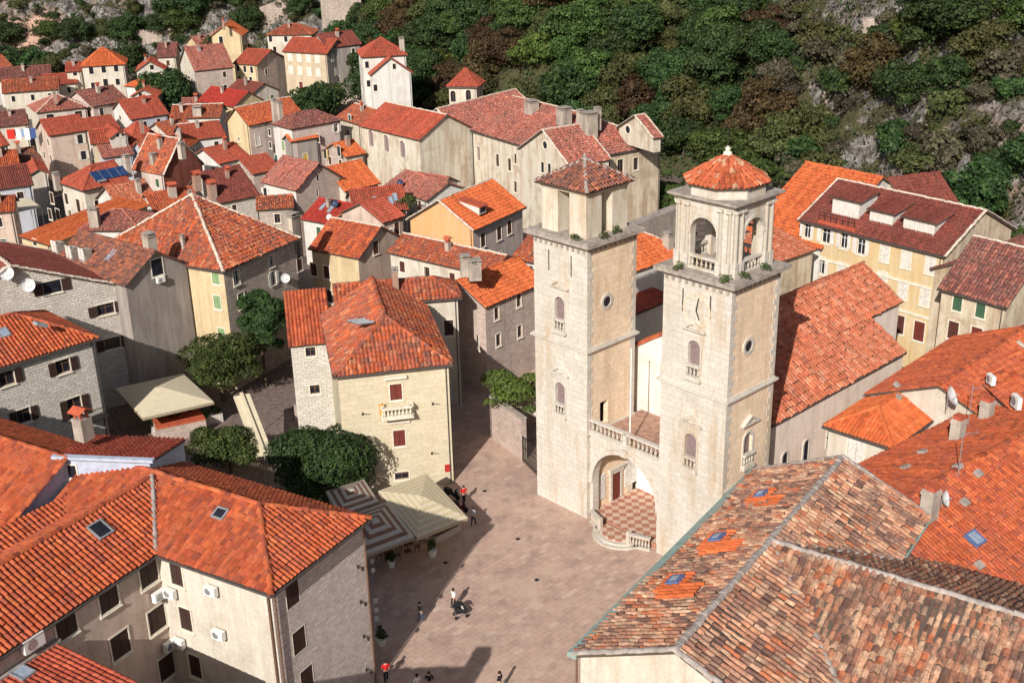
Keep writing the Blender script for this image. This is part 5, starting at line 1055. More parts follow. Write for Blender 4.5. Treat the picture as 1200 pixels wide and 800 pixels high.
for i in range(7): q = P-e*1.5+e*4.5*i/6-u_*.35+np.array([0, 0, .1]); tb.tube(q, q+np.array([0, 0, 1.0]), .03, None, 4)
tb.tube(P-e*1.5-u_*.35+np.array([0, 0, 1.1]), P+e*3-u_*.35+np.array([0, 0, 1.1]), .035); tb.build('terrace_railing', M['iron'], yb.root, o)
# house to its right
rc = house('cream house with green and brown shutters and worn dark tiles at the right edge', (1098, 338), (1180, 361), 11., CR=(1215, 322), roof='gu', rise=4.2, wall='dirty', rm='dark', lod=1, p=.34, jit=1., cap='mortar', gut=True,
    wins=[('F', 1122, 356, .95, 1.4, 'green'), ('F', 1149, 364, .95, 1.4, 'green'), ('F', 1117, 387, 1.1, 1.8, 'brown'), ('F', 1144, 394, 1.1, 1.8, 'red')])
ig = house('house with broad brown tiled roof at the right edge beside the yellow ochre house', (1187, 342), (1290, 300), 11.4, D=9, roof='gu', wall='dirty', rm='dark', lod=1, p=.34, jit=1.)
yd = house('house with dark red hipped roof behind the dormers of the long yellow house', (1066, 251), (1128, 243), 13., D=9, roof='gu', rise=3., wall='dirty', rm='brown', lod=1, slope=.5)
ob = house('house with a broad plain orange roof behind the lantern tower', (872, 270), (962, 293), 10.4, D=22, roof='gu', wall='white', rm='bright', lod=1, slope=.55)
ob2 = house('small stone house with salmon roof between the lantern tower and the yellow house', (884, 318), (958, 293), 11.0, D=6, roof='sF', rise=1.4, wall='dirty', rm='pink', lod=1, jit=.6)
# ------------------------------------------------------------------ convent
cg = 'convent buildings'
cv = thing('convent', 'old pale convent with weathered red roofs, front gables and a hole in the tiles', 'convent', (*v2(at(640, 235, 2)), 0))
zc = 12.
f = block(cv, at(672, 189, zc), at(778, 169, zc), zc, C=(537, 155), roof='hv', hips='0', wall='convent', walls={'F': 'dirty'}, rm='moss', lod=1, p=.36, jit=1.2, sag=.08, cap='mortar', slope=.52, base=0, gut=True,
    wins=[('L', 583, 188, .9, 1.9, 'dark'), ('L', 561, 180, .9, 2.2, 'grey'), ('L', 597, 193, .9, 1.9, 'dark'), ('L', 604, 186, .7, 1.5, 'dark'), ('L', 604, 219, .8, 1.7, 'dark'), ('L', 545, 176, .8, 1.9, 'grey'), ('L', 575, 221, .8, 1.7, 'dark'),
          ('F', 727, 195, 1.1, 2.0, 'dark'), ('F', 713, 194, .6, 1.3, 'dark'), ('F', 745, 192, .9, 1.8, 'dark')])
for px, py, w_, h_ in ((623, 131, 1.6, 1.4), (661, 139, 1.6, 1.3), (680, 146, .8, 1.8), (700, 145, .8, 2.0), (690, 154, 1.8, 2.4)): chimney(f, px, py, w_, h_)
P, ed, ud, nr = roof_hit(f, 672, 161)
if nr[2] < 0: nr = -nr
m_ = MB(); m_.prism([P-ed*1.4-ud*.9+nr*.02, P+ed*1.3-ud*1.0+nr*.02, P+ed*1.0+ud*.8+nr*.02, P-ed*.3+ud*1.3+nr*.02, P-ed*1.2+ud*.4+nr*.02], nr*.2); o = m_.build('roof_hole', M['black'], cv, f.roof)
m_ = MB()
for k in (-.9, 0, .8): m_.tube(P+ed*k-ud*.9+nr*.25, P+ed*(k+.15)+ud*.8+nr*.25, .07)
m_.build('broken_rafters', M['wood'], cv, f.roof)
def gable(px0, px1, pxa, z_, D_, label, wins, wall='convent', rm='moss', base=0.):
    A = at(*px0, z_); B = at(*px1, z_); k = v2(B-A); Lk = np.linalg.norm(k); md = v2(A+B)/2; r = ray(*pxa); n_ = np.array([k[1], -k[0]])/Lk; tt = np.dot(md, n_)/np.dot(r[:2], n_); za = CH+r[2]*tt
    return block(cv, A, B, z_, D=D_, base=base, roof='gv', rise=max(1.5, za-z_), wall=wall, rm=rm, lod=1, jit=1., wins=wins, cap='mortar', edgecap='0', ov=.3)
g2 = gable((606, 175), (668, 196), (637, 153), zc-.3, 7, '', [('F', 636, 196, .7, 1.5, 'proud:dark'), ('F', 644, 198, .7, 1.5, 'proud:dark')])
g3 = gable((489, 146), (537, 153), (513, 128), zc, 20, '', [('F', 512, 167, .7, 2.0, 'grey'), ('F', 518, 168, .7, 2.0, 'grey'), ('F', 513, 194, .7, 1.8, 'grey'), ('F', 519, 195, .7, 1.8, 'grey')])
g4 = gable((722, 150), (766, 163), (738, 134), 14.6, 1.7, '', [], base=12.6)
for gf, px, py in ((g2, 639, 170), (g3, 513, 141), (g4, 736, 152)):
    c, d_, n_ = side_pt(gf, 'F', *side_hit(gf, 'F', px, py)); rb = MB(); rb.tube(c-n_*.02, c+n_*.02, .55, None, 16); o = rb.build('round_window', M['glass'], cv); rb = MB()
    for i in range(14):
        a, b = 2*math.pi*i/14, 2*math.pi*(i+1)/14; rb.prism([c+d_*math.cos(x)*r+np.array([0, 0, math.sin(x)*r]) for x, r in ((a, .55), (b, .55), (b, .75), (a, .75))], n_*.08)
    rb.build('round_window_frame', M['trim'], cv, o)
fA2 = block(cv, at(420, 148, zc), at(491, 165, zc), zc, D=11, roof='gu', wall='convent', rm='red', lod=1, jit=.4, cap='mortar', slope=.55,
    wins=[('F', 435, 162, 1.3, 2.6, 'arch:grey'), ('F', 453, 168, 1.3, 2.6, 'arch:grey'), ('F', 472, 175, 1.3, 2.6, 'arch:grey')])
tt_ = thing('bell_turret', 'small square cream bell turret with red pyramid roof behind the convent', 'turret', (*v2(at(542, 104, 15.6)), 0))
ft_ = block(tt_, at(523, 102, 15.6), at(560, 102.5, 15.6), 15.6, D=5.6, roof='hu', hips='01', wall='cream', rm='red', lod=1, cap='tile', slope=.95, wins=[('F', 531, 113, .9, 1.9, 'arch:dark'), ('F', 549, 112, .9, 1.9, 'arch:dark')], gut=True)
m_ = MB(); a = ft_.P(ft_.L/2, ft_.D/2, ft_.z+ft_.rise); m_.tube(a, a+[0, 0, 1.2], .06); m_.build('finial', M['iron'], tt_)
cw_ = house('low garden wall house with rough dark stone wall between the towers behind the convent yard', (738, 268), (800, 243), 7., D=1.6, roof='flat', wall='rubble', rm=M['graytrim'], lod=1, cat='wall', name='stone_wall', group=None, ov=0.)
cw_.root['label'] = 'tall rough dark stone wall seen between the towers below a green tree'
AUTO = 1
# ------------------------------------------------------------------ hill houses
def gb(px, py, z): p = at(px, py, z); return float(gheight(p[0], p[1]))-1.5
G2 = HG
hh = house('long house with red roof and two rows of white shutters above the town', (330, 61), (383, 64), 11.5, D=9, roof='gu', wall='beige', walls={'R': 'grey'}, rm='red', lod=2, slope=.6, base=-1, wins=wr('F', 4, (340, 67), (372, 69), 1.0, 1.7, 'white')+wr('F', 4, (341, 82), (373, 85), 1.0, 1.7, 'white')+[('F', 353, 101, 1, 2, 'red'), ('R', 390, 68, .9, 1.6, 'white'), ('R', 394, 84, .9, 1.6, 'white')])
house('house with dark red roof and chimney behind the long shuttered house', (383, 57), (425, 52), 12.5, D=9, roof='gu', wall='grey', rm='brown', lod=2, base=-1, slope=.6)
house('small cream house with mottled red roof at the foot of the cliff wall', (311, 42), (366, 41), 12.5, D=9, roof='hu', wall='cream', rm='worn', lod=2, base=-1, wins=[('F', 317, 46, .8, 1.3, 'dark'), ('F', 335, 46, .8, 1.3, 'dark'), ('F', 322, 58, .8, 1.3, 'dark')])
ht = house('tall white house with red hipped roof below the wooded slope', (423, 68), (478, 65), 17, D=9, roof='hu', wall='white', rm='red', lod=2, base=0, slope=.65, cap='tile', wins=[('F', 430, 76, .7, 1.2, 'dark'), ('F', 432, 98, .7, 1.2, 'dark')])
chimney(ht, 471, 58, .9, 1.9)
house('lower white gable with red roof in front of the tall white house', (433, 89), (484, 86), 14, D=5, roof='gv', wall='white', rm='red', lod=2, base=0, slope=.75, wins=[('F', 462, 78, .6, 1., 'dark'), ('F', 440, 103, .7, 1.2, 'dark')])
house('yellow house with brownish red roof beside the long shuttered house', (272, 75), (301, 77), 9.5, D=11, roof='gu', wall='yellow', walls={'R': 'pinkstone'}, rm='red', lod=2, base=-1, wins=wr('F', 3, (279, 80), (295, 82), .8, 1.4, 'dark')+wr('F', 2, (281, 93), (294, 94), .8, 1.4, 'dark')+[('R', 312, 84, .8, 1.3, 'dark')])
house('tall yellow tower house with orange gable at the foot of the cliff', (246, 43), (284, 42), 13.5, D=8, roof='gv', wall='yellow', walls={'R': 'pinkish'}, rm='bright', lod=2, base=-1, slope=.7, wins=[('F', 259, 47, .9, 1.6, 'dark'), ('F', 253, 59, .8, 1.5, 'dark')])
house('lower yellow wing with dull roof beside the yellow tower house', (232, 55), (250, 53), 11, D=8, roof='gu', wall='yellow', rm='moss', lod=2, base=-1, wins=[('F', 243, 64, .8, 1.5, 'dark')])
house('house with cream gable and pale red roof below the yellow tower house', (209, 76), (228, 84), 9.5, D=9, roof='gv', wall='cream', walls={'R': 'pinkstone'}, rm='moss', lod=2, slope=.75, wins=[('F', 217, 86, .6, 1.2, 'yellow'), ('F', 222, 84, .5, 1., 'dark')])
house('white house with brown roof below the cliff, left of the cream gable', (183, 68), (207, 67), 10, D=9, roof='gu', wall='cream', rm='dark', lod=2, slope=.6, wins=[])
house('small stone gable house with red roof and one dark square window', (158, 84), (194, 82), 8, D=8, roof='gv', wall='stone', rm='red', lod=2, slope=.62, wins=[('F', 178, 79, .9, 1.1, 'dark'), ('F', 185, 87, .9, .6, 'dark')])
house('low house with bright orange hipped roof among the trees', (178, 104), (208, 97), 6.5, C=(155, 99), roof='hu', hips='01', wall='white', rm='bright', lod=2, slope=.55, wins=[('F', 187, 110, .8, 1.2, 'dark')])
house('white stone gable with a little dark window below the orange hipped roof', (152, 114), (185, 113), 6.5, D=8, roof='gv', wall='whitestone', rm='red', lod=2, slope=.5, wins=[('F', 165, 113, .8, 1.4, 'dark')])
hb_ = house('cream three storey house with orange hipped roof at the far left', (94, 79), (147, 76), 10, D=9, roof='hu', hips='01', wall='cream', rm='bright', lod=2, slope=.75, base=-1, wins=wr('F', 3, (107, 83), (136, 80), .95, 1.5, 'dark')+[('F', 124, 98, 1., 2.0, 'dark'), ('F', 138, 96, .9, 1.4, 'dark'), ('F', 109, 100, .8, 1.2, 'dark')])
house('low cream annex with red roof left of the three storey house', (76, 85), (96, 84), 8, D=6, roof='gu', wall='cream', rm='red', lod=2, slope=.6, wins=[('F', 88, 87, .9, .7, 'dark')])
h2_ = house('broad cream house with dark weathered hipped roof and tall arched windows at the left', (42, 133), (104, 126), 9, C=(3, 127), roof='hu', hips='01', wall='mauve', walls={'L': 'cream'}, rm='moss', lod=2, jit=1, cap='mortar', slope=.5, wins=[('F', 59, 138, 1.3, 1.3, 'dark'), ('F', 92, 134, 1.3, 1.2, 'dark'), ('L', 12, 136, .9, 2., 'arch:dark'), ('L', 22, 138, .9, 2., 'arch:dark'), ('L', 33, 140, .9, 2., 'arch:dark')])
house('house with broad dark red roof right of the white firewall', (108, 126), (152, 118), 9, D=10, roof='gu', wall='mauve', rm='dark', lod=2, slope=.5, wins=[('F', 119, 131, .8, 1.4, 'dark')])
house('low house with orange roof and white gable at the far left edge', (-22, 88), (20, 82), 7.5, D=12, roof='gu', wall='white', rm='worn', lod=2, slope=.5, wins=[('R', 27, 84, .8, .8, 'dark')])
house('house with dull red roof below the far left trees', (-4, 96), (60, 92), 6.0, D=10, roof='gu', wall='white', rm='dark', lod=2)
house('small house with patchy red roof in front of the low cream annex', (50, 101), (92, 98), 5.5, D=8, roof='gu', wall='cream', rm='red', lod=2)
house('house with orange roof sliding behind the dark weathered hipped roof', (2, 110), (70, 105), 6.0, D=9, roof='gu', wall='cream', rm='worn', lod=2)
h11_ = house('white gabled house with rusty red roof and a round window', (153, 141), (199, 134), 7, D=10, roof='gu', wall='blue', walls={'L': 'white'}, rm='red', lod=2, slope=.6, wins=[('F', 170, 146, .7, 1.2, 'dark'), ('F', 186, 143, .7, 1.2, 'dark'), ('L', 141, 138, .8, .8, 'dark')])
house('house with wine red roof in front of the tree clump', (230, 119), (274, 126), 7, D=8, roof='gu', wall='yellow', rm='scarlet', lod=2, slope=.6, wins=[('F', 262, 129, .6, 1.2, 'dark')])
house('house with dark wine red roof behind the wine red one', (262, 108), (292, 113), 7.5, D=8, roof='gu', wall='cream', rm='brown', lod=2, slope=.5)
hd_ = house('house with patchy orange roof and a little dormer', (198, 140), (259, 138), 6.5, D=8, roof='gu', wall='white', rm='worn', lod=2, cap='mortar')
chimney(hd_, 232, 134, 1.6, 1.2); chimney(hd_, 213, 131, .6, 1.3)
house('small house with pyramid shaped red roof and one skylight', (151, 173), (197, 166), 6, D=9, roof='hu', hips='01', wall='blue', rm='red', lod=2, slope=.75)
house('long red and orange roofed house behind the brown red firewall', (216, 166), (266, 160), 6.5, D=9, roof='gu', wall='white', rm='red', lod=2, cap='mortar')
house('small house with orange triangular roof beside the pyramid roof', (192, 174), (220, 174), 6.2, D=6, roof='hu', hips='01', wall='white', rm='new', lod=2, slope=.7)
house('house with faded striped orange roof left of the brown red firewall', (168, 182), (210, 176), 5.6, D=7, roof='gu', wall='blue', rm='worn', lod=2)
br2 = house('roofed ruin with a huge windowless brown red side wall in the upper left', (154, 199), (191, 206), 9.5, CR=(255, 196), roof='gu', wall='mauve', walls={'R': 'redwall'}, rm='worn', lod=1, jit=1., cap='mortar', edgecap='1', rise=4.6, ov=.2)
chimney(br2, 180, 190, .8, 1.0); chimney(br2, 213, 179, .8, 1.2)
house('house with red roof and one skylight right of the brown red firewall', (257, 193), (294, 184), 7, D=8, roof='gu', wall='white', rm='red', lod=2)
h19 = house('house with dark chocolate red roof and pale stone wall', (257, 239), (306, 229), 8, D=11, roof='gu', wall='stone', rm='brown', lod=1, slope=.6, wins=[('F', 275, 245, .7, 1.2, 'dark'), ('F', 312, 226, .8, 1.4, 'dark')])
chimney(h19, 249, 230, 1.0, 1.6, None, 'brick', 'tent'); chimney(h19, 231, 216, .9, 1.2, None, 'brick', 'tent')
house('white rendered house with red roof and two windows above each other at the left', (57, 160), (105, 153), 8.5, D=8, roof='gu', wall='pinkish', rm='red', lod=2, slope=.55, wins=[('F', 94, 163, .9, 1.6, 'wopen'), ('F', 98, 182, .9, 1.5, 'wopen')])
house('small white house with red roof and closed white shutters', (106, 170), (138, 167), 7, D=7, roof='gu', wall='beige', rm='red', lod=2, slope=.55, wins=[('F', 124, 180, 1.0, 1.6, 'white')])
house('stone house with red gable roof behind the small white house', (128, 163), (152, 160), 8, D=8, roof='gv', wall='whitestone', rm='red', lod=2, slope=.6, wins=[('F', 138, 159, .5, .5, 'dark'), ('F', 144, 158, .5, .5, 'dark')])
hs = house('white house with red roofs and a blue solar panel at the left', (97, 224), (153, 212), 9, C=(41, 219), roof='hu', hips='0', wall='cream', rm='red', lod=1, slope=.62, gut=True, auto=0, wins=[('L', 61, 232, 1., 1.6, 'dkbrown'), ('L', 78, 233, 1., 1.6, 'dkbrown'), ('L', 92, 241, 1.1, 1.9, 'dkbrown'), ('L', 59, 251, 1., 1.6, 'dkbrown'), ('L', 68, 251, 1.2, 1.6, 'dkbrown'), ('L', 82, 250, .9, 1., 'dark'), ('F', 116, 240, 1.2, 1.4, 'dark')])
P, ed, ud, nr = roof_hit(hs, 128, 205)
if nr[2] < 0: nr = -nr
t = thing('solar_panel', 'dark blue solar panel lying on the red roof at the left', 'solar panel', P); m_ = MB(); m_.box(P-ed*2.6-ud*.9+nr*.15, ed*5.2, ud*1.9, nr*.12); m_.build('panel', M['solar'], t); m_ = MB()
for k in range(5): m_.box(P-ed*2.6+ed*1.3*k-ud*.9+nr*.27-ed*.03, ed*.06, ud*1.9, nr*.02)
m_.tube(P-ed*2.4-ud*1.2+nr*.35, P-ed*1.2-ud*1.2+nr*.35, .22); m_.build('panel_frame', M['metal'], t)
chimney(hs, 67, 216, .8, 1.4); chimney(hs, 150, 200, .8, 2.0)
house('lilac white house with dark maroon roof at the left edge', (-20, 225), (40, 217), 8, D=9, roof='gu', wall='blue', rm='brown', lod=1, slope=.5, wins=[('F', 24, 229, .9, 1., 'dark'), ('F', -1, 232, .8, 1., 'dark')])
house('house with plain orange red roof at the left edge below the washing line', (-22, 198), (24, 193), 7, D=7, roof='gu', wall='white', rm='new', lod=1, slope=.5)
house('low house with crumbling mottled roof below the washing line', (14, 196), (52, 190), 6.2, D=9, roof='gu', wall='cream', rm='old', lod=1, jit=1.4, slope=.4)
house('low cream house with orange red roof left of the solar panel house', (33, 206), (58, 203), 6.6, D=8, roof='gv', wall='cream', rm='red', lod=1, slope=.5)
house('white house behind the washing line with a dark doorway', (-25, 176), (12, 170), 7, D=8, roof='gu', wall='white', rm='red', lod=2, slope=.5, wins=[('F', 2, 180, 1.3, 2., 'dark')])
hc = house('yellow house with plain orange shed roof left of the pinkish hipped roof', (20, 277), (57, 288), 8.5, D=15, roof='sF', rise=1.6, wall='yellow', rm='bright', lod=1, wins=[('F', 41, 284, .8, .8, 'dark')])
h27 = house('house with pinkish red hipped roof and white wall in the left middle', (90, 271), (166, 271), 9.2, CR=(216, 252), roof='hu', hips='01', wall='white', rm='moss', lod=1, jit=1., slope=.5, cap='tile')
chimney(h27, 112, 265, 1.2, 2.0, .8)
house('pink plastered house with orange roof at the left edge above the stone house', (-26, 252), (18, 248), 9, D=6, roof='gu', wall='pinkish', rm='new', lod=1)
hk = house('house with salmon roofs and small chimneys in front of the brown red firewall', (140, 246), (188, 236), 8., D=8, roof='gu', wall='white', rm='pink', lod=1, slope=.6)
chimney(hk, 163, 226, .6, 1.6); hk2 = house('house with red roof and white capped chimney beside the dark chocolate roof', (182, 252), (240, 242), 7.5, D=8, roof='gu', wall='white', rm='new', lod=1, slope=.5)
chimney(hk2, 204, 231, .7, 1.4, None, 'chim', 'tent'); chimney(hk2, 224, 236, .5, 1.2)
# middle group below the convent
m1 = house('tall narrow yellow gable house with orange roof left of the white chimney house', (263, 143), (291, 148), 12, CR=(338, 131), roof='gv', wall='yellow', walls={'R': 'mauve'}, rm='new', lod=1, slope=.85, cap='mortar', wins=[('R', 302, 164, .9, 1.7, 'white'), ('R', 306, 186, .9, 1.7, 'white'), ('F', 280, 163, .4, .6, 'dark')])
m2 = house('white house with dark weathered hipped roof and a tall white chimney', (341, 152), (402, 141), 12, C=(307, 147), roof='hu', hips='01', wall='mauve', walls={'L': 'white'}, rm='dark', lod=1, jit=1., slope=.55, wins=[('L', 316, 155, .7, 1.1, 'dark'), ('L', 332, 171, .8, 1.5, 'lgreen'), ('L', 324, 187, .8, 1.5, 'teal'), ('L', 335, 187, .8, 1.5, 'lgreen'), ('L', 317, 170, .7, 1., 'dark'), ('F', 394, 150, .8, 1.3, 'wopen')])
chimney(m2, 323, 143, .7, 3.4, None, 'chim'); chimney(m2, 329, 140, .7, 2.6)
m3 = house('mauve grey house with yellow shutters and a scrap of orange roof', (340, 167), (376, 161), 10, CR=(412, 150), roof='gu', wall='grey', walls={'R': 'pinkstone'}, rm='bright', lod=1, slope=.6, wins=[('F', 358, 186, .8, 1.6, 'yellow'), ('R', 381, 180, .8, 1.6, 'yopen'), ('R', 373, 162, .6, 1.2, 'proud:white'), ('R', 397, 177, .9, 1.6, 'yellow')])
m4 = house('pink stone gable house with two tiny windows and faded red roof', (346, 224), (403, 209), 9.5, C=(306, 214), roof='gv', wall='pinkstone', walls={'L': 'white'}, rm='moss', lod=1, jit=.6, slope=.68, edgecap='0', wins=[('F', 372, 208, .35, .9, 'proud:dark-'), ('F', 372, 226, .35, .9, 'dark-'), ('L', 311, 225, .8, 1.2, 'wopen')])
m5 = house('low white house with vivid scarlet roof and two skylights', (351, 257), (393, 265), 6.4, D=8, roof='gu', wall='white', rm='scarlet', lod=1, slope=.5)
skylight(m5, 379, 243, .6, 1.3); skylight(m5, 388, 246, .6, 1.3); P = roof_hit(m5, 394, 245)[0]; dish(P, 'dark blue satellite dish on the vivid scarlet roof', .5, mat=DISHB); P = roof_hit(m5, 387, 261)[0]; dish(P, 'pale satellite dish at the low edge of the scarlet roof', .42)
m6 = house('cream house with teal shutters and a clean orange roof below the convent', (404, 225), (447, 215), 8, D=9, roof='gu', wall='cream', rm='bright', lod=1, slope=.6, wins=[('F', 425, 228, .8, 1.5, 'teal'), ('F', 433, 227, .7, 1.4, 'topen')])
m7 = house('low white house with patchy pink and brown roof in front of the convent', (448, 219), (499, 236), 7.5, D=8, roof='gu', wall='white', rm='moss', lod=1, jit=1.2, slope=.45, wins=[('F', 492, 241, .7, 1.4, 'brown')])
P = roof_hit(m7, 470, 221)[0]; dish(P, 'dark satellite dish on the patchy pink and brown roof', .5, mat=DISHB)
m8 = house('house with red roof, skylights and a planted terrace below the teal shutters', (415, 252), (480, 246), 7.5, D=9, roof='gu', wall='cream', rm='red', lod=1, slope=.5)
for px, py in ((432, 240), (458, 236), (440, 236), (463, 232)): skylight(m8, px, py, .6, 1.5)
m9 = house('low house with orange roof strip in front of the red roof with skylights', (425, 262), (462, 250), 7.6, D=5, roof='gu', wall='white', rm='bright', lod=1)
house('small house with mottled roof and grey wall in front of the convent gable', (478, 216), (515, 222), 7, D=5, roof='gu', wall='mauve', rm='moss', lod=1)
m11 = house('low house with patchy orange roof between the grey stone wall and the scarlet roof', (300, 247), (345, 244), 7.5, D=5, roof='gu', wall='rubble', rm='worn', lod=1, jit=1.2)
m12 = house('house with orange roof behind the long orange roof of the cream house', (452, 296), (574, 324), 10.6, D=6, roof='gu', wall='cream', rm='worn', lod=1, jit=.6, cap='mortar')
ac_unit(m12, 'B', 545, 298, 'white air conditioner beside the chimneys below the orange gable', .9, .7)
house('white house with orange roof strip behind the tree beside the rough stone wall', (405, 185), (430, 180), 8, D=7, roof='gu', wall='pinkstone', rm='bright', lod=2)
house('cream house with one teal shuttered window left of the convent wing', (392, 138), (421, 147), 11, D=8, roof='gu', wall='convent', rm='worn', lod=2, cap='mortar', wins=[('F', 410, 140, .8, 1.5, 'teal'), ('F', 408, 158, .9, 1.7, 'dark')])
house('low house with dull red roof squeezed behind the washing line', (-6, 150), (34, 146), 5.5, D=9, roof='gu', wall='cream', rm='dark', lod=2)
house('low house with patchy red roof left of the pyramid roof', (104, 156), (142, 150), 5.5, D=8, roof='gu', wall='white', rm='red', lod=2)
house('low house with worn orange roof right of the pyramid roof', (197, 160), (232, 153), 5.2, D=8, roof='gu', wall='cream', rm='worn', lod=2)
house('low house with rusty roof between the solar panel house and the ruin', (120, 186), (158, 181), 5.2, D=8, roof='gu', wall='blue', rm='moss', lod=2)
house('low house with rough red roof in front of the white chimney house', (296, 205), (330, 198), 5.5, D=8, roof='gu', wall='pinkstone', rm='red', lod=2)
house('low house with faded roof below the wine red roofs', (212, 131), (250, 129), 5.5, D=8, roof='gu', wall='white', rm='moss', lod=2)
# old walls on the hill
def hwall(label, px0, px1, h_, th=1.2, mat='rubble', drop=0.):
    P0, P1 = hill_hit(*px0), hill_hit(*px1)
    if P0 is None: P0 = at(*px0, .3)
    if P1 is None: P1 = at(*px1, .3)
    t = thing('stone_wall', label, 'wall', P0, 'old stone walls on the hillside'); d_ = unit(v2(P1-P0)); n_ = np.array([d_[1], -d_[0]]); m_ = MB(); N = 8
    for i in range(N):
        a, b = P0+(P1-P0)*i/N, P0+(P1-P0)*(i+1)/N; m_.box(np.array([*(v2(a)), a[2]-3]), np.array([*(v2(b-a)), b[2]-a[2]])*1.0, np.array([*(-n_*th), 0]), (0, 0, 3+h_))
    m_.build('masonry', W[mat], t); m_ = MB()
    for i in range(N*3):
        a = P0+(P1-P0)*(i+.1)/(N*3); b = P0+(P1-P0)*(i+.8)/(N*3); m_.box(np.array([*v2(a), a[2]+h_]), (b-a), np.array([*(-n_*th), 0]), (0, 0, .25))
    m_.build('coping', M['graytrim'], t)
hwall('long sloping fortification wall at the top edge above the long shuttered house', (306, 30), (360, 10), 4.5, 1.4, 'rubble')
hwall('high grey bastion wall at the top edge left of the forest', (378, 33), (425, 30), 7.5, 2, 'rubble')
hwall('short ruined wall among the bushes high on the right hillside', (1009, 45), (1036, 44), 3.0, 1.5, 'pinkstone')
hwall('low garden terrace wall below the tall white house', (392, 121), (486, 112), 2.2, .8, 'pinkstone')
hwall('terrace wall at the foot of the cliff above the tower house', (150, 50), (205, 48), 3.0, 1.2, 'rubble')
# ------------------------------------------------------------------ square furniture, people, trees
def ring_patch(mb, P, d1, d2, N, cols, edge=.0):   # concentric striped pyramid canopy panel set, P centre, d1,d2 half vectors, peak N high
    up_ = np.array([0, 0, 1.])
    for k in range(len(cols)):
        f0, f1 = 1-k/len(cols), 1-(k+1)/len(cols)
        c0 = [P+(d1*a+d2*b)*f0+up_*N*(1-f0) for a, b in ((-1, -1), (1, -1), (1, 1), (-1, 1))]; c1 = [P+(d1*a+d2*b)*f1+up_*N*(1-f1) for a, b in ((-1, -1), (1, -1), (1, 1), (-1, 1))]
        for i in range(4):
            j = (i+1) % 4; q = [c0[i], c0[j], c1[j], c1[i]]
            if f1 < .01: q = q[:3]
            mb.face(q, None, cols[k]); mb.face([x-up_*.03 for x in q[::-1]], None, cols[k])
def parasol(label, corners, z, cols, mats, name='parasol', peak=.9, group='square canopies over the cafe terrace'):
    c = [at(*p, z) for p in corners]; P = sum(c)/4; d1 = ((c[1]-c[0])+(c[2]-c[3]))/4; d2 = ((c[3]-c[0])+(c[2]-c[1]))/4
    t = thing(name, label, 'parasol', (P[0], P[1], 0), group); mb = MB(); ring_patch(mb, P, d1, d2, peak, cols); mb.build('canopy', mats, t)
    v = MB()
    for a, b in ((0, 1), (1, 2), (2, 3), (3, 0)):
        s4 = [(-1, -1), (1, -1), (1, 1), (-1, 1)]; q0 = P+d1*s4[a][0]+d2*s4[a][1]; q1 = P+d1*s4[b][0]+d2*s4[b][1]; v.face([q0, q1, q1-[0, 0, .28], q0-[0, 0, .28]], None, 0); v.face([q1+[0, 0, 0], q0, q0-[0, 0, .28], q1-[0, 0, .28]], None, 0)
    v.build('valance', mats[0], t); p = MB(); p.tube((P[0], P[1], 0), (P[0], P[1], z+peak), .06); p.cbox((P[0], P[1], 0), .8, .8, .1); p.build('pole', M['metal'], t); return t
cw3 = [M['canvas'], M['canvaswhite'], M['canvasbrown']]; stripe = [M['canvaswhite'], M['canvasbrown']]
parasol('cream striped canopy half in sun beside the yellow house door', [(489, 632), (548, 604), (500, 556), (443, 573)], 3.1, [0, 1]*6, [M['canvas'], flat('canvas_cream_dark', (.55,.45,.29), .85, 0, .06)], peak=.75)
parasol('brown and white ringed canopy nearest the stone house', [(423, 652), (488, 628), (452, 588), (398, 608)], 3.1, [0, 1, 0, 1, 0, 1, 0], stripe, peak=.75)
parasol('brown and white ringed canopy against the dark tree', [(395, 604), (446, 586), (424, 562), (384, 574)], 3.2, [0, 1, 0, 1, 0, 1, 0], stripe, peak=.7)
parasol('big cream canopy half in shadow in front of the grey gable house', [(171, 489), (247, 471), (218, 437), (131, 455)], 3.4, [0], [M['canvas']], peak=.8)
t = thing('parasol', 'narrow cream folded canopy leaning beside the courtyard tree', 'parasol', at(300, 528, 0)); m_ = MB(); a, b = at(283, 464, 5.0), at(310, 534, 2.6); s_ = unit(np.cross(b-a, (0, 0, 1)))*.75; m_.prism([a-s_, a+s_, b+s_, b-s_], (0, 0, .12)); m_.prism([a-s_*.2+[0, 0, .13], a+s_*.2+[0, 0, .13], b+s_*.2+[0, 0, .13], b-s_*.2+[0, 0, .13]], (0, 0, .25)); m_.build('canopy', M['canvas'], t); m_ = MB(); m_.tube(a*[1, 1, 0], a, .05); m_.tube(b*[1, 1, 0], b, .05); m_.build('pole', M['metal'], t)
t = thing('parasol', 'beige canopy over a dark terrace at the left below the maroon roof', 'parasol', at(28, 268, 5)); c = [at(*p, 7.4) for p in ((16, 250), (48, 243), (34, 233), (8, 238))]; m_ = MB(); m_.prism(c, (0, 0, .12)); m_.build('canopy', M['canvas'], t); m_ = MB(); [m_.tube(x*[1, 1, 0], x, .06) for x in c]; m_.build('pole', M['metal'], t)
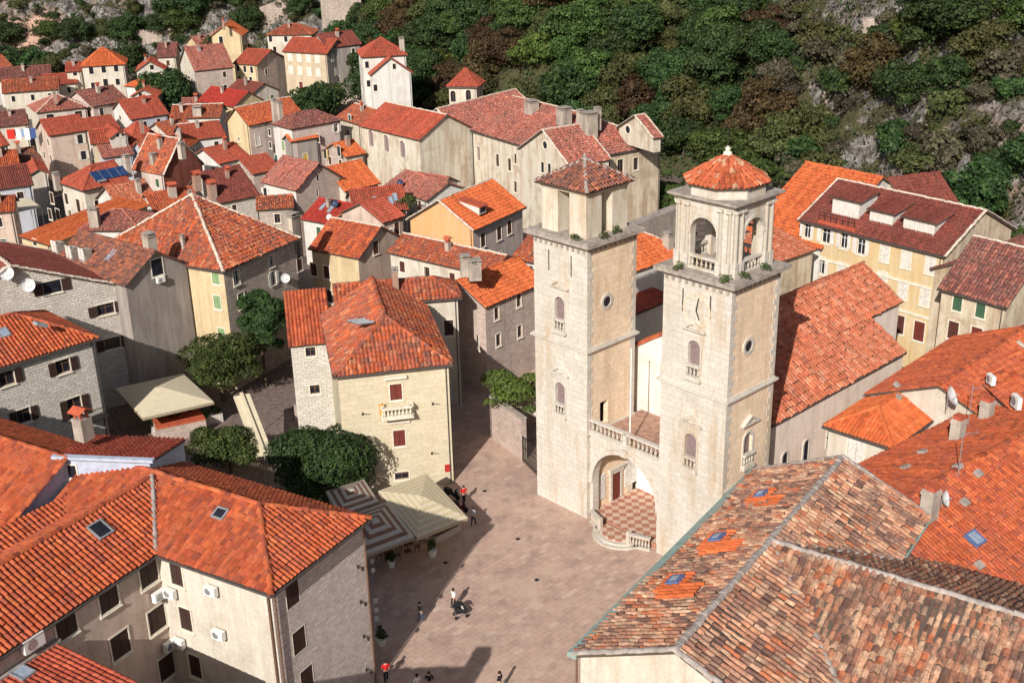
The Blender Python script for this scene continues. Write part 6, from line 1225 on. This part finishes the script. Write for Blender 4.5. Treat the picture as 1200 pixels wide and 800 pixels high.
# garden wall with ivy and gate left of the cathedral
P0, P1, P2 = at(574, 511, 0), at(612, 540, 0), at(632, 560, 0); t = thing('garden_wall', 'rough stone garden wall with an iron gate beside the left bell tower', 'wall', P0); m_ = MB(); d_ = unit(v2(P1-P0)); n_ = np.array([-d_[1], d_[0]])
m_.box(P0-[0, 0, .1], P1-P0, np.array([*(n_*.5), 0]), (0, 0, 4.2)); bk_ = at(574, 511, 0)+np.array([*(n_*8), 0]); m_.box(P0-[0, 0, .1], np.array([*(n_*9), 0]), np.array([*(d_*.5), 0]), (0, 0, 4.2)); m_.build('wall', W['pinkstone'], t)
m_ = MB(); m_.box(P0-np.array([*(d_*.1), 0])+[0, 0, 4.1]-np.array([*(n_*.06), 0]), np.array([*(d_*(np.linalg.norm(P1-P0)+.1)), 0]), np.array([*(n_*.62), 0]), (0, 0, .16)); m_.build('coping', M['graytrim'], t)
m_ = MB(); k = P2-P1
for i in range(15): q = P1+k*(i+.5)/15; m_.tube(q, q+[0, 0, 2.6], .03, None, 5)
for zz in (.3, 1.5, 2.5): m_.tube(P1+[0, 0, zz], P2+[0, 0, zz], .035, None, 5)
m_.build('gate', M['iron'], t)
q = (P0+P1)/2+np.array([*(n_*1.3), 4.1])
tree('ivy_bush', 'bright green bush spilling over the garden wall beside the left bell tower', 'bush', q, 5, 2.9, 2.0, 2.2, 1.1, 4200, .3, 'bright', trunk_on=False, nl=9)
# palm behind it
pp = (P0+P1)/2+np.array([*(n_*3.5+d_*.6), 0]); t = thing('palm_tree', 'small palm with yellowing fronds behind the garden wall', 'palm', pp); m_ = MB(); m_.tube(pp-[0, 0, .3], pp+[0, 0, 6.3], .22, .16); m_.build('trunk', M['bark'], t); m_ = MB()
for i in range(26):
    a = i*2.4; el = random.uniform(.1, 1.1); o_ = pp+np.array([0, 0, 6.3]); L_ = random.uniform(1.5, 2.1); pts = [o_+np.array([math.cos(a)*L_*s_, math.sin(a)*L_*s_, math.sin(el)*L_*s_-1.3*L_*s_*s_*.8]) for s_ in np.linspace(0, 1, 6)]; sdv = np.array([-math.sin(a), math.cos(a), 0])
    for j in range(5):
        for sg in (-1, 1): m_.face([pts[j], pts[j+1], pts[j+1]+sdv*sg*.3*(1-j/6)-[0, 0, .12], pts[j]+sdv*sg*.3*(1-j/6)-[0, 0, .12]])
m_.build('fronds', LF['olive'], t)
def gz_(px, py): p = at(px, py, 0); return p
p = at(378, 541, 4.0); tree('courtyard_tree', 'large round dark green tree filling the courtyard next to the yellow house', 'tree', (p[0], p[1], 0), 3, 3.9, 3.4, 3.3, 3.9, 34000, .27, 'dark', nl=60, squash=.85, trunk=.3, dens=.93)
p = at(268, 560, 0); tree('courtyard_tree', 'smaller dark green bush tree left of the large round courtyard tree', 'tree', (p[0], p[1]+1, 0), 4, 3.0, 2.7, 2.3, 2.4, 11000, .27, 'mid', nl=18, trunk=.2)
p = at(262, 470, 0); tree('courtyard_tree', 'mid green tree in the shade beside the big cream canopy', 'tree', (p[0], p[1], 0), 6, 3.6, 3.3, 3.0, 4.2, 10000, .3, 'mid', nl=22, trunk=.24)
p = at(312, 452, 0); tree('courtyard_tree', 'tall slim dark conifer in front of the rough grey stone wall', 'tree', (p[0], p[1], 0), 7, 2.3, 2.2, 5.6, 6.6, 12000, .28, 'dark', nl=24, trunk=.24)
p = at(352, 440, 0); tree('courtyard_tree', 'small bright green tree between the conifer and the orange shed roof', 'tree', (p[0], p[1]+2, 0), 8, 2.4, 2.2, 2.4, 6.2, 3600, .26, 'mid', nl=14, trunk=.2)
# courtyard walls and hedge planters
P0, P1 = at(180, 512, 0), at(262, 494, 0); t = thing('planter_wall', 'low stone planter wall with shrubs beside the big cream canopy', 'planter', P0); m_ = MB(); d_ = P1-P0; n_ = unit(np.cross(d_, (0, 0, 1))); m_.box(P0, d_, -n_*1.0, (0, 0, .9)); m_.build('wall', W['stone'], t)
for i in range(6):
    q = P0+d_*(i+.5)/6-n_*.5+[0, 0, .85]; tree('planter_shrub', 'small clipped shrub in the stone planter by the big cream canopy', 'shrub', q, 60+i, .6, .6, .5, .35, 420, .2, 'mid', 'shrubs in the stone planter', trunk_on=False, nl=6)
P0, P1 = at(305, 470, 0), at(345, 480, 0)
for i, (px0, px1, h_) in enumerate((((186, 520), (243, 508), 1.6), ((346, 492), (398, 486), 1.4))):
    P0, P1 = at(*px0, 0), at(*px1, 0); t = thing('courtyard_wall', ['low courtyard wall with terracotta top below the planter', 'low rubble wall below the narrow stone annex'][i], 'wall', P0); d_ = P1-P0; n_ = unit(np.cross(d_, (0, 0, 1))); m_ = MB(); m_.box(P0-[0, 0, .1], d_, -n_*2.6*(1-i*.8), (0, 0, h_)); m_.build('wall', W['pinkstone'], t); m_ = MB(); m_.box(P0+n_*.05+[0, 0, h_-.1], d_, -n_*(2.7-2*i), (0, 0, .12)); m_.build('coping', M['clay'] if i == 0 else M['graytrim'], t)
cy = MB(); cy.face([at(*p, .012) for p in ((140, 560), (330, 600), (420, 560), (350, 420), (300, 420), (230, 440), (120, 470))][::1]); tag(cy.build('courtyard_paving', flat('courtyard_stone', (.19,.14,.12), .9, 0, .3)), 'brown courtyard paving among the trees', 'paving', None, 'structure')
# planter frames beside canopy, potted plants
def pot(P, label, r=.32, plant='mid', seed=1):
    t = thing('potted_plant', label, 'potted plant', P, 'potted plants on the square'); m_ = MB(); m_.lathe(P, [(r*.7, 0), (r, .5), (r*1.08, .5), (r*1.08, .58), (r*.9, .56), (.02, .5)], 12); m_.build('pot', M['whitepaint'], t)
    L0 = LOC[t.name]; mb, _ = crown_mb(seed, .45, .45, .5, .95, 260, .2, 6); LOC[t.name] = np.zeros(3); mb.build('foliage', LF[plant], t); LOC[t.name] = L0; return t
pot(at(507, 651, 0), 'white potted plant standing alone below the corner of the cream canopy', .36, 'mid', 71); pot(at(447, 755, 0), 'white potted plant beside the corner of the rough stone house', .36, 'dark', 72); pot(at(459, 664, 0), 'white potted plant under the edge of the ringed canopy', .3, 'dark', 73)
for i, (px, py) in enumerate(((437, 669), (438, 680), (441, 716), (442, 727), (442, 737))):
    P = at(px, py, 0); t = thing('menu_stand', 'small white menu stand by the rough stone wall, %s from the ringed canopy' % ['first', 'second', 'third', 'fourth', 'fifth'][i], 'menu stand', P, 'menu stands by the stone wall'); m_ = MB(); m_.prism([P+[-.14, -.02, .7], P+[.14, .02, .7], P+[.14, .12, 1.05], P+[-.14, .08, 1.05]], (0, .04, -.02)); m_.build('board', M['whitepaint'], t); m_ = MB(); m_.tube(P, P+[0, .08, .8], .03); m_.cbox(P, .35, .35, .04); m_.build('stand', M['metal'], t)
pf = thing('planter_screen', 'low wooden planter screen under the corner of the cream canopy', 'planter', at(524, 634, 0)); c0, c1 = at(511, 637, 0), at(540, 622, 0); m_ = MB(); d_ = c1-c0; n_ = unit(np.cross(d_, (0, 0, 1))); m_.box(c0, d_, -n_*.8, (0, 0, .55)); m_.build('box', M['canvaswhite'], pf); m_ = MB(); m_.box(c0+d_*.04-n_*.08+[0, 0, .5], d_*.92, -n_*.64, (0, 0, .08)); m_.build('soil', M['bark'], pf)
# cafe tables under the canopies
def table(P, label, rz):
    t = thing('cafe_table', label, 'table', P, 'cafe tables under the canopies'); m_ = MB(); m_.cbox(P+[0, 0, .72], .8, .8, .04, rz); m_.build('tabletop', M['wood'], t); m_ = MB(); m_.tube(P, P+[0, 0, .72], .04); m_.cbox(P, .5, .5, .03, rz); m_.build('leg', M['iron'], t)
def chair(P, label, rz):
    t = thing('cafe_chair', label, 'chair', P, 'cafe chairs under the canopies'); X_ = np.array([math.cos(rz), math.sin(rz), 0]); Y_ = np.array([-X_[1], X_[0], 0]); m_ = MB(); m_.box(P-X_*.22-Y_*.22+[0, 0, .43], X_*.44, Y_*.44, (0, 0, .05)); m_.build('seat', M['canvasbrown'], t); m_ = MB(); m_.box(P-X_*.22+Y_*.18+[0, 0, .48], X_*.44, Y_*.05, (0, 0, .45)); m_.build('backrest', M['canvasbrown'], t)
    for a in (-.18, .18):
        for b in (-.18, .18): m_ = MB(); m_.tube(P+X_*a+Y_*b, P+X_*a+Y_*b+[0, 0, .43], .02, None, 5); m_.build('leg', M['iron'], t)
for i, (px, py) in enumerate(((455, 655), (478, 645))):
    P = at(px, py, 0); table(P, 'brown cafe table under the ringed canopy near the white pot' if i == 0 else 'brown cafe table under the seam between the ringed and the cream canopy', .4)
    chair(P+[.75, -.1, 0], 'brown cafe chair at the square side of the table %s' % ('near the white pot' if i == 0 else 'under the canopy seam'), -1.4); chair(P+[-.7, .1, 0], 'brown cafe chair at the wall side of the table %s' % ('near the white pot' if i == 0 else 'under the canopy seam'), 1.7)
# ------------------------------------------------------------------ people
def skin_mesh(name, verts, edges, rad, root=0, sub=1):
    me = bpy.data.meshes.new(name); me.from_pydata([tuple(v) for v in verts], edges, []); o = bpy.data.objects.new(name, me); COL.objects.link(o); sk = o.modifiers.new('s', 'SKIN'); sk.use_smooth_shade = True
    for i, r in enumerate(rad): me.skin_vertices[0].data[i].radius = r if hasattr(r, '__len__') else (r, r)
    me.skin_vertices[0].data[root].use_root = True; ss = o.modifiers.new('b', 'SUBSURF'); ss.levels = sub; ss.render_levels = sub
    dg = bpy.context.evaluated_depsgraph_get(); m2 = bpy.data.meshes.new_from_object(o.evaluated_get(dg)); m2.name = name; bpy.data.objects.remove(o); bpy.data.meshes.remove(me); return m2
def part(name, me, mat, t): o = bpy.data.objects.new(name, me); COL.objects.link(o); me.materials.clear(); me.materials.append(mat); o.parent = t; return o
SKIN = flat('skin', (.50,.30,.21), .6, 0, .05)
def person(label, P, rz, top, bottom, hair=(.03, .02, .015), stride=.18, bag=None, arms=0.):
    t = thing('person', label, 'person', P, 'people on the square', rz)
    LOC[t.name] = np.zeros(3); s = stride; a = arms
    V = [(0,0,.95),(0,0,1.12),(0,0,1.32),(0,0,1.46),(0,.01,1.54),(0,.02,1.66),
         (.1,0,.9),(.11,s*.5,.5),(.11,s,.09),(.11,s+.14,.04), (-.1,0,.9),(-.11,-s*.25,.5),(-.11,-s,.1),(-.11,-s+.14,.04),
         (.2,0,1.41),(.25,-s*.4,1.14),(.24,-s*.4+.1+a,.92),(.235,-s*.4+.15+a,.84), (-.2,0,1.41),(-.25,s*.4,1.14),(-.24,s*.4+.1+a,.92),(-.235,s*.4+.15+a,.84)]
    Ed = [(0,1),(1,2),(2,3),(3,4),(4,5),(0,6),(6,7),(7,8),(8,9),(0,10),(10,11),(11,12),(12,13),(3,14),(14,15),(15,16),(16,17),(3,18),(18,19),(19,20),(20,21)]
    Rd = [(.15,.11),(.135,.1),(.16,.11),(.1,.08),.055,.095,.085,.06,.045,.04,.085,.06,.045,.04,.055,.042,.033,.035,.055,.042,.033,.035]
    part('body', skin_mesh('person_body', V, Ed, Rd), SKIN, t)
    tv = [V[0], V[1], V[2], V[3], V[14], V[15], V[18], V[19]]; part('shirt', skin_mesh('person_shirt', tv, [(0,1),(1,2),(2,3),(3,4),(4,5),(3,6),(6,7)], [(.165,.125),(.15,.115),(.175,.125),(.11,.09),.07,.056,.07,.056]), top, t)
    bv = [(0,0,1.0), V[0], V[6], V[7], V[8], V[10], V[11], V[12]]; part('trousers', skin_mesh('person_trousers', bv, [(0,1),(1,2),(2,3),(3,4),(1,5),(5,6),(6,7)], [(.155,.118),(.16,.122),.1,.074,.06,.1,.074,.06]), bottom, t)
    hm = MB(); hm.lathe((0, -.005, 1.63), [(.1, -.03), (.115, .04), (.1, .1), (.06, .135), (.005, .145)], 12); hm.build('hair', flat('hair_%.3f' % hair[0], hair, .8), t)
    fm_ = MB()
    for sx_ in (-.035, .035): fm_.lathe((sx_, .1, 1.67), [(.002, -.012), (.012, 0), (.002, .012)], 6)
    fm_.build('eyes', M['black'], t); nm = MB(); nm.prism([(-.012, .1, 1.63), (.012, .1, 1.63), (0, .1, 1.67)], (0, .03, 0)); nm.build('nose', SKIN, t)
    if bag is not None: b = MB(); b.cbox((0, -.2, 1.02), .3, .16, .42); b.build('backpack', bag, t)
    LOC[t.name] = np.asarray(P, float); return t
cl = lambda n, c: flat('cloth_'+n, c, .85, 0, .08)
person('person in dark jacket and blue jeans walking in the shadow on the square', at(493, 729, 0), -.9, cl('black', (.018,.018,.025)), cl('jeans', (.06,.09,.14)))
person('person in white shirt and black trousers standing beside the stroller', at(532, 713, 0), 2.2, cl('white', (.78,.77,.76)), cl('black', (.018,.018,.025)))
person('person in a bright red top standing at the corner of the stone house', at(453, 799, 0), .4, cl('red', (.55,.02,.02)), cl('black', (.018,.018,.025)), arms=.05)
person('person in white top with dark hair at the bottom edge of the square', at(490, 815, 0), .8, cl('white', (.78,.77,.76)), cl('grey', (.12,.12,.13)))
person('person with dark clothes at the bottom edge of the square', at(504, 812, 0), .2, cl('black', (.018,.018,.025)), cl('grey', (.12,.12,.13)))
person('person in light blue shirt standing at the outer corner of the cream canopy', at(555, 616, 0), -.6, cl('pale blue', (.45,.52,.65)), cl('navy', (.03,.04,.08)))
person('person in a red and white top by the motorbike next to the canopy', at(544, 590, 0), .5, cl('red', (.55,.02,.02)), cl('black', (.018,.018,.025)))
person('person in dark clothes walking at the bottom edge in front of the old tiled roof', at(586, 812, 0), 1.2, cl('black', (.018,.018,.025)), cl('navy', (.03,.04,.08)))
# stroller
P = at(540, 722, 0); t = thing('stroller', 'black baby stroller with white seat beside the person in white', 'stroller', P, None, .3); LOC[t.name] = np.zeros(3)
m_ = MB(); m_.prism([(-.4, -.26, .45), (.3, -.26, .4), (.45, -.26, .6), (-.3, -.26, .95), (-.5, -.26, .8)], (0, .52, 0)); m_.build('seat', M['black'], t); m_ = MB()
for i in range(6):
    a, b = math.pi*i/6*.8+.2, math.pi*(i+1)/6*.8+.2; m_.prism([(-.1-.45*math.cos(a), -.28, .75+.42*math.sin(a)), (-.1-.45*math.cos(b), -.28, .75+.42*math.sin(b)), (-.1-.41*math.cos(b), -.28, .75+.38*math.sin(b)), (-.1-.41*math.cos(a), -.28, .75+.38*math.sin(a))], (0, .56, 0))
m_.build('hood', M['black'], t); m_ = MB(); m_.cbox((-.02, 0, .66), .42, .4, .12); m_.build('blanket', M['whitepaint'], t)
for x, y in ((.4, -.25), (.4, .25), (-.4, -.28), (-.4, .28)): w_ = MB(); w_.tube((x, y-.025, .14), (x, y+.025, .14), .14, None, 12); w_.build('wheel', M['black'], t)
m_ = MB()
for y in (-.24, .24): m_.tube((.4, y, .14), (-.62, y, 1.02), .018); m_.tube((-.4, y, .14), (.2, y, .55), .018)
m_.tube((-.62, -.24, 1.02), (-.62, .24, 1.02), .022); m_.build('frame', M['metal'], t); LOC[t.name] = np.asarray(P)
# motorbikes beside the yellow house
def bike(P, rz, label, col):
    t = thing('motor_scooter', label, 'scooter', P, 'scooters parked beside the yellow house', rz); LOC[t.name] = np.zeros(3)
    for x in (-.6, .62): w_ = MB(); w_.tube((x, -.05, .26), (x, .05, .26), .26, None, 16); w_.build('wheel', M['black'], t)
    b = MB(); b.prism([(-.8, -.16, .45), (-.2, -.16, .38), (.25, -.16, .28), (.5, -.16, .3), (.62, -.16, .95), (.5, -.16, 1.0), (.35, -.16, .48), (0, -.16, .45), (-.1, -.16, .7), (-.85, -.16, .72)], (0, .32, 0)); b.build('body', col, t)
    s_ = MB(); s_.cbox((-.42, 0, .72), .75, .28, .1); s_.build('seat', M['black'], t); h = MB(); h.tube((.56, -.34, 1.05), (.56, .34, 1.05), .022); h.tube((.6, 0, .3), (.56, 0, 1.05), .035); h.build('handlebar', M['iron'], t); l = MB(); l.lathe((.64, 0, .88), [(.01, .06), (.09, .03), (.09, -.05)], 10, (1, 0, 0)); l.build('headlight', M['metal'], t); LOC[t.name] = np.asarray(P)
bike(at(530, 583, 0), -.7, 'black motor scooter parked against the yellow house wall', M['black']); bike(at(538, 598, 0), -.5, 'dark red motor scooter parked nearer the canopy edge', cl('dark red', (.12,.015,.015)))
for i, (px, py) in enumerate(((522, 659), (607, 631), (629, 679), (568, 575))):
    P = at(px, py, .008); t = thing('drain_cover', 'small dark drain cover in the paving, %s' % ['in the shadow below the cream canopy', 'in front of the left bell tower', 'in the middle of the sunny square', 'near the alley mouth beside the yellow house'][i], 'drain cover', P, 'drain covers in the square'); m_ = MB(); m_.cbox(P, .34, .34, .015, A0); m_.build('cover', M['iron'], t)
# washing line
P0, P1 = at(4, 152, 9.4), at(42, 150, 9.4); t = thing('washing_line', 'washing line with red, white and blue laundry on a roof at the left', 'washing line', P0); m_ = MB()
for q in (P0, P1): m_.tube(q-[0, 0, 4], q+[0, 0, .2], .05)
m_.tube(P0, P1, .015); m_.build('line_and_posts', M['metal'], t); k = P1-P0
for i, (f0, f1, c, h_) in enumerate(((.08, .32, (.55,.03,.02), 1.7), (.36, .5, (.75,.74,.72), 1.9), (.53, .6, (.2,.3,.5), 1.5), (.62, .78, (.7,.74,.76), 2.0), (.8, .97, (.05,.09,.25), 1.8))): m_ = MB(); m_.box(P0+k*f0-[0, 0, h_], k*(f1-f0), (0, .04, 0), (0, 0, h_)); m_.build('laundry', cl('laundry%d' % i, c), t)
# ------------------------------------------------------------------ trees on the hill and between the houses
protos = []
def proto_tree(k, seed, mat, rx, rz, n, leaf, lab, nl=14):
    t = tree('hillside_tree', lab, 'tree', (0, 0, 0), seed, rx, rx*random.uniform(.85, 1.1), rz, rz*.8, n, leaf, mat, 'trees on the wooded hillside', trunk=.25, nl=nl); protos.append((k, t)); return t
L_ = {'dark': 'dark green evergreen tree crowded on the wooded hillside', 'mid': 'mid green leafy tree crowded on the wooded hillside', 'olive': 'olive green tree crowded on the wooded hillside', 'rust': 'rusty brown autumn tree crowded on the wooded hillside', 'bright': 'light green tree crowded on the wooded hillside'}
for i, (m_, rx, rz) in enumerate((('dark', 3.6, 3.6), ('dark', 3.0, 4.4), ('mid', 3.8, 3.4), ('mid', 3.2, 3.6), ('olive', 3.3, 3.2), ('rust', 3.4, 3.7), ('bright', 3.3, 3.0))): proto_tree(m_, 100+i, m_, rx, rz, 7000, .42, L_[m_], 24)
bl = {'dry': 'dry brown twiggy bush on the rocky hillside', 'olive': 'low olive scrub bush on the rocky hillside', 'dark': 'low dark green bush on the rocky hillside'}
bprotos = []
for i, m_ in enumerate(('dry', 'dry', 'olive', 'dark')):
    bt = tree('hillside_bush', bl[m_], 'bush', (0, 0, 0), 130+i, 1.7, 1.6, 1.2, .7, 1500, .32, m_, 'bushes on the rocky hillside', trunk_on=False, nl=9); bprotos.append((m_, bt))
used = set(); placed = []
g = np.random.default_rng(5)
def put(lst, kind, x, y, sc, sz=1.):
    c = [t for k, t in lst if k == kind]; t = c[int(g.integers(len(c)))]; z_ = float(gheight(x, y)); rz = g.uniform(0, 6.28); s_ = (sc, sc, sc*sz)
    if t.name not in used: used.add(t.name); t.location = (x, y, z_); t.rotation_euler = (0, 0, rz); t.scale = s_; return t
    return copy_tree(t, (x, y, z_), rz, None, s_)
nt_ = nb_ = 0; cells = []
for it in range(9000):
    x = g.uniform(-150, 135); y = foot(x)+g.uniform(2, 90)
    zz = float(gheight(x, y)); px, py = proj(x, y, zz+4)
    if not (-30 < px < 1230 and -18 < py < 300): continue
    rk = float(rockiness(np.array(x), np.array(y))); nv = float(fbm(np.array(x*.05), np.array(y*.05), 77, 3))
    forest = (1-rk*.95)+(nv-.5)*1.4
    if px < 470: forest -= .12
    if px > 890: forest -= .1
    if 905 < px < 985 and py > 60: forest -= .3
    if forest > .42:
        md = 4.7 if px < 860 else 5.2
        if any((x-a)**2+(y-b)**2 < md*md for a, b in cells): continue
        if nt_ >= 290: continue
        q = g.random(); nm = float(fbm(np.array(x*.035+9), np.array(y*.035), 31, 3))
        kind = 'rust' if (nm > .62 and q < .3) else ('dark' if q < .5 else 'mid' if q < .74 else 'olive' if q < .9 else 'bright' if q < .94 else 'rust')
        put(protos, kind, x, y, g.uniform(.9, 1.6), g.uniform(.85, 1.1)); cells.append((x, y)); nt_ += 1
    elif forest > .05 or g.random() < .25:
        if any((x-a)**2+(y-b)**2 < 2.6**2 for a, b in cells): continue
        if nb_ >= 290: continue
        q = g.random(); kind = 'dry' if q < (.42 if px > 860 else .3) else 'olive' if q < .72 else 'dark'
        put(bprotos, kind, x, y, g.uniform(.9, 2.4) if px > 860 else g.uniform(.6, 1.4), g.uniform(.8, 1.3)); cells.append((x, y)); nb_ += 1
print('trees', nt_, 'bushes', nb_)
def named(px, py, z0, kind, sc, label, sz=1.):
    P = at(px, py, z0); c = [t for k, t in protos if k == kind][0]; z_ = float(gheight(P[0], P[1])); s_ = (sc, sc, sc*sz); t = copy_tree(c, (P[0], P[1], z_), g.uniform(0, 6), label, s_); t['group'] = 'trees between the houses'; t.name = 'town_tree'; return t
for i, (px, py, k, sc, sz, lb) in enumerate(((10, 95, 'dark', 1.6, 1., 'dark round tree at the far left edge below the quarry face'), (38, 92, 'dark', 1.5, .9, 'second dark tree from the left edge below the quarry face'), (62, 95, 'olive', 1.4, .9, 'olive tree beside the low white gable below the quarry face'), (150, 95, 'dark', 1.3, 1.3, 'tall dark tree right of the cream three storey house'),
    (205, 80, 'dark', 1.5, 1.2, 'dark tree behind the brown roofed white house'), (225, 70, 'dark', 1.4, 1.1, 'dark tree between the brown roof and the yellow tower house'), (203, 137, 'dark', 1.8, 1., 'dark green tree beside the orange hipped roof'), (222, 126, 'mid', 1.6, .9, 'mid green tree in the clump right of the orange hipped roof'), (238, 117, 'olive', .9, .8, 'olive tree at the right end of the clump above the wine red roof'),
    (264, 105, 'dark', 1.5, 1.7, 'tall dark tree left of the yellow house on the slope'), (368, 142, 'dark', 1.4, 1., 'dark tree below the long shuttered house'), (385, 135, 'mid', 1.3, .9, 'mid green tree on the terrace below the long shuttered house'), (403, 112, 'olive', .8, 1.2, 'palm like olive tree against the grey gable wall of the long shuttered house'), (462, 120, 'dark', .95, 1.1, 'dark tree in front of the tall white house'),
    (774, 247, 'bright', 1.05, .8, 'light green tree above the dark wall right of the convent'), (790, 250, 'mid', 1.0, .9, 'mid green tree right of the convent corner'), (322, 132, 'mid', .6, .8, 'small green tree behind the orange roof below the long shuttered house'), (345, 30, 'dark', .9, .9, 'dark tree in front of the fortification wall'))):
    named(px, py, 0, k, sc, lb, sz)
hg_ = [(18, 58, 'dark', 1.3), (62, 50, 'mid', 1.0), (92, 54, 'dark', 1.2), (122, 44, 'olive', .9), (148, 52, 'dark', 1.3), (186, 42, 'dark', 1.1), (212, 40, 'mid', 1.2), (230, 22, 'dark', 1.3), (292, 40, 'dark', 1.2), (300, 22, 'olive', 1.0), (352, 22, 'dark', 1.0), (160, 22, 'olive', .8), (250, 8, 'mid', 1.2), (282, 10, 'dark', 1.1)]
for px, py, k, sc in hg_:
    P = hill_hit(px, py)
    if P is None: continue
    c = [t for q_, t in protos if q_ == k][0]; t = copy_tree(c, (P[0], P[1], float(gheight(P[0], P[1]))), g.uniform(0, 6), {'dark': 'dark green tree at the foot of the grey cliff behind the far houses', 'mid': 'mid green tree at the foot of the grey cliff behind the far houses', 'olive': 'olive tree at the foot of the grey cliff behind the far houses'}[k], (sc, sc, sc)); t['group'] = 'trees below the grey cliff'; t.name = 'cliff_tree'
tree('terrace_shrub', 'leafy shrub with red flowers on the planted terrace below the teal shutters', 'shrub', roof_hit(m8, 480, 243)[0], 91, 1.5, 1.2, .9, .8, 500, .32, 'olive', trunk_on=False, nl=7)
# undergrowth: leafy ground cover over the slope, one mass
def cover(name, label, n, seed, leaf, mat, fn):
    g_ = np.random.default_rng(seed); x = g_.uniform(-170, 140, n); y = foot(x)+g_.uniform(.5, 75, n)**1.0; px, py = proj(x, y, gheight(x, y)); ok = (px > -40) & (px < 1240) & (py > -40) & (g_.random(n) < fn(x, y, px)); x, y = x[ok], y[ok]; m = len(x)
    z = gheight(x, y); e = .6; gx = (gheight(x+e, y)-gheight(x-e, y))/(2*e); gy = (gheight(x, y+e)-gheight(x, y-e))/(2*e); nr = np.stack([-gx, -gy, np.ones(m)], 1); nr /= np.linalg.norm(nr, axis=1)[:, None]
    hh = fbm(x*.25, y*.25, seed+3, 3); P = np.stack([x, y, z], 1)+nr*(g_.random(m)**.7*2.0*np.clip(hh*2-.45, .12, 1.2))[:, None]
    nr = nr*.9+g_.normal(0, .55, (m, 3)); nr /= np.linalg.norm(nr, axis=1)[:, None]; a = np.cross(nr, g_.normal(size=(m, 3))); a /= np.linalg.norm(a, axis=1)[:, None]; b = np.cross(nr, a); s_ = leaf*g_.uniform(.5, 1.3, m)[:, None]
    V = np.stack([P-a*s_*.5, P-b*s_*.35+nr*s_*.1, P+a*s_*.5, P+b*s_*.35+nr*s_*.1], 1).reshape(-1, 3); k = np.arange(m)*4; mb = MB(); mb.add(V, np.stack([k, k+1, k+2, k+3], 1)); tag(mb.build(name, LF[mat]), label, 'undergrowth', None, 'stuff')
R1 = rockiness
cover('undergrowth', 'dark green undergrowth between the trees of the wooded hillside', 70000, 201, .7, 'dark', lambda x, y, px: np.clip((fbm(x*.09, y*.09, 5, 4)-.33)*4, .1, 1)*np.clip(1.05-R1(x, y)*.9, .12, 1))
cover('undergrowth', 'brown twiggy scrub over the rocky right hillside', 110000, 202, .55, 'dry', lambda x, y, px: np.clip((fbm(x*.08, y*.08, 15, 4)-.42)*6, 0, 1)*np.clip(R1(x, y)*2.6, .08, 1)*np.where(px < 480, .35, 1))
cover('undergrowth', 'olive green scrub over the rocky hillside', 60000, 203, .6, 'olive', lambda x, y, px: np.clip((fbm(x*.1, y*.1, 25, 4)-.45)*6, 0, 1)*np.where(px < 480, .9, .9))
